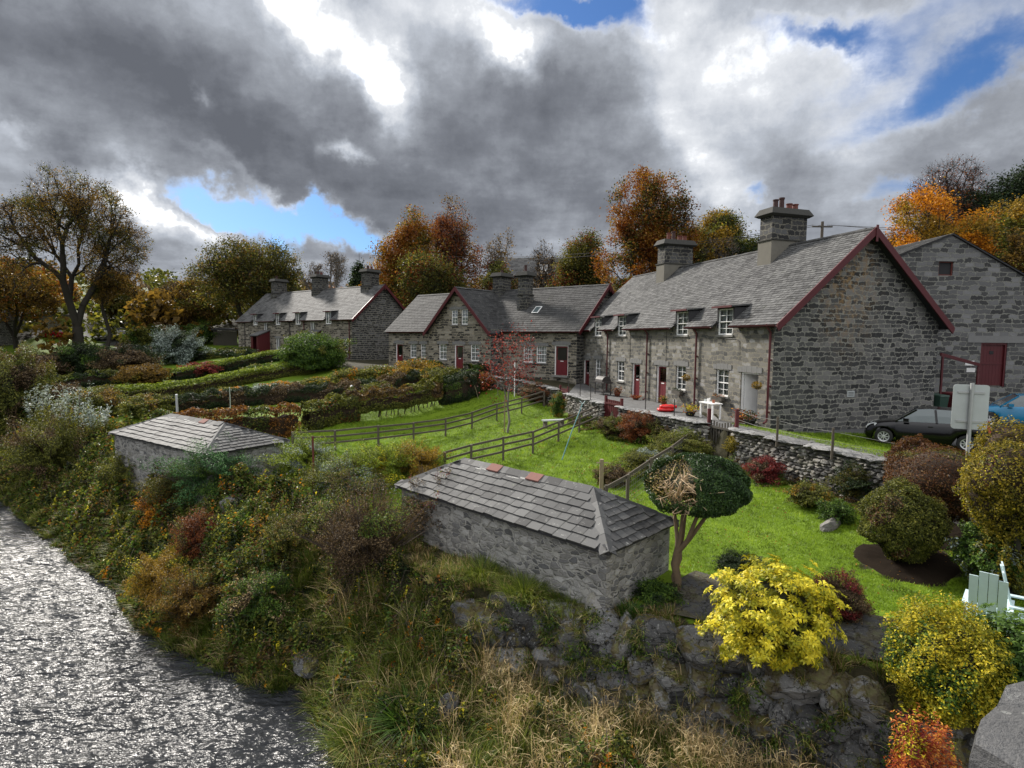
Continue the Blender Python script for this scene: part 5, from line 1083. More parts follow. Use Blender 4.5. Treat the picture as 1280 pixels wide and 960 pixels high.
shrub('leafy_shrub', 'loose green shrub filling the lawn corner below the golden topiary', 1235, 735, 38, 655, 'green', .06, 4500, 'shrub', bump=.2, mix=['silver', 'olive'], twigs=100)
# whorled yellow shrub
def whorl_shrub(name, label, u, vb, hw, vt, leaf, n, seed, L_=.11, depth=.9):
    rng = np.random.default_rng(seed); p = gp(u, vb); rx = hw*p[1]/F; h = htop(p, u, vt); root = empty(name, tuple(p), 0, label=label, cat='shrub'); R = np.array([rx, rx*depth, h*.52])
    C, d = crown_pts(rng, n, R, .16, .70, .6, -.75, seed); C += [0, 0, h*.5]; C = C[C[:, 2] > .03]; d = unit(C-[0, 0, h*.35]); k = 9; ax = unit(d+[0, 0, .6]+rng.normal(0, .25, C.shape))
    e1 = unit(np.cross(ax, [.3, .9, .1])); e2 = np.cross(ax, e1); V = []; 
    for i in range(k):
        a = 2*np.pi*i/k+rng.uniform(0, .5, len(C)); o = e1*np.cos(a)[:, None]+e2*np.sin(a)[:, None]; l = L_*rng.uniform(.7, 1.2, (len(C), 1)); s = np.cross(ax, o)*l*.16
        b = C+o*.006; V.append(np.stack([b, C+o*l*.55+ax*l*.32-s, C+o*l+ax*l*.12, C+o*l*.55+ax*l*.32+s], 1))
    V = np.concatenate(V).reshape(-1, 3); t = np.clip(np.tile(rng.normal(.5, .22, len(C)), k)+rng.normal(0, .12, len(C)*k), 0, 1)
    MB().add(V, np.arange(len(V)).reshape(-1, 4), tint=t).build('foliage', L[leaf], root)
    core_mesh(R, seed, .16, .66, 3, (0, 0, h*.5)).build('inner_branches', M['core_green'], root, smooth=True)
    s = MB(); s.cones(np.zeros((12, 3))+[0, 0, -.05], C[:12]*.8, np.full(12, .02), np.full(12, .01), 5); s.build('stem', M['bark'], root); return root
whorl_shrub('yellow_shrub', 'bright yellow shrub with whorled leaves at the lawn edge above the boulders', 962, 822, 76, 708, 'yellow', 1300, 31)
shrub('spotted_shrub', 'dense yellow green small leaved shrub at lower right beside the bench', 1178, 896, 66, 760, 'lime_yellow', .042, 16000, bump=.12, shell=.7, mix=['yellow', 'green', 'green'], twigs=60)
whorl_shrub('dark_shrub', 'dark green broad leaved shrub in front of the pale blue bench', 1268, 890, 62, 778, 'green', 900, 33, .10)
shrub('red_shrub', 'small red and orange leaved shrub beside the parapet stone', 1180, 985, 40, 922, 'redorange', .05, 2600, bump=.25, mix=['yellow', 'maroon'], asp=.35, core='core_brown', base=tuple(np.append((5.0, 6.5), Hgt(5.0, 6.5)[0]+.35)))
shrub('bare_shrub', 'small purplish brown shrub on the lawn right of the yellow shrub', 1048, 770, 30, 722, 'dead', .03, 1500, bump=.25, core=None, twigs=500, mix=['maroon'], stem='twig')
shrub('low_plant', 'thin dark leafed plant on the lawn just behind the yellow shrub', 925, 712, 26, 694, 'dark', .035, 900, bump=.3, core=None, twigs=150)
for (u, v, hw, vt, lf, mx, lb) in [(1077, 622, 30, 582, 'dark', ['oak_green'], 'dark bushy plant against the lawn wall left of the round bush'), (921, 566, 13, 546, 'topiary_gold', None, 'tiny yellow green ball plant at the gate end of the lawn wall'),
        (955, 602, 20, 572, 'maroon', ['dead'], 'reddish dead border plants under the lawn wall'), (1010, 632, 22, 606, 'olive', ['gold'], 'low olive border plants under the middle of the lawn wall'), (1045, 652, 20, 628, 'green', None, 'low green border plant near the pale slab under the lawn wall'),
        (812, 592, 36, 560, 'olive', ['silver'], 'green grey shrub in the border along the near rail fence'), (851, 572, 33, 541, 'olive', ['bright'], 'lighter green shrub at the wall end of the near rail fence border'), (766, 606, 22, 582, 'dead', ['olive'], 'brown green plant at the foot of the round fence post'),
        (798, 552, 22, 517, 'rust', ['dead'], 'reddish dying shrub against the dry stone wall by the red gate'), (768, 545, 20, 522, 'olive', ['dead'], 'low border plants near the corner of the red gate'), (826, 548, 20, 524, 'dead', ['olive'], 'brown border plants below the white coped wall'),
        (697, 521, 9, 492, 'green', ['gold'], 'small upright shrub by the far red gate'), (672, 500, 20, 480, 'dead', ['rust'], 'pinkish brown shrub on the curved wall before the middle house'), (712, 470, 7, 449, 'gold', ['green'], 'golden climber beside the end door of the middle house')]:
    shrub('border_plant', lb, u, v, hw, vt, lf, .05, int(1400+hw*60), mix=mx, bump=.25, shell=.6, core='core_brown' if hw > 15 else None, twigs=100)
shrub('leafy_shrub', 'golden brown suckers round the stem of the golden topiary', 1262, 742, 30, 655, 'topiary_gold', .05, 3000, 'shrub', bump=.3, mix=['olive'], twigs=200, core=None)
# --- hedges of the garden strips
hedge('hedge', 'long copper beech hedge directly behind the far privy', [(190, 557), (350, 546), (375, 540)], 1.55, 1.0, 'beech', .085, 330, mix=['oak_green', 'green', 'olive'], seed=41, ragged=.05)
hedge('hedge', 'green and brown hedge between the copper hedge and the gappy one', [(378, 539), (420, 528), (450, 525)], 1.5, 1.0, 'olive', .085, 330, mix=['beech', 'oak_green', 'green'], seed=52, ragged=.05)
hedge('hedge', 'thin gappy hedge with bare stems between the copper hedge and the lawn', [(428, 524), (480, 521), (520, 514), (552, 505)], 1.65, .9, 'olive', .075, 260, mix=['oak_brown', 'dead'], seed=42, ragged=.10, gap=.28)
hedge('hedge', 'dark rounded evergreen hedge end beside the lawn corner', [(548, 506), (575, 500), (596, 493)], 1.75, 1.3, 'dark', .06, 520, mix=['green'], seed=43, ragged=.04)
hedge('hedge', 'long dark purplish hedge crossing behind the copper hedge', [(165, 522), (290, 508), (440, 497), (560, 476)], 1.15, 1.1, 'dark', .07, 330, mix=['dead'], seed=44, core='core_brown')
hedge('hedge', 'clipped hedge with bright lime top crossing the middle gardens', [(142, 506), (240, 494), (320, 477), (395, 465)], 1.15, 1.1, 'olive', .08, 330, topmat='bright', seed=45, ragged=.03)
hedge('hedge', 'lime topped clipped hedge farther back near the red porch', [(212, 478), (275, 466), (325, 454), (355, 449)], 1.1, 1.2, 'dark', .09, 280, topmat='bright', seed=46, ragged=.03)
hedge('hedge', 'dark low hedge below the big tree at left', [(62, 488), (110, 483), (155, 478)], 1.2, 1.2, 'dark', .09, 260, mix=['olive'], seed=47)
hedge('hedge', 'clipped dark green hedge in front of the gabled house door', [(588, 469), (612, 468)], .8, .9, 'dark', .06, 500, seed=48, mix=['green'])
hedge('hedge', 'small square clipped box hedge left of the gabled house door', [(532, 463), (556, 462)], .75, .9, 'green', .06, 500, seed=49, mix=['dark'])
hedge('hedge', 'dark hedge behind the golden shrubs before the gabled house', [(470, 482), (530, 478), (590, 472)], .9, .9, 'dark', .07, 330, seed=50, mix=['olive'])
hedge('hedge', 'low rough hedge near the track by the small shed', [(240, 452), (285, 446), (320, 443)], .9, 1.3, 'olive', .09, 260, seed=51, mix=['dark'], core='core_green')
# --- garden shrubs, mostly loose autumn growth
GS = [(392, 463, 40, 419, 'green', ['olive'], 'big rounded green bush in front of the distant cottage row'), (222, 455, 30, 412, 'silver', ['dark'], 'silvery blue leaved shrub on short stems below the track'),
 (100, 466, 24, 430, 'dark', ['green'], 'dark green conical shrub at the foot of the big tree'), (158, 470, 34, 432, 'dead', ['dark'], 'dark bare bush right of the big tree trunk'), (62, 470, 26, 440, 'dead', ['olive'], 'grey brown bush at left below the big tree'),
 (180, 480, 28, 457, 'oak_brown', ['gold', 'olive'], 'orange brown shrub between two dark hedges at left'), (250, 470, 22, 453, 'maroon', ['rust'], 'dark red low shrub in front of the lime topped hedge'),
 (478, 478, 24, 458, 'olive', ['gold', 'green'], 'golden shrub left of the gabled house hedge'), (520, 478, 30, 452, 'gold', ['orange', 'olive', 'green'], 'orange gold shrub just before the gabled house'), (555, 484, 26, 460, 'olive', ['gold'], 'olive shrub below the box hedge of the gabled house'),
 (440, 480, 24, 462, 'olive', ['orange', 'green'], 'orange flecked bushy growth below the round green bush'), (400, 486, 24, 472, 'olive', ['gold'], 'olive tangle right of the lime hedge end'), (350, 492, 28, 478, 'silver', ['olive', 'orange'], 'pale flowered border behind the purplish hedge'), (290, 500, 28, 485, 'olive', ['silver', 'orange'], 'grey green weedy patch behind the purplish hedge'),
 (235, 512, 28, 495, 'dead', ['gold', 'olive'], 'brown weedy patch left of the washing line post'), (185, 520, 28, 494, 'olive', ['dead', 'gold'], 'mixed weeds above the far privy roof'), (150, 500, 30, 482, 'oak_green', ['dead'], 'low brown green bush at the near end of the lime hedge'),
 (598, 488, 18, 466, 'rust', ['beech'], 'rusty shrub at the lawn corner beside the red leaved tree'), (25, 545, 38, 440, 'olive', ['dead'], 'large grey green willow like bush at the left edge'), (10, 527, 14, 503, 'dark', ['green'], 'small round clipped bush at the far left edge'),
 (475, 500, 20, 478, 'olive', ['dead'], 'small tangle behind the gappy hedge'), (120, 520, 34, 488, 'olive', ['dead', 'gold'], 'brown green thicket left of the purplish hedge'), (70, 508, 30, 480, 'dead', ['olive'], 'brown thicket under the left hedge'),
 (300, 448, 22, 436, 'dark', ['olive'], 'dark bush beside the track near the porch'), (325, 470, 20, 455, 'olive', ['green'], 'green shrub between the two lime topped hedges'), (190, 432, 26, 408, 'olive', ['green'], 'green bush behind the wooden railings at left'), (225, 425, 20, 396, 'gold', ['oak_green'], 'yellow brown bush behind the silvery shrub'), (250, 430, 20, 402, 'green', ['gold'], 'green bush left of the shed'), (182, 430, 16, 408, 'green', ['olive'], 'green bush just beside the white parked car')]
for (u, v, hw, vt, lf, mx, lb) in GS:
    d_ = gp(u, v)[1]; sz = max(.06, .0029*d_); shrub('garden_shrub', lb, u, v, hw, vt, lf, sz, int(min(9000, 1500+hw*90)), mix=mx, bump=.2, shell=.55, twigs=220, core='core_brown' if lf in ('dead', 'rust', 'maroon', 'orange') else 'core_green', stem='twig' if lf == 'dead' else 'bark')
for (u, v, hw, vt, lf, mx, lb) in [(382, 602, 34, 553, 'bright', ['silver'], 'pale green leafy bush behind the rusty post'), (430, 618, 40, 575, 'olive', ['silver', 'bright'], 'grey green bush at the lawn end by the rusty post'), (478, 606, 34, 560, 'bright', ['yellow'], 'yellow green flowering clump at the lower end of the lawn'), (522, 600, 30, 560, 'gold', ['bright'], 'golden green clump above the near privy roof end'), (506, 580, 30, 556, 'bright', ['olive'], 'low green clump at the end of the middle fence'),
        (268, 622, 40, 560, 'ivy', ['green'], 'glossy green leafed bush at the corner of the far privy'), (250, 700, 26, 645, 'rust', ['dead', 'olive'], 'rust brown dead bracken clump on the bank'), (200, 655, 20, 618, 'orange', ['redorange', 'dead', 'olive'], 'orange and pink leaved bramble below the far privy'), (458, 712, 62, 618, 'dead', ['olive', 'green'], 'large dark bare bramble thicket left of the near privy'), (545, 665, 38, 598, 'dead', ['olive', 'maroon'], 'reddish twiggy bush covering the near privy roof end'),
        (205, 745, 32, 695, 'gold', ['yellow', 'green', 'olive'], 'yellow leaved bush overhanging the river'), (245, 775, 40, 722, 'oak_brown', ['gold', 'green', 'bankgrass'], 'brown gold leaved bush on the water edge'), (172, 606, 34, 566, 'olive', ['dead', 'green'], 'olive weeds against the far privy wall at its left end'), (228, 628, 34, 588, 'oak_green', ['gold', 'dead'], 'brown green weeds against the far privy wall near its corner'), (300, 680, 30, 640, 'green', ['olive', 'yellow'], 'green leafy clump right of the rust brown bracken'), (360, 700, 30, 650, 'olive', ['gold', 'dead'], 'yellow flecked olive bush between bracken and bramble thicket'), (330, 770, 34, 720, 'green', ['dead', 'straw'], 'green and tawny clump near the water by the grey rock'), (60, 600, 40, 530, 'olive', ['dead'], 'tall weeds in front of the field wall')]:
    d_ = gp(u, v)[1]; shrub('wild_shrub', lb, u, v, hw, vt, lf, max(.045, .0026*d_), int(2500+hw*90), mix=mx, bump=.42, shell=.2, twigs=900 if lf == 'dead' else 320, stem='twig', core=None, asp=.5, cov=1.25)
# --- silvery spikes of the tall plant at left
def spikes(u, vb, hw, vt, label, seed):
    rng = np.random.default_rng(seed); p = gp(u, vb); rx = hw*p[1]/F; h = htop(p, u, vt); root = empty('tall_plant', tuple(p), 0, label=label, cat='plant'); s = MB(); f = MB()
    for i in range(26):
        a = rng.uniform(0, 6.28); r = rng.uniform(.1, 1)**.5; e = np.array([np.cos(a)*rx*r, np.sin(a)*rx*r, h*rng.uniform(.65, 1.0)]); b = e*[.25, .25, 0]; t = np.linspace(0, 1, 5)[:, None]; c = b*(1-t)+e*t; s.tube(c, np.linspace(.015, .005, 5), 4, cap=False)
        k = rng.uniform(.25, 1, 60)[:, None]; P = b*(1-k)+e*k+rng.normal(0, .07, (60, 3)); f.leaves(P, .16, np.clip(rng.normal(.5+.3*k[:, 0], .2), 0, 1), rng, .25, .2, (k[:, 0] < .7).astype(int))
    s.build('stem', M['twig'], root); f.build('foliage', [L['silver'], L['olive']], root)
spikes(62, 560, 24, 480, 'tall plant with silvery green spires at the left', 61); spikes(92, 575, 24, 474, 'taller silvery spired plant left of the far privy', 62); spikes(125, 562, 20, 505, 'short silver green weeds nearest the far privy', 63)
# --- general cover of the bank
def bank_cover():
    rng = np.random.default_rng(77); yg = np.arange(5.5, 50, .25)
    Rx = np.interp(yg, R_[:, 1], R_[:, 0]); Ex = np.interp(yg, E_[:, 1], E_[:, 0]); x0 = Rx-.4; x1 = np.minimum(Ex+1.0, yg*.95+1); wd = np.maximum(x1-x0, .1); szg = np.clip(.0040*np.hypot((x0+x1)/2, yg), .048, .11)
    cnt = wd*.25*5.5/(szg**2*.3); N = int(cnt.sum()*1.0); yi = rng.choice(len(yg), N, p=cnt/cnt.sum()); y = yg[yi]+rng.uniform(0, .25, N); x = x0[yi]+rng.uniform(0, 1, N)*wd[yi]; z, dU, dE, dR = Hgt(x, y, True)
    near = x > -2.6; wallz = (x > -.8) & (dE < .95) & (y < 14)
    k = (dE > .02) & (dR < .10) & ~wallz; k |= (dE > -1.3) & (dE <= .05) & (x < -3.2)
    # keep the privy footprints clear
    for Pd, Lp, Wp in ((PR1, 6.9, 2.8), (PR2, 7.4, 3.1)):
        q2 = np.stack([x, y], 1)-Pd['o']; a = q2@Pd['d']; b = q2@np.array([-Pd['d'][1], Pd['d'][0]]); k &= ~((a > -.1) & (a < Lp+.1) & (b < .12) & (b > -Wp-.1))
    x, y, z, dE, dR = x[k], y[k], z[k], dE[k], dR[k]; P2 = np.stack([x, y], 1); n = len(x)
    hm = .42+.30*sn(P2, 2.3, 71)+.20*sn(P2, .9, 72)+.10*sn(P2, .4, 73); hm = np.clip(hm, .06, 1.25)*np.where(x < -6, 1.3, 1)
    hm *= sst(-dR, -.1, .7)*.75+.3; hm *= np.where((x > -.8), np.clip((dE-.6)/1.4, .12, .75), np.where(x > -2.6, np.clip(dE/1.0, .3, .9), 1))
    edge = sst(dR, -.35, .1); hh = hm*rng.uniform(.0, 1, n)**.6; P = np.column_stack([x, y, z+hh-edge*.0])
    sp = sn(P2, 1.5, 74)+.5*sn(P2, .5, 75); grassy = sn(P2, 2.8, 76)
    r = rng.uniform(size=n); leafy = (sp > -.15) & (grassy < .5)
    # leaves
    kl = (leafy & (r < .85)) | (r < .30); d = np.hypot(x, y); m = kl; sz = np.clip(.0046*d[m], .052, .12)
    P_ = P[m]; s3 = sn(P2[m], .8, 78)+rng.normal(0, .5, m.sum()); mi = np.select([s3 < -1.1, s3 < .2, s3 < 1.0, s3 < 1.6], [0, 1, 2, 3], 4); pr = rng.uniform(size=len(mi)); yc = np.clip(sn(P2[m], .45, 81)-1.05, 0, 1)*.9+.004; mi = np.where(pr < yc, np.where(sn(P2[m], 3, 82) > .2, 5, 6), mi)
    sz = sz*np.where(sn(P2[m], 1.3, 83) > .35, 1.45, .9); mb = MB(); mb.leaves(P_, sz, np.clip(rng.uniform(0, 1, len(P_))+.18*(hh[m]/hm[m]-.6), 0, 1), rng, .6, .5, mi)
    tag(mb.build('bank_brambles', [L[k2] for k2 in ('dark', 'olive', 'green', 'dead', 'oak_brown', 'yellow', 'orange')]), 'tangled brambles and weeds covering the river bank', 'undergrowth', kind='stuff')
    # arching bramble stems and dead stalks
    ns = 2600; ii = rng.integers(0, len(P), ns); o = P[ii].copy(); o[:, 2] = z[ii]; a = rng.uniform(0, 6.28, ns); l = rng.uniform(.3, 1.0, ns)*np.clip(hm[ii]*1.6, .2, 1.2); e1 = o+np.column_stack([np.cos(a)*l*.3, np.sin(a)*l*.3, l]); e2 = e1+np.column_stack([np.cos(a)*l*.5, np.sin(a)*l*.5, -l*.15]); rr = np.full(ns, .006); mb = MB(); mb.cones(o, e1, rr, rr*.8, 3); mb.cones(e1, e2, rr*.8, rr*.4, 3)
    tag(mb.build('bank_stems', M['twig']), 'bare arching stems standing out of the bank undergrowth', 'stems', kind='stuff')
    # blades in tussocks
    nt = 17000; yt = 6+rng.uniform(0, 1, nt)**1.5*28; xt = rng.uniform(-1.2, .8, nt)*(yt*.9+1); zt, dU, dEt, dRt = Hgt(xt, yt, True); T2 = np.stack([xt, yt], 1)
    g = (dEt > .0) & (dRt < .08) & ~((xt > -2.6) & (dEt < .9) & (yt < 14)); g |= (dEt > -2.6) & (dEt <= .35) & (xt < 1.9) & (xt > -4) & (yt < 16.5); g |= (dEt > -.5) & (dEt < .8) & (xt < 7) & (xt > -2.6) & (yt < 14) & (rng.uniform(size=nt) < .35); g |= (dEt > -1.0) & (dEt < 0) & (xt <= -3.4)
    for Pd, Lp, Wp in ((PR1, 6.9, 2.8), (PR2, 7.4, 3.1)):
        q2 = T2-Pd['o']; a = q2@Pd['d']; b = q2@np.array([-Pd['d'][1], Pd['d'][0]]); g &= ~((a > -.1) & (a < Lp+.1) & (b < .1) & (b > -Wp-.1))
    xt, yt, zt, dRt, dEt = xt[g], yt[g], zt[g], dRt[g], dEt[g]; nt = len(xt); bl = 62; idx = np.repeat(np.arange(nt), bl); a = rng.uniform(0, 6.28, nt*bl); rr = rng.uniform(0, .13, nt*bl)
    B = np.column_stack([xt[idx]+np.cos(a)*rr, yt[idx]+np.sin(a)*rr, zt[idx]-.03]); hgt = (rng.uniform(.28, .62, nt)*np.where(dEt < .3, .62, 1))[idx]*rng.uniform(.5, 1.15, len(idx)); ln = np.stack([np.cos(a), np.sin(a)], 1)*rng.uniform(.1, .8, len(idx))[:, None]
    # hang towards the water
    ln += (unit(np.stack([-.6, -.8]))*np.array([1, 1]))[None]*(.35*rng.uniform(0, 1, len(idx)))[:, None]
    tt = np.clip(rng.normal(.42, .2, nt)[idx]+rng.normal(0, .15, len(idx)), 0, 1); mi = (rng.uniform(size=len(idx)) < np.clip(.10+.25*(sn(T2[g], 2, 79)[idx] > .4)+.25*(dEt < .25)[idx], 0, 1)).astype(int)
    w = np.clip(.0011*np.hypot(xt, yt)[idx], .007, .02)
    mb = MB(); mb.blades(B, hgt, ln, w, tt, rng, 3, .9, np.repeat(mi, 3)); tag(mb.build('bank_grass', [L['bankgrass'], L['straw']]), 'long rough grass in tufts over the river bank', 'grass', kind='stuff')
bank_cover()
def tall_straw():
    rng = np.random.default_rng(90); n = 7500; x = rng.uniform(-1.2, 6.2, n); y = rng.uniform(6.8, 11.2, n); z, dU, dE, dR = Hgt(x, y, True); d = sn(np.stack([x, y], 1), 1.1, 91)
    k = (dE > .75) & (d > .05-.5*(x-2)/4); x, y, z, dE = x[k], y[k], z[k], dE[k]; n = len(x); B = np.column_stack([x, y, z-.03]); a = rng.uniform(0, 6.28, n); h = rng.uniform(.45, .95, n)*np.where(x < 2.4, 1.2, 1); ln = np.stack([np.cos(a), np.sin(a)], 1)*rng.uniform(.05, .45, n)[:, None]
    mb = MB(); mb.blades(B, h, ln, .010, np.clip(rng.normal(.55, .25, n), 0, 1), rng, 4, .5)
    # drooping leaves and feathery heads off the stems
    m = 3; idx = np.repeat(np.arange(n), m); u = rng.uniform(.35, .95, len(idx)); C = B[idx]+np.column_stack([ln[idx]*(h[idx]*u**1.7)[:, None], h[idx]*u*.9]); aa = rng.uniform(0, 6.28, len(idx))
    mb.blades(C, rng.uniform(.08, .22, len(idx)), np.stack([np.cos(aa), np.sin(aa)], 1)*rng.uniform(.8, 1.5, len(idx))[:, None], .010, np.clip(rng.normal(.6, .25, len(idx)), 0, 1), rng, 3, 1.6)
    tag(mb.build('dry_grass', [L['straw']]), 'pale dry seeding grass standing in front of the boulder wall', 'dry grass', kind='stuff')
    # fresh green rushes in between
    g = rng.uniform(size=n) < 1.1; B2 = B[g]+rng.normal(0, .08, (g.sum(), 3))*[1, 1, 0]; idx = np.repeat(np.arange(len(B2)), 3); aa = rng.uniform(0, 6.28, len(idx))
    mb = MB(); mb.blades(B2[idx], rng.uniform(.25, .65, len(idx)), np.stack([np.cos(aa), np.sin(aa)], 1)*rng.uniform(.2, .9, len(idx))[:, None], .014, np.clip(rng.normal(.5, .25, len(idx)), 0, 1), rng, 3, 1.0)
    tag(mb.build('green_grass', [L['bankgrass']]), 'fresh green grass mixed through the pale dry grass', 'grass', kind='stuff')
tall_straw()
def rush_clump(u, v, label, seed, h=.75, n=420, mat='green', w=.020, name='rush_clump', spread=.22):
    p = gp(u, v); rng = np.random.default_rng(seed); a = rng.uniform(0, 6.28, n); r = rng.uniform(0, spread, n); B = np.column_stack([np.cos(a)*r, np.sin(a)*r, np.full(n, -.04)])
    mb = MB(); mb.blades(B, h*rng.uniform(.5, 1.1, n), np.stack([np.cos(a), np.sin(a)], 1)*rng.uniform(.25, 1.0, n)[:, None], w, np.clip(rng.normal(.45, .2, n), 0, 1), rng, 5, 1.0); return tag(mb.build(name, L[mat], loc=tuple(p)), label, 'plant')
rush_clump(515, 915, 'large dark green rush clump at the bottom of the bank', 5, 1.0, 700, 'green', .030, spread=.3)
rush_clump(445, 935, 'paler coarse grass clump beside the water at the bottom', 6, .9, 700, 'bankgrass', .014, spread=.35)
rush_clump(1040, 868, 'blue green strappy leaved plant on top of the boulder wall', 8, .40, 130, 'silver', .03, 'strap_plant', spread=.15)
rush_clump(790, 768, 'dark green strap leaved plant at the corner of the near privy', 9, .35, 160, 'green', .032, 'strap_plant', spread=.2)
rush_clump(712, 760, 'yellowish grass tuft against the wall of the near privy', 10, .5, 900, 'bankgrass', .010, 'grass_tuft', spread=.4)
rush_clump(655, 742, 'long tawny grass tuft before the middle of the near privy wall', 11, .6, 900, 'bankgrass', .010, 'grass_tuft', spread=.5)
rush_clump(602, 722, 'green grass tuft before the left end of the near privy wall', 12, .65, 900, 'bankgrass', .011, 'grass_tuft', spread=.5)
shrub('moss_plants', 'green leafy ground plants along the foot of the near privy side wall', 822, 752, 26, 728, 'green', .04, 1800, bump=.3, core=None, mix=['dark'])
# --- short mown grass of the lawns
def lawn_grass():
    rng = np.random.default_rng(5); N = 520000; y = 9+rng.uniform(0, 1, N)**1.25*32; x = rng.uniform(-.45, .98, N)*y; z, dU, dE, dR = Hgt(x, y, True)
    k = (dU > .5) & (dE < -.5) & (x > -11.5) & (x+.45*(y-27) > -9.3) & (y < 40.5)
    verge = (dU < 0) & (dU > -9) & (y < 24) & (x+.3*y > 16.4) & (x < 16.4)
    k &= (sn(np.stack([x, y], 1), .6, 8)*.25+.6*np.clip((dU-.5)/.5, 0, 1)+.2 > .35)
    k &= ~((x < 2.6) & (dE > -2.4) & (x > -4))
    for bx, by, br in BEDS: k &= np.hypot(x-bx, y-by) > br
    for Pd, Lp, Wp in ((PR1, 6.9, 2.8), (PR2, 7.4, 3.1)):
        q2 = np.stack([x, y], 1)-Pd['o']; a = q2@Pd['d']; b = q2@np.array([-Pd['d'][1], Pd['d'][0]]); k &= ~((a > -.1) & (a < Lp+.1) & (b < .1) & (b > -Wp-.1))
    A = np.array([2.6, 11.15]); Bv = np.array([6.4, 9.0])-A; q2 = np.stack([x, y], 1)-A; t = q2@Bv/(Bv@Bv); s = q2@np.array([-Bv[1], Bv[0]])/np.linalg.norm(Bv); k &= ~((t > -.1) & (t < 1.3) & (s > -.6) & (s < 1.9))
    k |= verge
    x, y, z = x[k], y[k], z[k]; n = len(x); a = rng.uniform(0, 6.28, n); d = np.hypot(x, y)
    mb = MB(); mb.blades(np.column_stack([x, y, z-.005]), rng.uniform(.035, .075, n)*np.clip(d/16, 1, 1.6), np.stack([np.cos(a), np.sin(a)], 1)*rng.uniform(.2, 1.0, n)[:, None], np.clip(.0009*d, .008, .02), np.clip(.5+.22*sn(np.stack([x, y], 1), 1.3, 4)+.15*sn(np.stack([x, y], 1), .35, 6)+rng.normal(0, .18, n), 0, 1), rng, 1, .3)
    tag(mb.build('lawn_grass', [L['grass']]), 'bright green mown lawn grass', 'grass', kind='stuff')
lawn_grass()

def tall_green():
    """coarse green and tawny grass standing in front of the left part of the boulder wall"""
    rng = np.random.default_rng(91); n = 26000; x = rng.uniform(-4.2, 3.4, n); y = rng.uniform(8, 14.5, n); z, dU, dE, dR = Hgt(x, y, True)
    k = (dE > .6) & (dR < -.15) & (rng.uniform(size=n) < np.clip(1.1-(x-.5)/3.2, .1, 1)) & (sn(np.stack([x, y], 1), .9, 93) > -.7); x, y, z = x[k], y[k], z[k]; n = len(x); a = rng.uniform(0, 6.28, n); B = np.column_stack([x, y, z-.03]); gr = sn(np.stack([x, y], 1), 1.0, 94)
    ln = np.stack([np.cos(a), np.sin(a)], 1)*rng.uniform(.15, .9, n)[:, None]; mi = (gr+rng.normal(0, .6, n) > .7).astype(int)
    tag(MB().blades(B, rng.uniform(.4, 1.0, n)*(1+.25*gr), ln, rng.uniform(.007, .015, n), np.clip(rng.normal(.5, .25, n), 0, 1), rng, 4, 1.0, np.repeat(mi, 4)).build('tall_grass', [L['bankgrass'], L['straw']]), 'long arching green and tawny grass below the boulder wall', 'grass', kind='stuff')
tall_green()
def fallen_leaves():
    rng = np.random.default_rng(95); n = 5200; y = 9.5+rng.uniform(0, 1, n)**1.4*26; x = rng.uniform(-.4, .95, n)*y; z, dU, dE, dR = Hgt(x, y, True); k = (dU > .3) & (dE < -.5) & (x > -9) & (sn(np.stack([x, y], 1), 3, 96)+rng.normal(0, .4, n) > .25); P = np.column_stack([x, y, z+.055])[k]
    tag(MB().leaves(P, np.clip(.0035*P[:, 1], .05, .09), rng.uniform(size=len(P)), rng, .6, .9).build('fallen_leaves', L['rust_gold']), 'brown leaves scattered over the lawns', 'leaves', kind='stuff')
fallen_leaves()

def wall_plants():
    """ferns, moss cushions and grass rooted in the joints of the boulder wall"""
    rng = np.random.default_rng(97); A = np.array([(6.1, 8.0), (5.5, 8.9), (4.4, 9.7), (2.05, 11.1), (.2, 12.0), (-1.2, 12.5)]); mb = MB(); m2 = MB()
    for i in range(95):
        s = rng.uniform(0, 9.6); c, tot = polyline_at(A, min(s, 9.4)); e, _ = polyline_at(A, min(s+.2, 9.6)); d = unit(e-c); n = np.array([-d[1], d[0]]); lev = rng.uniform(0, 1)**1.3; p = np.array([*(c+n*(.42+.35*lev)), -2.0-1.5*lev]); k = 34; a = rng.uniform(0, 6.28, k)
        ln = np.stack([np.cos(a), np.sin(a)], 1)*rng.uniform(.3, 1.0, (k, 1))+n*.5; mb.blades(np.repeat(p[None], k, 0)+rng.normal(0, .04, (k, 3)), rng.uniform(.12, .38, k), ln, .010, rng.uniform(0, 1, k), rng, 3, 1.2, np.repeat((rng.uniform(size=k) < .25).astype(int), 3))
        if i % 2: q2 = p+rng.normal(0, .10, (150, 3)); m2.leaves(q2, .05, rng.uniform(size=150), rng, .6, .4, 0 if i % 3 else 1)
    tag(mb.build('wall_grass', [L['bankgrass'], L['straw']]), 'grass tufts rooted in the joints of the boulder wall', 'grass', kind='stuff'); tag(m2.build('wall_plants', [L['green'], L['olive']]), 'small leafy weeds growing out of the boulder wall', 'weeds', kind='stuff')
wall_plants()

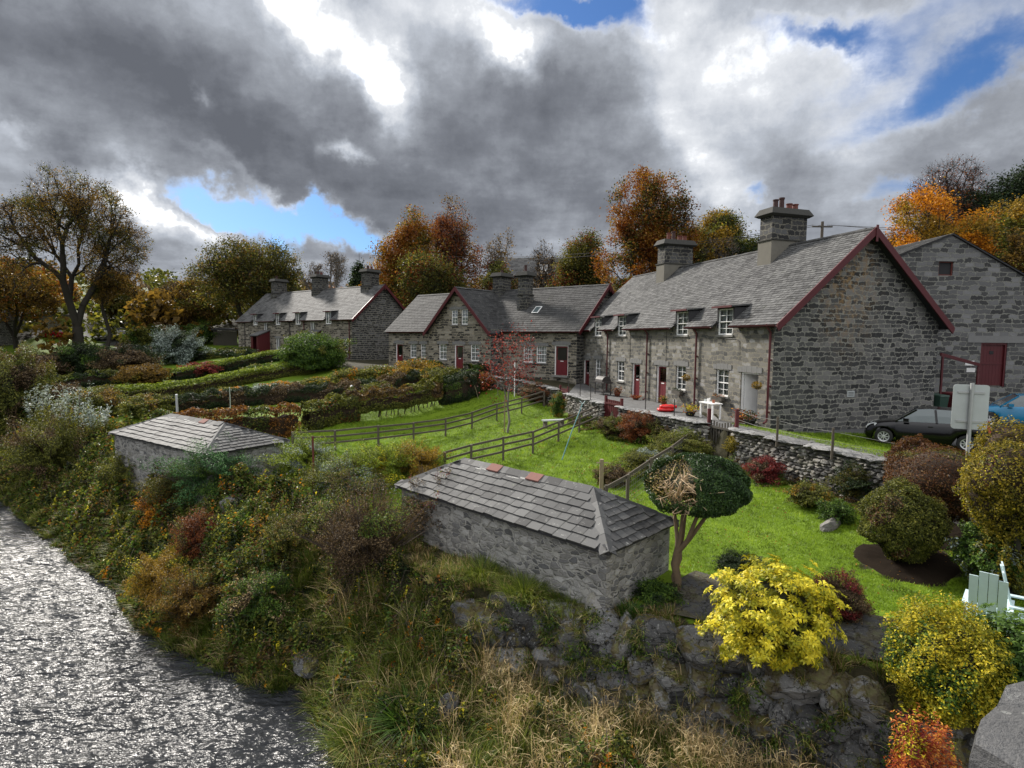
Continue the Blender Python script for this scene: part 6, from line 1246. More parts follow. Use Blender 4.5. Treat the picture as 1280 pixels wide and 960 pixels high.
def border_growth():
    rng = np.random.default_rng(99); A = np.array([(11.2, 14.6), (10.35, 15.9), (8.25, 21.5), (7.2, 23.2), (5.1, 28.4), (3.6, 33)]); n = 30000; _, tot = polyline_at(A, 0.); s = rng.uniform(0, tot, n); C, _ = polyline_at(A, s); e, _ = polyline_at(A, np.minimum(s+.1, tot)); f, _ = polyline_at(A, np.maximum(s-.1, 0)); d = unit(e-f); nr = np.stack([-d[:, 1], d[:, 0]], 1)
    w = rng.uniform(0, 1, n)*(.75+.35*sn(s[:, None], 2.5, 5)); P = C+nr*w[:, None]; hm = np.clip(.22+.22*sn(P, 1.1, 6)+.1*sn(P, .4, 7), .03, .7)*(1-.6*w/1.1); z = Hgt(P[:, 0], P[:, 1])+hm*rng.uniform(0, 1, n)**.6
    mi = np.select([sn(P, .9, 8) < -.4, sn(P, .9, 8) < .5], [0, 1], 2)+(rng.uniform(size=n) < .12)
    tag(MB().leaves(np.column_stack([P, z]), np.clip(.0030*P[:, 1], .05, .08), rng.uniform(size=n), rng, .6, .5, mi).build('border_growth', [L[k] for k in ('olive', 'green', 'dead', 'oak_brown')]), 'low mixed weeds and leaf litter along the foot of the garden walls', 'border plants', kind='stuff')
border_growth()
# ------------------------------------------------------------ trees
def skeleton(rng, base, fork, pts, r_tip, segs, expo=.46, t=.42, crook=.10):
    """grow branches from base through fork to every point; segs collects (p0,p1,r0,r1)"""
    def seg(a, b, ra, rb):
        L_ = np.linalg.norm(b-a); m = (a+b)/2+rng.normal(0, crook*L_*.5, 3); m2 = (ra+rb)/2
        segs.append((a, m, ra, m2)); segs.append((m, b, m2, rb))
    N = len(pts); r0 = r_tip*N**expo; seg(base, fork, r0*1.35, r0)
    st = [(fork, np.arange(N), r0)]
    while st:
        o, idx, ro = st.pop()
        if len(idx) == 1: seg(o, pts[idx[0]], max(r_tip*1.4, ro*.8), r_tip*.6); continue
        P = pts[idx]; k = 3 if len(idx) > 60 and rng.uniform() < .5 else 2; C = P[rng.choice(len(P), k, replace=False)].copy()
        for _ in range(3):
            w = np.argmin(((unit(P-o)[:, None]-unit(C-o)[None])**2).sum(2)+.15*((P[:, None]-C[None])**2).sum(2)/(((P-o)**2).sum(1).mean()+1e-6), 1)
            for j in range(k):
                if (w == j).any(): C[j] = P[w == j].mean(0)
        if len(set(w.tolist())) == 1: w = np.arange(len(P)) % 2
        for j in set(w.tolist()):
            ii = idx[w == j]; c = pts[ii].mean(0); rj = r_tip*len(ii)**expo
            if len(ii) == 1: st.append((o, ii, rj)); continue
            tt = t*rng.uniform(.75, 1.2); e = o+(c-o)*tt+np.array([0, 0, np.linalg.norm(c-o)*.03]); seg(o, e, min(ro, rj*1.15), rj); st.append((e, ii, rj))
def lobes_pts(rng, n, R, nl=9, lr=.42, flat=-.55, seed=0):
    d = unit(rng.normal(size=(nl*3, 3))); d = d[d[:, 2] > flat][:nl]; C = d*rng.uniform(.35, .72, (len(d), 1)); C = np.vstack([C, [[0, 0, .1]]]); out = []
    while sum(map(len, out)) < n:
        c = C[rng.integers(0, len(C), 4000)]; q = unit(rng.normal(size=(4000, 3)))*rng.uniform(.5, 1.0, (4000, 1))**.5*lr*rng.uniform(.8, 1.1); P = c+q
        P = P[(P[:, 2] > flat*1.15)]; P = P[np.linalg.norm(P, axis=1) < 1.08]; out.append(P)
    return np.vstack(out)[:n]*R
def make_tree(name, label, base, H, rx, leaf, nleaf, lsize, cb=.28, npts=420, seed=1, bark='bark', tip=.018, twigs=4, mix=None, nl=9, lr=.42, group='autumn trees behind the cottages', lsig=.45, ry=None, trunk_t=.5, asp=.6, mixs=4., cat='tree', crown=None, expo=.46):
    rng = np.random.default_rng(seed); nleaf = int(nleaf*1.45); lsize *= 1.2; root = empty(name, tuple(base), rng.uniform(0, 6.28) if ry is None else 0, label=label, cat=cat, group=group)
    rz = H*(1-cb)/2; cz = H-rz; R = np.array([rx, ry or rx, rz]); pts = lobes_pts(rng, npts, R, nl, lr, -.75, seed)+[0, 0, cz]
    if crown == 'cone': f = np.clip((H-pts[:, 2])/(H*(1-cb)), .05, 1); pts[:, :2] *= (f/.62)[:, None]
    fork = np.array([rng.normal()*.2, rng.normal()*.2, max(H*cb*1.05, .5)]); segs = []
    if crown == 'cone':
        top = np.array([0, 0, H]); segs.append((np.zeros(3)-[0, 0, .3], top, tip*12, tip)); n = len(pts); h = np.clip(pts[:, 2]-np.linalg.norm(pts[:, :2], axis=1)*.25, 1, H-.2); o = np.column_stack([np.zeros((n, 2)), h]); segs += [(o[i], pts[i], tip*1.6, tip*.6) for i in range(n)]
    else: skeleton(rng, np.array([0, 0, -.3]), fork, pts, tip, segs, expo, trunk_t)
    a = [np.array([s[i] for s in segs]) for i in range(4)]; mb = MB(); big = a[2] > tip*5; mb.cones(a[0][big], a[1][big], a[2][big], a[3][big], 9); mb.cones(a[0][~big], a[1][~big], a[2][~big], a[3][~big], 4)
    if twigs:
        n = npts*twigs; i = rng.integers(0, npts, n); o = pts[i]; d = unit(unit(o-[0, 0, cz])+rng.normal(0, .55, (n, 3))); l = rng.uniform(.4, 1.1, (n, 1))*lsig*2.2; mid = o+d*l*.5+rng.normal(0, .08, (n, 3)); e = mid+d*l*.5+rng.normal(0, .12, (n, 3)); mb.cones(o, mid, np.full(n, tip*.55), np.full(n, tip*.4), 3); mb.cones(mid, e, np.full(n, tip*.4), np.full(n, tip*.2), 3)
    mb.build('trunk', M[bark], root, smooth=True)
    if nleaf:
        i = rng.integers(0, npts, nleaf); keep = (sn(pts, rx*.5, seed+3) > -.9)[i]; P = pts[i]+rng.normal(0, lsig, (nleaf, 3))*[1, 1, .7]; P, i = P[keep], i[keep]
        cl = rng.uniform(size=npts)[i]; t = np.clip(.5+.5*(cl-.5)+rng.uniform(-.45, .45, len(P)), 0, 1); mi = 0
        if mix: mi = (sn(P, mixs, seed+7) > .25).astype(int)*rng.integers(1, len(mix)+1, len(P))
        f = MB(); f.leaves(P, lsize, t, rng, asp, .4, mi); f.build('crown', [L[leaf]]+[L[m] for m in (mix or [])], root)
    return root
def tree_px(u, vb, vt, hw, y=None, **kw):
    if y is None: b = gp(u, vb)
    else: x = (ray(u, 420)[0]/ray(u, 420)[1])*y; b = np.array([x, y, Hgt(x, y)[0]])
    H = htop(b, u, vt); return make_tree(kw.pop('name', 'autumn_tree'), kw.pop('label'), b, H, hw*b[1]/F, kw.pop('leaf'), kw.pop('nleaf', 9000), kw.pop('lsize', .22), **kw)
tree_px(99, 443, 203, 106, name='oak_tree', label='large spreading oak with thin brown leaves and dark limbs at the left', leaf='oak_brown', nleaf=25000, lsize=.18, cb=.14, npts=1200, seed=11, tip=.022, twigs=8, nl=18, lr=.34, lsig=.5, mix=['oak_green'], group=None, trunk_t=.45)
tree_px(133, 438, 335, 34, name='young_tree', label='slim dark stemmed tree right of the big oak by the white car', leaf='oak_brown', nleaf=7000, lsize=.16, cb=.52, npts=260, seed=12, tip=.016, mix=['oak_green'], group=None)
tree_px(20, 440, 318, 60, y=78, label='brown tree behind the far left house', leaf='oak_brown', nleaf=12000, seed=13, mix=['oak_green', 'rust_gold'], lsize=.26, cb=.12)
tree_px(310, 430, 283, 68, y=84, label='wide dark oak behind the left end of the distant cottage row', leaf='oak_green', nleaf=30000, npts=700, seed=14, lsize=.24, cb=.10, mix=['olive', 'oak_brown'], lsig=.8, nl=14, tip=.025, twigs=5)
tree_px(258, 432, 340, 36, y=92, label='lower brown tree at the left foot of the wide dark oak', leaf='oak_brown', nleaf=14000, seed=15, lsize=.25, cb=.08, mix=['olive'])
tree_px(225, 432, 350, 26, y=100, label='grey bare tree between the big oak and the wide dark oak', leaf='dead', nleaf=3000, seed=16, lsize=.22, cb=.1, twigs=10, tip=.02)
tree_px(182, 432, 366, 40, y=105, label='brown green tree seen under the right side of the big oak', leaf='oak_green', nleaf=14000, seed=17, lsize=.28, cb=.06, mix=['oak_brown'])
tree_px(70, 432, 352, 50, y=100, label='brown tree seen through the lower branches of the big oak', leaf='oak_brown', nleaf=15000, seed=18, lsize=.28, cb=.06, mix=['rust_gold'])
tree_px(205, 436, 362, 34, y=88, label='low brown autumn tree between the two big oaks, in front of the grey bare tree', leaf='oak_brown', nleaf=12000, seed=44, lsize=.25, cb=.05, mix=['oak_green', 'gold'])
tree_px(150, 436, 352, 34, y=96, label='brown tree just right of the big oak trunk, behind the white parked car', leaf='oak_brown', nleaf=12000, seed=45, lsize=.25, cb=.05, mix=['oak_green'])
tree_px(352, 430, 330, 30, y=88, label='olive tree directly behind the distant row chimneys', leaf='olive', nleaf=12000, seed=19, lsize=.24, cb=.1, mix=['oak_green'])
tree_px(392, 425, 318, 22, y=110, label='pale bare birch left of the taller bare birch on the skyline', leaf='dead', nleaf=900, seed=20, bark='bark_pale', twigs=9, tip=.022, npts=260, cb=.25, lr=.3)
tree_px(420, 425, 300, 20, y=110, label='taller pale bare birch against the blue gap in the sky', leaf='dead', nleaf=900, seed=21, bark='bark_pale', twigs=9, tip=.022, npts=300, cb=.25, lr=.3)
tree_px(450, 420, 316, 17, y=92, name='conifer', label='pointed dark conifer behind the distant row', leaf='pine', nleaf=16000, seed=22, lsize=.26, cb=.08, npts=420, crown='cone', mix=['dark'], twigs=2, cat='conifer')
tree_px(462, 420, 338, 18, y=86, label='small golden tree at the foot of the dark conifer', leaf='gold', nleaf=9000, seed=23, lsize=.22, cb=.1, mix=['orange'])
tree_px(508, 420, 268, 42, y=80, label='rust and gold beech behind the left chimney stacks', leaf='rust_gold', nleaf=34000, seed=24, lsize=.22, cb=.08, npts=600, mix=['gold', 'oak_green'], lsig=.6, nl=12)
tree_px(568, 420, 256, 46, y=84, label='reddish brown thinning tree above the gabled house', leaf='rust', nleaf=20000, seed=25, lsize=.22, cb=.1, npts=650, twigs=7, mix=['oak_brown'], lsig=.6, nl=12)
tree_px(545, 420, 312, 50, y=72, label='dark green and brown tree close behind the gabled house', leaf='oak_green', nleaf=18000, seed=26, lsize=.22, cb=.06, mix=['rust', 'olive'], lsig=.7)
tree_px(625, 420, 254, 19, y=82, name='birch_tree', label='tall slender bare birch above the middle of the gabled house', leaf='oak_brown', nleaf=1800, seed=27, bark='bark_pale', twigs=8, tip=.02, npts=300, cb=.15, lr=.3)
tree_px(620, 420, 318, 40, y=76, label='olive brown bush like tree behind the gabled house ridge', leaf='olive', nleaf=13000, seed=28, lsize=.22, cb=.06, mix=['dead', 'rust'])
tree_px(722, 420, 275, 42, y=74, label='green and rust mottled tree behind the middle chimney', leaf='oak_green', nleaf=34000, seed=29, lsize=.20, cb=.08, npts=600, mix=['rust', 'olive'], lsig=.6, nl=12)
tree_px(685, 420, 290, 26, y=80, label='thin bare tree left of the mottled green and rust tree', leaf='dead', nleaf=1500, seed=30, twigs=8, cb=.1, tip=.018)
tree_px(765, 420, 338, 30, y=66, label='low olive tree in the dip behind the long row', leaf='olive', nleaf=12000, seed=31, lsize=.2, cb=.05, mix=['gold'])
tree_px(812, 400, 218, 68, y=64, label='tall red and orange autumn tree behind the far chimney of the long row', leaf='rust_gold', nleaf=42000, seed=32, lsize=.21, cb=.06, npts=800, mix=['beech', 'oak_green'], mixs=6, lsig=.5, nl=14)
tree_px(868, 400, 238, 56, y=66, label='olive brown thinning tree just right of the tall red tree', leaf='gold', nleaf=26000, seed=33, lsize=.19, cb=.08, npts=700, twigs=7, mix=['olive'], lsig=.5)
tree_px(900, 400, 300, 30, y=62, label='bare grey tree between the two chimneys of the long row', leaf='dead', nleaf=1500, seed=34, twigs=9, cb=.1, bark='bark_pale')
tree_px(940, 380, 283, 36, y=62, label='dark round topped tree beside the near chimney stack', leaf='dark', nleaf=16000, seed=35, lsize=.2, cb=.06, mix=['olive'], npts=500)
tree_px(1160, 330, 230, 62, y=52, label='brilliant orange beech behind the barn roof', leaf='orange', nleaf=40000, seed=36, lsize=.17, cb=.05, npts=800, lsig=.5, nl=14, mix=['gold'], mixs=5)
tree_px(1228, 330, 242, 42, y=54, label='golden orange beech right of the brilliant orange one', leaf='gold', nleaf=22000, seed=37, lsize=.17, cb=.05, npts=600, lsig=.5, mix=['orange', 'olive'])
tree_px(1180, 330, 206, 56, y=66, label='thin dark twigged tree above the orange beech', leaf='rust', nleaf=4000, seed=38, lsize=.15, cb=.3, npts=700, twigs=9, lsig=.5)
tree_px(1238, 330, 214, 44, y=64, name='pine_tree', label='dark spreading pine on the skyline at right', leaf='pine', nleaf=26000, seed=39, lsize=.2, cb=.3, npts=500, lsig=.6, mix=['dark'], cat='pine')
tree_px(1300, 330, 186, 40, y=62, name='pine_tree', label='tallest dark pine touching the right edge of the photo', leaf='pine', nleaf=26000, seed=40, lsize=.2, cb=.2, npts=500, lsig=.6, mix=['dark'], cat='pine')
tree_px(1283, 330, 240, 36, y=50, label='olive gold tree at the right edge above the barn slope', leaf='gold', nleaf=20000, seed=41, lsize=.17, cb=.05, npts=500, mix=['olive', 'oak_green'])
tree_px(1255, 345, 290, 40, y=46, label='green brown tree behind the right slope of the barn', leaf='olive', nleaf=20000, seed=42, lsize=.17, cb=.05, npts=500, mix=['oak_brown'])
tree_px(1120, 345, 280, 28, y=56, label='bronze tree peeping between the red gable and the barn', leaf='rust_gold', nleaf=12000, seed=43, lsize=.18, cb=.05, mix=['gold'])
# woods too far off to count
def far_wood():
    rng = np.random.default_rng(50); mb = MB(); P, S, mi = [], [], []
    for i in range(900):
        r = rng.uniform(95, 420)**1.0; az = rng.uniform(-.80, .85); x, y = r*math.sin(az), r*math.cos(az)
        if sn(np.array([[x, y]]), 130, 3)[0] < -.1 and r > 130: continue
        z = Hgt(x, y)[0]; h = rng.uniform(5, 11)*(.8 if az < -.25 else 1.0); m = 170; q2 = unit(rng.normal(size=(m, 3)))*rng.uniform(.6, 1, (m, 1)); P.append(q2*[h*.42, h*.42, h*.5]+[x, y, z+h*.5]); S.append(np.full(m, h*.13)); mi.append(np.full(m, rng.choice(5, p=[.3, .25, .15, .2, .1])))
    P = np.vstack(P); mb.leaves(P, np.concatenate(S), np.clip(rng.normal(.5, .25, len(P)), 0, 1), rng, .8, .3, np.concatenate(mi)); tag(mb.build('distant_woodland', [L[k] for k in ('oak_green', 'oak_brown', 'olive', 'dead', 'rust_gold')]), 'autumn woodland on the far hillsides', 'woodland', kind='stuff')
far_wood()
def red_sapling():
    b = gp(634, 541); rng = np.random.default_rng(8); root = empty('red_leaved_tree', tuple(b), 0, label='young staked tree with sparse dark red leaves on the middle lawn', cat='tree'); H = htop(b, 640, 395)
    pts = lobes_pts(rng, 90, np.array([1.75, 1.6, H*.38]), 8, .5, -.8, 3)+[.2, 0, H*.58]; segs = []; skeleton(rng, np.array([0, 0, -.1]), np.array([.02, 0, H*.22]), pts, .008, segs, .42, .5); a = [np.array([s[i] for s in segs]) for i in range(4)]; mb = MB(); mb.cones(*a[:2], a[2], a[3], 5); mb.build('trunk', M['bark_pale'], root, smooth=True)
    P = pts[rng.integers(0, 90, 1500)]+rng.normal(0, .26, (1500, 3)); MB().leaves(P, .11, rng.uniform(size=1500), rng, .6, .3).build('crown', L['maroon'], root)
    MB().tube([(-.15, .05, -.1), (-.15, .05, 2.0)], .035, 7).build('stake', M['wood_pale'], root)
red_sapling()
# ------------------------------------------------------------ fences, gates, poles
def pl(u, v, z): d = ray(u, v); t = (z-CZ)/d[2]; return d*t+np.array([0, 0, CZ])
def rail_fence(label, pts, h=1.0, rails=(.38, .68, .95), seed=1, mat='wood', post=.09, wires=0, posts=True, rw=.035, rh=.085):
    rng = np.random.default_rng(seed); P = np.array([onground(*p[:2]) for p in pts]); o = P[0].copy(); root = empty('rail_fence', tuple(o), 0, label=label, cat='fence'); P = P-o
    for p in P:
        MB().box(p[0]-post/2, p[0]+post/2, p[1]-post/2, p[1]+post/2, p[2]-.3, p[2]+h+rng.uniform(-.03, .05)).build('post', M[mat], root)
    d = unit(P[-1]-P[0]); n = np.array([-d[1], d[0], 0])
    for z in rails:
        mb = MB(); off = (post/2+rw/2+.001)
        for a, b in zip(P[:-1], P[1:]):
            dd = unit(b-a); mb.beam(a+n*off+[0, 0, z]-dd*.02, b+n*off+[0, 0, z+rng.normal()*.012]-dd*.022, rw, rh)
        mb.build('rail', M[mat], root)
    if wires:
        mb = MB()
        for z in np.linspace(.08, rails[0]-.05, wires):
            for a, b in zip(P[:-1], P[1:]): mb.tube([a+[0, 0, z], b+[0, 0, z]], .004, 3)
            
        L_ = np.linalg.norm(P[-1]-P[0])
        for s in np.arange(.1, L_, .16): q2, _ = polyline_at(P, s); mb.tube([q2+[0, 0, .05], q2+[0, 0, rails[0]]], .0035, 3)
        mb.build('wire_mesh', M['wire'], root)
    return root
rail_fence('three rail fence crossing the middle of the lawns behind the red leaved tree', [gp(366, 566), gp(419, 563), gp(473, 558), gp(517, 552), gp(557, 546), gp(590, 537), gp(621, 527), gp(652, 517), gp(680, 508)], seed=2)
rail_fence('three rail fence from the near privy up to the near red gate', [gp(556, 597), gp(589, 586), gp(629, 576), gp(666, 567), gp(698, 553), gp(724, 541), gp(751, 529)], seed=3)
fa, fb = gp(757, 650), np.array([7.25, 22.9, 0])
rail_fence('sloping top rail fence with wire mesh between the near privy and the wooden gate', [fa*(1-t)+fb*t for t in (0, .2, .45, .72, 1)], rails=(.93,), seed=4, wires=6, rh=.1)
def pole(name, label, base, h, r, mat, cat='post', top=None, extra=None):
    b = np.asarray(base, float); mb = MB(); t = np.array([0, 0, h]) if top is None else np.asarray(top)-b; m = t*.5+np.array([.01, .01, 0]); mb.tube([(0, 0, -.2), m, t], [r*1.05, r, r*.95], 9); o = mb.build(name, M[mat], loc=tuple(b)); 
    if extra: extra(o, t)
    return tag(o, label, cat)
def hp(u, vb, vt): b = gp(u, vb); return b, htop(b, u, vt)
b, h = hp(750.5, 652, 574); 
def knot(o, t): MB().box(-.16, .20, -.012, .012, t[2]-.12, t[2]-.09).build('cleat', M['wood_pale'], o)
pole('fence_post', 'old round wooden post standing behind the near privy ridge', b, h, .065, 'wood_pale', extra=knot)
b, h = hp(392, 618, 545); pole('iron_post', 'thin rusty red iron post beside the pale green bush', b, h, .035, 'rust')
b, h = hp(222.5, 548, 493); pole('line_post', 'thick whitish post rising behind the far privy roof', b, h, .06, 'metal_grey')
b, h = hp(288, 520, 484); pole('line_post', 'very thin grey pole right of the far privy in the hedges', b, h, .025, 'metal_grey')
b, h = hp(643, 496, 451); pole('line_post', 'slim white post before the middle house by the red leaved tree', b, h, .035, 'white')
b, h = hp(599, 499, 474); pole('garden_cane', 'leaning thin pole at the corner of the upper lawn', b, h, .018, 'wood_pale', cat='cane', top=b+[-.5, .1, h])
def feeder(o, t): MB().lathe((0, 0, t[2]-.25), [(.0, 0), (.08, .01), (.08, .2), (.11, .21), (0, .3)], 10).build('feeder', M['galv'], o)
b, h = hp(440, 505, 482); pole('bird_feeder', 'small grey bird feeder on a pole above the purplish hedge', b, h, .02, 'galv', cat='bird feeder', extra=feeder)
b, h = hp(531, 487, 456); pole('garden_cane', 'dark upright cane left of the gabled house door', b, h, .02, 'iron', cat='cane')
b = gp(700, 576)
def fork(o, t): MB().tube([t+[-.12, 0, .14], t, t+[.12, 0, .14]], .018, 6).build('hook', M['paleblue'], o)
pole('clothes_prop', 'leaning teal clothes prop pole on the lawn', b, 2, .022, 'teal', cat='clothes prop', top=atd(728, 505, b[1]+1.6), extra=fork)
tops = [(710.5, 493, 476), (725, 497, 478), (738, 501, 481), (806.5, 514, 492), (842.5, 522, 499)]
for (u, v, vt), w in zip(tops, ('first', 'second', 'third', 'fourth', 'fifth')):
    b = pl(u, v, .12); h = (CZ+(ray(u, vt)[2]/ray(u, vt)[1])*b[1])-b[2]; pole('railing_post', f'{w} thin iron post on the wall coping, counted from the far end', b, h, .022, 'iron')
ps = []
for (u, v, vt), w in (((971, 551, 521), 'left'), ((1040, 566, 535), 'right')):
    b = pl(u, v, .12); h = (CZ+(ray(u, vt)[2]/ray(u, vt)[1])*b[1])-b[2]; pole('railing_post', f'weathered wooden post on the near lawn wall, {w} of the pair', b, h, .04, 'wood'); ps.append((b, h))
g_end = np.array([10.72, 15.85, .12]); g_st = np.array([8.62, 21.6, .15])
mw = MB(); o = ps[0][0]
for f in (.45, .85):
    for (a, ha), (c, hc) in (((g_st, .8), ps[0]), (ps[0], ps[1]), (ps[1], (g_end+[1.2, -1.6, 0], .6))): 
        A, B = a+[0, 0, ha*f]-o, c+[0, 0, hc*f]-o; m = (A+B)/2-[0, 0, .05]; mw.tube([A, m, B], .005, 4)
tag(mw.build('wire_strands', M['wire'], loc=tuple(o)), 'slack wires strung along the near lawn wall posts', 'wire')
def picket_gate():
    a, c = np.array([8.60, 21.72]), np.array([8.02, 23.02]); d = unit(c-a); yaw = math.atan2(d[1], d[0]); L_ = np.linalg.norm(c-a); root = empty('picket_gate', (*a, -1.0), yaw, label='dark wooden picket gate with diagonal brace in the lawn wall', cat='gate')
    for i in range(9): x = .12+(L_-.24)*i/8; MB().box(x-.035, x+.035, -.012, .012, .08, 1.28+.04*math.sin(i)).build('picket', M['wood_dark'], root)
    for z in (.28, 1.05): MB().box(.06, L_-.06, .013, .05, z-.04, z+.04).build('rail', M['wood_dark'], root)
    MB().beam((.1, -.032, .32), (L_-.1, -.032, 1.05), .035, .08).build('brace', M['wood'], root)
    for k, (p, h) in enumerate(((a, 1.9), (c, 1.75))):
        r2 = MB().box(-.06, .06, -.06, .06, -.2, h).build('gate_post', M['oxblood'], loc=(*(p+d*(-.02 if k == 0 else .02)), -1.0)); tag(r2, 'oxblood red gate post %s of the wooden picket gate' % ('on the near side' if k == 0 else 'on the far side'), 'gate post')
picket_gate()
for a, c, lb in (((5.5, 28.62), (5.0, 30.05), 'dark red boarded gate between the white coped walls, nearer of two'), ((3.5, 35.72), (3.15, 36.8), 'dark red boarded gate at the far end of the path wall')):
    a, c = np.array(a), np.array(c); d = unit(c-a); L_ = np.linalg.norm(c-a); root = empty('garden_gate', (*a, -.75), math.atan2(d[1], d[0]), label=lb, cat='gate', group='red garden gates')
    for i in range(8): x = .06+(L_-.12)*i/7; MB().box(x-.07, x+.068, -.02, .02, .06, 1.15).build('board', M['oxblood'], root)
    for z in (.25, .95): MB().box(.02, L_-.02, .021, .06, z-.05, z+.05).build('rail', M['oxblood'], root)
    for x in (-.06, L_+.06): MB().box(x-.06, x+.06, -.06, .06, -.2, 1.32).build('gate_post', M['oxblood'], root)
# ------------------------------------------------------------ topiary with the cut side
def mushroom():
    rng = np.random.default_rng(55); u0, vb = 845, 740; p = gp(u0, vb); dpt = p[1]; root = empty('mushroom_topiary', tuple(p), 0, label='broad flat headed evergreen topiary with one side cut to bare pale branches', cat='topiary tree')
    X = lambda u: (u-u0)*dpt/F; Z = lambda v: htop(p, u0, v)
    c = np.array([X(867), .1, (Z(571)+Z(646))/2]); R = np.array([X(938)-X(872), .95, (Z(571)-Z(646))/2]); R[2] *= 1.02
    P, d = crown_pts(rng, 46000, R, .04, .9, .8, -.75, 7); keep = ~((d[:, 0] < -.25) & (d[:, 1] < .35) & (d[:, 2] > -.45+rng.normal(0, .2, len(d)))); P = P[keep]+c; d = d[keep]
    MB().leaves(P, .042, np.clip(rng.normal(.45, .25, len(P)), 0, 1), rng, .6, .3, 0, out=d*.8).build('foliage', L['dark_glossy'], root)
    V, T = ico(4); W = V*R*.84; W[(V[:, 0] < -.2) & (V[:, 1] < .4)] *= .55; W[:, 2] = np.maximum(W[:, 2], -R[2]*.62); MB().add(W+c, T=T).build('inner_branches', M['core_green'], root, smooth=True)
    P, d = crown_pts(rng, 5200, R*[.94, .9, .88], .1, .55, .8, -.8, 8); k = (d[:, 0] < -.1) & (d[:, 1] < .45); P = P[k]+c; MB().leaves(P, .04, rng.uniform(size=len(P)), rng, .4, .3, (rng.uniform(size=len(P)) < .6).astype(int)).build('cut_foliage', [L['olive'], L['straw']], root)
    # bare antler like limbs
    s = MB(); b0 = c+R*[-.50, -.35, -.55]
    for i in range(17):
        a = rng.uniform(0, 6.28); e = c+R*np.array([-.52+.42*np.cos(a)*rng.uniform(.5, 1.05), -.75-.2*rng.uniform(), .05+.82*np.sin(a)*rng.uniform(.6, 1)]); m = (b0+e)/2+rng.normal(0, .07, 3); m[2] += .05; s.tube([b0+rng.normal(0, .04, 3), m, e], [.026, .019, .007], 6)
        for _ in range(3): q2 = m*(1-(t := rng.uniform(.2, .9)))+e*t; s.tube([q2, q2+rng.normal(0, .07, 3)+[0, -.03, .04], q2+rng.normal(0, .14, 3)+[0, -.08, .06]], [.011, .008, .003], 5)
    s.tube([c+R*[-.3, -.6, .1], c+R*[-.2, -.85, .05], c+R*[.25, -.98, .18]], [.02, .014, .006], 5); s.tube([c+R*[-.45, -.6, .3], c+R*[-.33, -.8, .7], c+R*[-.45, -.72, .98]], [.022, .016, .007], 5)
    s.build('bare_branch', M['bark_tan'], root, smooth=True)
    t = MB(); zl = Z(655); zf = zl*.62
    t.tube([(-.02, 0, -.15), (.03, 0, zf*.3), (-.04, .02, zf*.65), (.01, .02, zf)], [.11, .08, .085, .07], 10); t.tube([(.06, .05, -.1), (-.05, .06, zf*.35), (.06, .0, zf*.8), (.05, 0, zf*1.1)], [.07, .05, .05, .04], 8)
    for e in ((X(850), .0, zl+.12), (X(843), .12, zl+.08), (X(874), -.1, zl+.10), (X(858), .25, zl+.15), (X(864), -.2, zl+.2)): e = np.array(e); b1 = np.array([.0, .02, zf*.92]); m = (b1+e)/2+[.05, 0, -.05]+rng.normal(0, .035, 3); t.tube([b1, m, e, e+(e-m)*.6], [.06, .045, .04, .028], 8)
    t.build('trunk', M['bark_topiary'], root, smooth=True)
lm('dark_glossy', (.008, .022, .006), (.02, .05, .012), (.045, .09, .02), (.09, .13, .035), rough=.35, trans=.2); mushroom()
# ------------------------------------------------------------ soil beds, parapet, slabs
M['soil'] = plain('soil', (.016, .011, .007), .95, .7, 22, bump=1.0, spec=.1)
for (bx, by, br), nm in zip(BEDS, ('a', 'b')):
    A = np.linspace(0, 2*np.pi, 60, endpoint=False); rr = br*(1+.05*np.sin(A*3+1)+.03*np.sin(A*7)); rad_ = [0.01, .35, .7, .93, 1.0]; V = []
    for f in rad_:
        x, y = bx+np.cos(A)*rr*f, by+np.sin(A)*rr*f; V.append(np.column_stack([x, y, Hgt(x, y)+(.05 if f < .95 else -.01)+.012*sn(np.stack([x, y], 1), .3, 4)]))
    V = np.vstack(V); j = np.arange(60); Q = np.vstack([np.stack([i*60+j, (i+1)*60+j, (i+1)*60+(j+1) % 60, i*60+(j+1) % 60], 1) for i in range(4)])
    tag(MB().add(V, Q).build('soil_bed', M['soil'], smooth=True), kind='structure')
def parapet():
    mb = MB(); z = 2.46; P = [(1.16, 1.35), (1.24, 1.43), (1.36, 1.52), (1.44, 1.585), (1.66, 1.66), (2.9, 1.9), (3.0, .8), (1.4, .75)]; A = np.array([(x, y, z+.012*math.sin(i*2.3)) for i, (x, y) in enumerate(P)])
    c = A.mean(0)+[0, 0, .02]; n = len(A); B = A*[1, 1, 1]+(A-c)*.02-[0, 0, .04]; D_ = B-[0, 0, .17]; V = np.vstack([A, B, D_, [c]]); j = np.arange(n); j2 = (j+1) % n
    mb.add(V, Q=np.vstack([np.stack([n+j, n+j2, j2, j], 1), np.stack([2*n+j, 2*n+j2, n+j2, n+j], 1)]), T=np.stack([j, j2, np.full(n, 3*n)], 1)); o = mb.build('bridge_parapet', M['parapet'])
    W_ = MB(); C = A+(c-A)*.12; W_.prism(C-[0, 0, .22], (0, 0, -3.2)); W_.build('wall', M['row_gable'], o); return tag(o, 'grey stone coping of the bridge parapet in the bottom right corner', 'parapet')
parapet()
sb = gp(1040, 660); mb = MB(); rock(mb, (0, 0, .05), (.75, .3, .38), np.random.default_rng(2), 3, 8, rot=.5, tint=.5); tag(mb.build('stone_slab', M['drystone'], loc=tuple(sb)), 'pale slab leaning at the foot of the lawn wall', 'stone slab')
sb = gp(748, 768); mb = MB(); rock(mb, (0, 0, .12), (.45, .4, .7), np.random.default_rng(6), 3, 8, tint=.9); tag(mb.build('corner_boulder', M['drystone'], loc=tuple(sb)), 'pale pointed stone under the near corner of the near privy', 'rock')
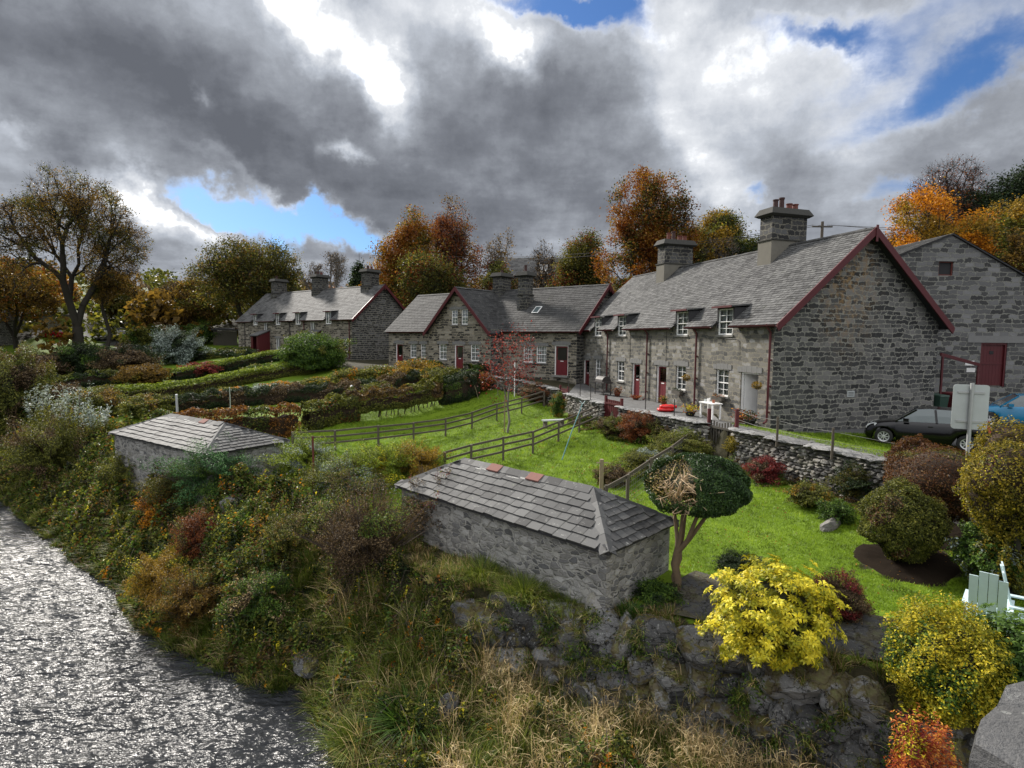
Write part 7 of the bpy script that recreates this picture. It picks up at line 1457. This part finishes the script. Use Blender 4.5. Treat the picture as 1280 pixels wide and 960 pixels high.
# ------------------------------------------------------------ cars
def make_car(loc, yaw, paint, label, Lc=3.82, Wc=1.65, Hc=1.44):
    root = empty('parked_car', loc, yaw, label=label, cat='car'); w = Wc/2
    xs_ = np.array([0, .06, .18, .45, .95, 1.12, 1.6, 2.2, 2.9, 3.4, 3.66, 3.78, 3.82])*Lc/3.82; belt = np.array([.48, .60, .70, .80, .88, .92, .93, .95, .97, .99, .98, .90, .55]); lo = np.array([.34, .24, .19, .17, .16, .16, .16, .16, .16, .18, .22, .28, .40]); wd = np.array([.70, .84, .92, .97, 1, 1, 1, 1, 1, .985, .95, .90, .84])*w
    def loft(xs_, secs, mats, name, parent, caps=True):
        m = len(secs[0]); mb = MB(); V = np.vstack([np.column_stack([np.full(m, x), s]) for x, s in zip(xs_, secs)]); Q = [(i*m+j, i*m+(j+1) % m, (i+1)*m+(j+1) % m, (i+1)*m+j) for i in range(len(xs_)-1) for j in range(m)]; mb.add(V, Q)
        mb.poly(V[:m][::-1]); mb.poly(V[-m:]); return mb.build(name, mats, parent, smooth=False)
    n_ = 4
    xi = np.interp(np.linspace(0, len(xs_)-1, 37), np.arange(len(xs_)), xs_); bi = np.interp(xi, xs_, belt); li = np.interp(xi, xs_, lo); wi = np.interp(xi, xs_, wd); secs = []
    wheels = (.66*Lc/3.82, 3.13*Lc/3.82)
    for x, b, l, q2 in zip(xi, bi, li, wi):
        for xw in wheels:
            if abs(x-xw) < .36: l = max(l, .30+math.sqrt(max(.36**2-(x-xw)**2, 0)))
        l = min(l, b-.1); h1 = max(l+.02, .42); pts = [(q2*.93, l), (q2*.99, max(l+.01, .3)), (q2, max(h1, l+.03)), (q2*.985, max(b-.12, l+.05)), (q2*.90, b), (q2*.4, b+.03)]; secs.append(np.array(pts+[(-a, z) for a, z in pts[::-1]]))
    body = loft(xi, secs, paint, 'body', root)
    for p in body.data.polygons: p.use_smooth = abs(p.normal.x) < .7
    gx = np.array([1.0, 1.62, 2.0, 2.7, 3.25, 3.62])*Lc/3.82; gb = np.array([.90, .92, .94, .96, .98, .97]); gt = np.array([.93, Hc-.06, Hc-.012, Hc-.02, Hc-.10, 1.05]); secs = []
    for x, b, t in zip(gx, gb, gt): k = 1-.24*(t-b)/.5; a = w*.90; secs.append(np.array([(a, b), (a*(1+k)/2+.02, (b+t)/2), (a*k, t), (-a*k, t), (-a*(1+k)/2-.02, (b+t)/2), (-a, b)]))
    loft(gx, secs, M['car_glass'], 'windows', body)
    rf = MB(); m = len(gx)
    V = []; 
    for x, b, t in zip(gx, gb, gt): k = 1-.24*(t-b)/.5; a = w*.90*k; V += [(x, -a-.006, t-.03), (x, -a*.97, t+.014), (x, 0, t+.03), (x, a*.97, t+.014), (x, a+.006, t-.03)]
    Q = [(i*5+j, i*5+j+1, (i+1)*5+j+1, (i+1)*5+j) for i in range(1, 4) for j in range(4)]; rf.add(V, Q)
    for sg in (-1, 1):
        for i0, i1, wd_ in ((0, 1, .06), (4, 5, .07)):
            rf.beam((gx[i0], sg*w*.9, gb[i0]), (gx[i1], sg*(w*.9*(1-.24*(gt[i1]-gb[i1])/.5)), gt[i1]-.01) if i0 == 0 else (gx[i1], sg*w*.88, gb[i1]+.05), wd_, .05)
        rf.beam((gx[2]+.25, sg*w*.905, .94), (gx[2]+.18, sg*w*.72, Hc-.03), .07, .03, up=(0, 1, 0)); rf.beam((3.0, sg*w*.905, .97), (3.3, sg*w*.74, Hc-.09), .16, .035, up=(0, 1, 0))
    rf.build('roof', paint, body)
    for x in wheels:
        for sg in (-1, 1):
            t = MB(np.array(Matrix.Translation((x, sg*(w-.10), .30)) @ Matrix.Rotation(-sg*math.pi/2, 4, 'X'))); t.lathe((0, 0, 0), [(.19, .09), (.28, .10), (.30, .06), (.30, -.08), (.2, -.1)], 28); wh = t.build('wheel', M['tyre'], root, smooth=True)
            r = MB(np.array(Matrix.Translation((x, sg*(w-.10), .30)) @ Matrix.Rotation(-sg*math.pi/2, 4, 'X'))); r.lathe((0, 0, 0), [(.20, .09), (.17, .075), (.15, .05)], 28); r.lathe((0, 0, 0), [(.055, .05), (.05, .085), (.0, .09)], 14)
            for i in range(8): a = i*math.pi/4; r.beam((.04*math.cos(a), .04*math.sin(a), .07), (.17*math.cos(a), .17*math.sin(a), .07), .035, .015, up=(0, 0, 1))
            r.lathe((0, 0, 0), [(.19, .03), (0.0, .03)], 20, mat=1); r.build('rim', [M['rim'], M['dark']], wh)
    for sg in (-1, 1):
        MB().hexa([(.05, sg*w*.50, .56), (.05, sg*w*.78, .56), (.30, sg*w*.93, .60), (.2, sg*w*.6, .60), (.08, sg*w*.50, .68), (.10, sg*w*.76, .69), (.42, sg*w*.90, .78), (.3, sg*w*.6, .78)]).build('headlight', M['lens'], body)
        MB().hexa([(3.66, sg*w*.80, .72), (3.80, sg*w*.72, .72), (3.80, sg*w*.90, .72), (3.70, sg*w*.99, .72), (3.62, sg*w*.80, 1.0), (3.74, sg*w*.72, 1.0), (3.74, sg*w*.86, 1.0), (3.64, sg*w*.93, 1.0)]).build('tail_light', M['tail'], body)
        MB().box(1.25, 1.42, sg*w*.93-.0, sg*(w*.93+.17), .93, 1.05).build('wing_mirror', paint, body)
        MB().box(2.0, 2.15, sg*(w*.985)-.012, sg*(w*.985)+.018, .78, .81).build('handle', paint, body)
    MB().box(3.815, 3.83, -.26, .26, .5, .61).build('number_plate', M['plate'], body); MB().box(-.02, .01, -.26, .26, .38, .48).build('number_plate', M['plate'], body)
    return root
f = pl(1104, 557, -.42); e = np.array([.78, -.625]); o = f[:2]-e*.66+np.array([e[1], -e[0]])*(-.72)
make_car((o[0], o[1], Hgt(*o)[0]+.0), math.atan2(e[1], e[0]), M['car_black'], 'small black hatchback parked behind the red gabled cottage')
make_car((20.5, 25.6, Hgt(21, 25.2)[0]+.25), math.atan2(-.5, .86), M['car_blue'], 'bright blue car partly cut by the right edge')
make_car((27.2, 31.2, Hgt(27.5, 31)[0]+.5), math.atan2(-.45, .9), M['car_white'], 'white car behind the blue one at the right edge')
b = gp(118, 424); make_car((b[0], b[1]+1, b[2]+.35), -.2, M['car_white'], 'white car parked beyond the field wall at far left', 4.2, 1.75, 1.5)
b = gp(40, 424); make_car((b[0], b[1]+2, b[2]+.1), -.3, car_paint('red_car_paint', (.35, .015, .02)), 'red car half hidden by the big oak branches', 4.0, 1.7, 1.5)
# ------------------------------------------------------------ road sign, bins
def road_sign():
    b = pl(1209, 575, -.15); b = np.array([11.5, 14.25, Hgt(11.5, 14.25)[0]]); zt = CZ+(ray(1213, 480)[2]/ray(1213, 480)[1])*b[1]; zb = CZ+(ray(1213, 537)[2]/ray(1213, 537)[1])*b[1]; h = zt-b[2]; root = empty('road_sign', tuple(b), -.42, label='blank grey back of a road sign on a galvanised pole', cat='road sign')
    MB().tube([(0, 0, -.2), (0, 0, h+.02)], .045, 12).build('pole', M['galv'], root, smooth=True); w = .37; P = []
    z0, z1 = zb-b[2], h-.02; r = .07
    for cx, cz, a0 in ((w-r, z1-r, 0), (-w+r, z1-r, 90), (-w+r, z0+r, 180), (w-r, z0+r, 270)):
        for a in (0, 30, 60, 90): P.append((cx+r*math.cos(rad(a0+a)), .055, cz+r*math.sin(rad(a0+a))))
    MB().prism(P, (0, .012, 0)).build('panel', M['metal_grey'], root)
    for z in (z0+.2, z1-.2): MB().box(-.27, .27, .03, .054, z-.025, z+.025).build('clip', M['galv'], root)
road_sign()
def bin_(loc, yaw, label, mat):
    root = empty('wheelie_bin', loc, yaw, label=label, cat='bin'); MB().hexa([(-.22, -.25, .05), (.22, -.25, .05), (.22, .25, .05), (-.22, .25, .05), (-.29, -.33, 1.0), (.29, -.33, 1.0), (.29, .33, 1.0), (-.29, .33, 1.0)]).build('body', M[mat], root)
    MB().hexa([(-.31, -.36, 1.001), (.31, -.36, 1.001), (.31, .36, 1.001), (-.31, .36, 1.001), (-.28, -.32, 1.06), (.28, -.32, 1.06), (.28, .3, 1.1), (-.28, .3, 1.1)]).build('lid', M[mat], root)
    for x in (-.2, .2): MB(np.array(Matrix.Translation((x, .25, .1)) @ Matrix.Rotation(math.pi/2, 4, 'Y'))).lathe((0, 0, 0), [(0, -.03), (.1, -.03), (.1, .03), (0, .03)], 14).build('wheel', M['tyre'], root)
p = atd(1172, 500, 27.0); bin_((p[0], p[1], Hgt(p[0], p[1])[0]), .3, 'dark green bin at the rear corner of the red gabled cottage', 'plastic_green'); p = atd(1190, 500, 28.0); bin_((p[0], p[1], Hgt(p[0], p[1])[0]), .2, 'oxblood coloured bin between the cottage and the barn', 'oxblood')
p0, p1 = atd(1176, 443, 27.4), atd(1224, 456, 29.75); mb = MB(); mb.beam((0, 0, 0), p1-p0, .06, .16); o = mb.build('lean_to_rail', M['oxblood'], loc=tuple(p0)); MB().beam(p1-p0-[.05, 0, .08], p1-p0-[.05, 0, 3.0], .08, .08, up=(0, 1, 0)).build('post', M['oxblood'], o); MB().beam((.1, 0, -.1), (.1, 0, -2.8), .08, .08, up=(0, 1, 0)).build('post', M['oxblood'], o); tag(o, 'sloping dark red timber rail between the cottage gable and the barn door', 'rail')
# ------------------------------------------------------------ things on the path
def path_pos(a, b_): return (*(ROW['P']+ru*a+rv*b_), .02)
def table():
    root = empty('garden_table', path_pos(2.2, -1.35), .306+math.pi/2, label='small white painted table on the path outside the cottages', cat='table'); MB().box(-.5, .5, -.26, .26, .68, .72).build('table_top', M['white'], root)
    for x in (-.42, .42):
        for y in (-.2, .2): MB().box(x-.03, x+.03, y-.03, y+.03, 0, .679).build('leg', M['white'], root)
    for i, (x, c, h) in enumerate(((-.2, 'terracotta', .14), (.15, 'white', .18), (.38, 'metal_grey', .12))):
        o = MB().lathe((0, 0, 0), [(0, 0), (.05, 0), (.07, h), (.05, h), (0, h*.8)], 12).build('plant_pot', M[c], loc=tuple(np.array(path_pos(2.2+x, -1.35))+[0, 0, .711])); tag(o, ['small terracotta pot', 'small white pot', 'small grey pot'][i]+' on the white path table', 'pot')
table()
def potted(loc, r, h, label, leaf, n=260, mat='terracotta', hh=.3, name='potted_plant'):
    root = empty(name, loc, 0, label=label, cat='potted plant'); MB().lathe((0, 0, 0), [(0, 0), (r*.7, 0), (r, h*.85), (r*1.1, h*.86), (r*1.1, h), (r*.9, h), (r*.85, h*.85), (0, h*.84)], 18).build('pot', M[mat], root, smooth=True); rng = np.random.default_rng(int(loc[0]*97) % 999); P = rng.normal(0, 1, (n, 3))*[r*.7, r*.7, hh*.35]+[0, 0, h+hh*.35]; MB().leaves(P, .09, rng.uniform(size=n), rng, .5, .4, (rng.uniform(size=n) < .2).astype(int)).build('foliage', [L[leaf], L['redorange']], root)
potted(path_pos(.75, -.75), .26, .26, 'wide terracotta pot of dead stems by the open near door', 'dead'); potted(path_pos(.05, -1.0), .24, .24, 'dark bowl of plants beside the near cottage corner', 'dark', mat='iron'); potted(path_pos(3.2, -1.7), .25, .22, 'dark trough of yellow flowers at the end of the white table', 'lime_yellow', mat='iron')
potted(path_pos(12.4, -.6), .2, .22, 'reddish potted plant beside the covered barbecue', 'rust'); potted(path_pos(7.3, -.5), .15, .2, 'small potted plant under the second near window', 'olive'); potted(path_pos(10.3, -.5), .2, .12, 'flat terracotta tray by the second near red door', 'rust', hh=.12)
def basket(a, z, label):
    p = np.array(path_pos(a, -.30)); p[2] = z; root = empty('hanging_basket', tuple(p), 0, label=label, cat='hanging basket'); V, T = ico(2); W = V*[.17, .17, .15]; W[:, 2] = np.minimum(W[:, 2], 0); MB().add(W, T=T).build('basket', M['wood_dark'], root)
    rng = np.random.default_rng(int(a*10)); P = unit(rng.normal(size=(320, 3)))*[.21, .21, .17]*rng.uniform(.7, 1.1, (320, 1)); MB().leaves(P, .06, rng.uniform(size=320), rng).build('foliage', L['gold'], root); MB().tube([(0, 0, .1), (0, 0, .42)], .006, 4).build('chain', M['iron'], root); MB().tube([(0, 0, .42), tuple(Matrix.Rotation(.306, 3, 'Z') @ Vector((.30, 0, 0))+Vector((0, 0, .42)))], .012, 5).build('bracket', M['iron'], root)
basket(5.65, 1.62, 'hanging basket between a downpipe and the second near window'); basket(.55, 1.62, 'hanging basket right of the open near door')
for a, nm, fl in ((6.58, 'window box with trailing green under the second near window', 0), (3.22, 'window box with red flowers under the nearest window', 1)):
    root = empty('window_box', tuple(np.array(path_pos(a, -.19))+[0, 0, .67]), .306+math.pi/2, label=nm, cat='window box'); MB().box(-.38, .38, -.1, .1, 0, .17).build('box', M['wood_dark'], root); rng = np.random.default_rng(int(a)); P = rng.uniform(-1, 1, (260, 3))*[.38, .11, .10]+[0, 0, .22]; MB().leaves(P, .05, rng.uniform(size=260), rng, .6, .4, (rng.uniform(size=260) < (.45 if fl else .03)).astype(int)).build('foliage', [L['dark'], L['redorange']], root)
def red_bag():
    p = pl(832, 514, .03); mb = MB()
    for k, (dx, dy, dz) in enumerate(((0, 0, .08), (.15, .1, .22))):
        V, T = ico(3); W = np.sign(V)*np.abs(V)**.6*[.42, .24, .085]; W[:, 2] += .02*sn(V, .5, k); mb.add(W+[dx, dy, dz], T=T)
    tag(mb.build('plastic_sacks', M['red_plastic'], loc=tuple(p), smooth=True), 'bright red plastic sacks lying on the path', 'sacks')
red_bag()
def bbq():
    root = empty('barbecue', path_pos(13.6, -1.0), .306+math.pi/2, label='black covered barbecue on the path beside a downpipe', cat='barbecue'); c = MB(); A = np.linspace(0, np.pi, 9); V = [(x, .32*math.cos(a), .85+.34*math.sin(a)) for x in (-.5, .5) for a in A]; c.add(V, [(i, i+1, 10+i, 9+i) for i in range(8)]); c.poly(V[:9]); c.poly(V[9:][::-1]); c.build('hood', M['iron'], root); MB().box(-.75, .75, -.33, .33, .76, .849).build('body', M['iron'], root)
    for x in (-.6, .6):
        for y in (-.25, .25): MB().box(x-.025, x+.025, y-.025, y+.025, 0, .76).build('leg', M['iron'], root)
    MB().box(-.62, .62, -.27, .27, .22, .26).build('shelf', M['iron'], root)
bbq()
p = gp(692, 534); root = empty('garden_bench', tuple(p), .35, label='low pale plank bench on the strip of lawn by the fence', cat='bench'); MB().box(-.65, .65, -.2, .2, .36, .42).build('seat', M['metal_grey'], root)
for x in (-.5, .5): MB().box(x-.06, x+.06, -.17, .17, -.1, .359).build('leg', M['wood'], root)
def slat_chair(u, v, yaw, label, wd=.52, hb=.9):
    p = gp(u, v); root = empty('garden_chair', tuple(p), yaw, label=label, cat='garden chair', group='pale blue garden chairs'); n = 4
    for i in range(n): x = -wd/2+wd*(i+.5)/n; f = 1+.1*(abs(i-1.5) < 1); MB().hexa([(x-wd/n/2+.006, .0, .22), (x+wd/n/2-.006, .0, .22), (x+wd/n/2-.006, .025, .22), (x-wd/n/2+.006, .025, .22), (x-wd/n/2+.004, -.22, .22+hb*f), (x+wd/n/2-.004, -.22, .22+hb*f), (x+wd/n/2-.004, -.195, .22+hb*f), (x-wd/n/2+.004, -.195, .22+hb*f)]).build('back_slat', M['paleblue'], root)
    for i in range(5): y = .06+i*.1; MB().box(-wd/2, wd/2, y, y+.09, .36-.02*(4-i), .385-.02*(4-i)).build('seat_slat', M['paleblue'], root)
    for sg in (-1, 1):
        x = sg*(wd/2+.03); MB().box(x-.05, x+.05, -.12, .56, .56, .585).build('armrest', M['paleblue'], root)
        MB().box(x-.015, x+.015, .44, .52, -.03, .559).build('leg', M['paleblue'], root); MB().beam((x, -.12, 0), (x, .45, .36), .03, .09).build('leg', M['paleblue'], root); MB().box(x-.015, x+.015, -.12, -.04, -.03, .559).build('leg', M['paleblue'], root)
slat_chair(1231, 797, -.75, 'pale blue slatted garden chair showing its flat back at lower right'); slat_chair(1266, 792, -2.2, 'pale blue garden chair turned edge on at the right edge')
# rails and wall beyond the garden at far left
rail_fence('short wooden railing in front of the white parked car', [gp(150, 432), gp(172, 431), gp(190, 430)], rails=(.5, .95), seed=9, mat='wood_pale')
w0, w1 = gp(112, 430), gp(185, 426); drystone('stone_wall', [(w0[0], w0[1]+1, w0[2]+.9), (w1[0], w1[1]+1, w1[2]+.9)], 1.1, 'grey field wall beside the white parked car', seed=11, bs=(.3, .7), bh=(.14, .3), cop=False)
# electricity pole and lines behind the ridge
def line_pole():
    y = 52; x = (ray(1027, 300)[0]/ray(1027, 300)[1])*y; z = Hgt(x, y)[0]; H = CZ+(ray(1027, 277)[2]/ray(1027, 277)[1])*y-z; root = empty('electricity_pole', (x, y, z), 0, label='wooden electricity pole rising behind the ridge of the cottage row', cat='electricity pole'); MB().tube([(0, 0, -.3), (0, 0, H)], [.17, .12], 10).build('pole', M['wood'], root); MB().box(-.9, .9, -.06, .06, H-.5, H-.38).build('crossarm', M['wood_dark'], root)
    mb = MB()
    for dx, tgt in ((-.8, (-40, 30, 1)), (0, (-40, 31, .5)), (.8, (60, 8, 2)), (.4, (60, 9, 4))):
        a = np.array([dx, 0, H-.3]); b2 = np.array(tgt)+[0, 0, H]; t = np.linspace(0, 1, 14)[:, None]; c = a*(1-t)+b2*t; c[:, 2] -= 4*1.2*(t*(1-t))[:, 0]; mb.tube(c, .02, 4)
    mb.build('cable', M['iron'], root)
line_pole()
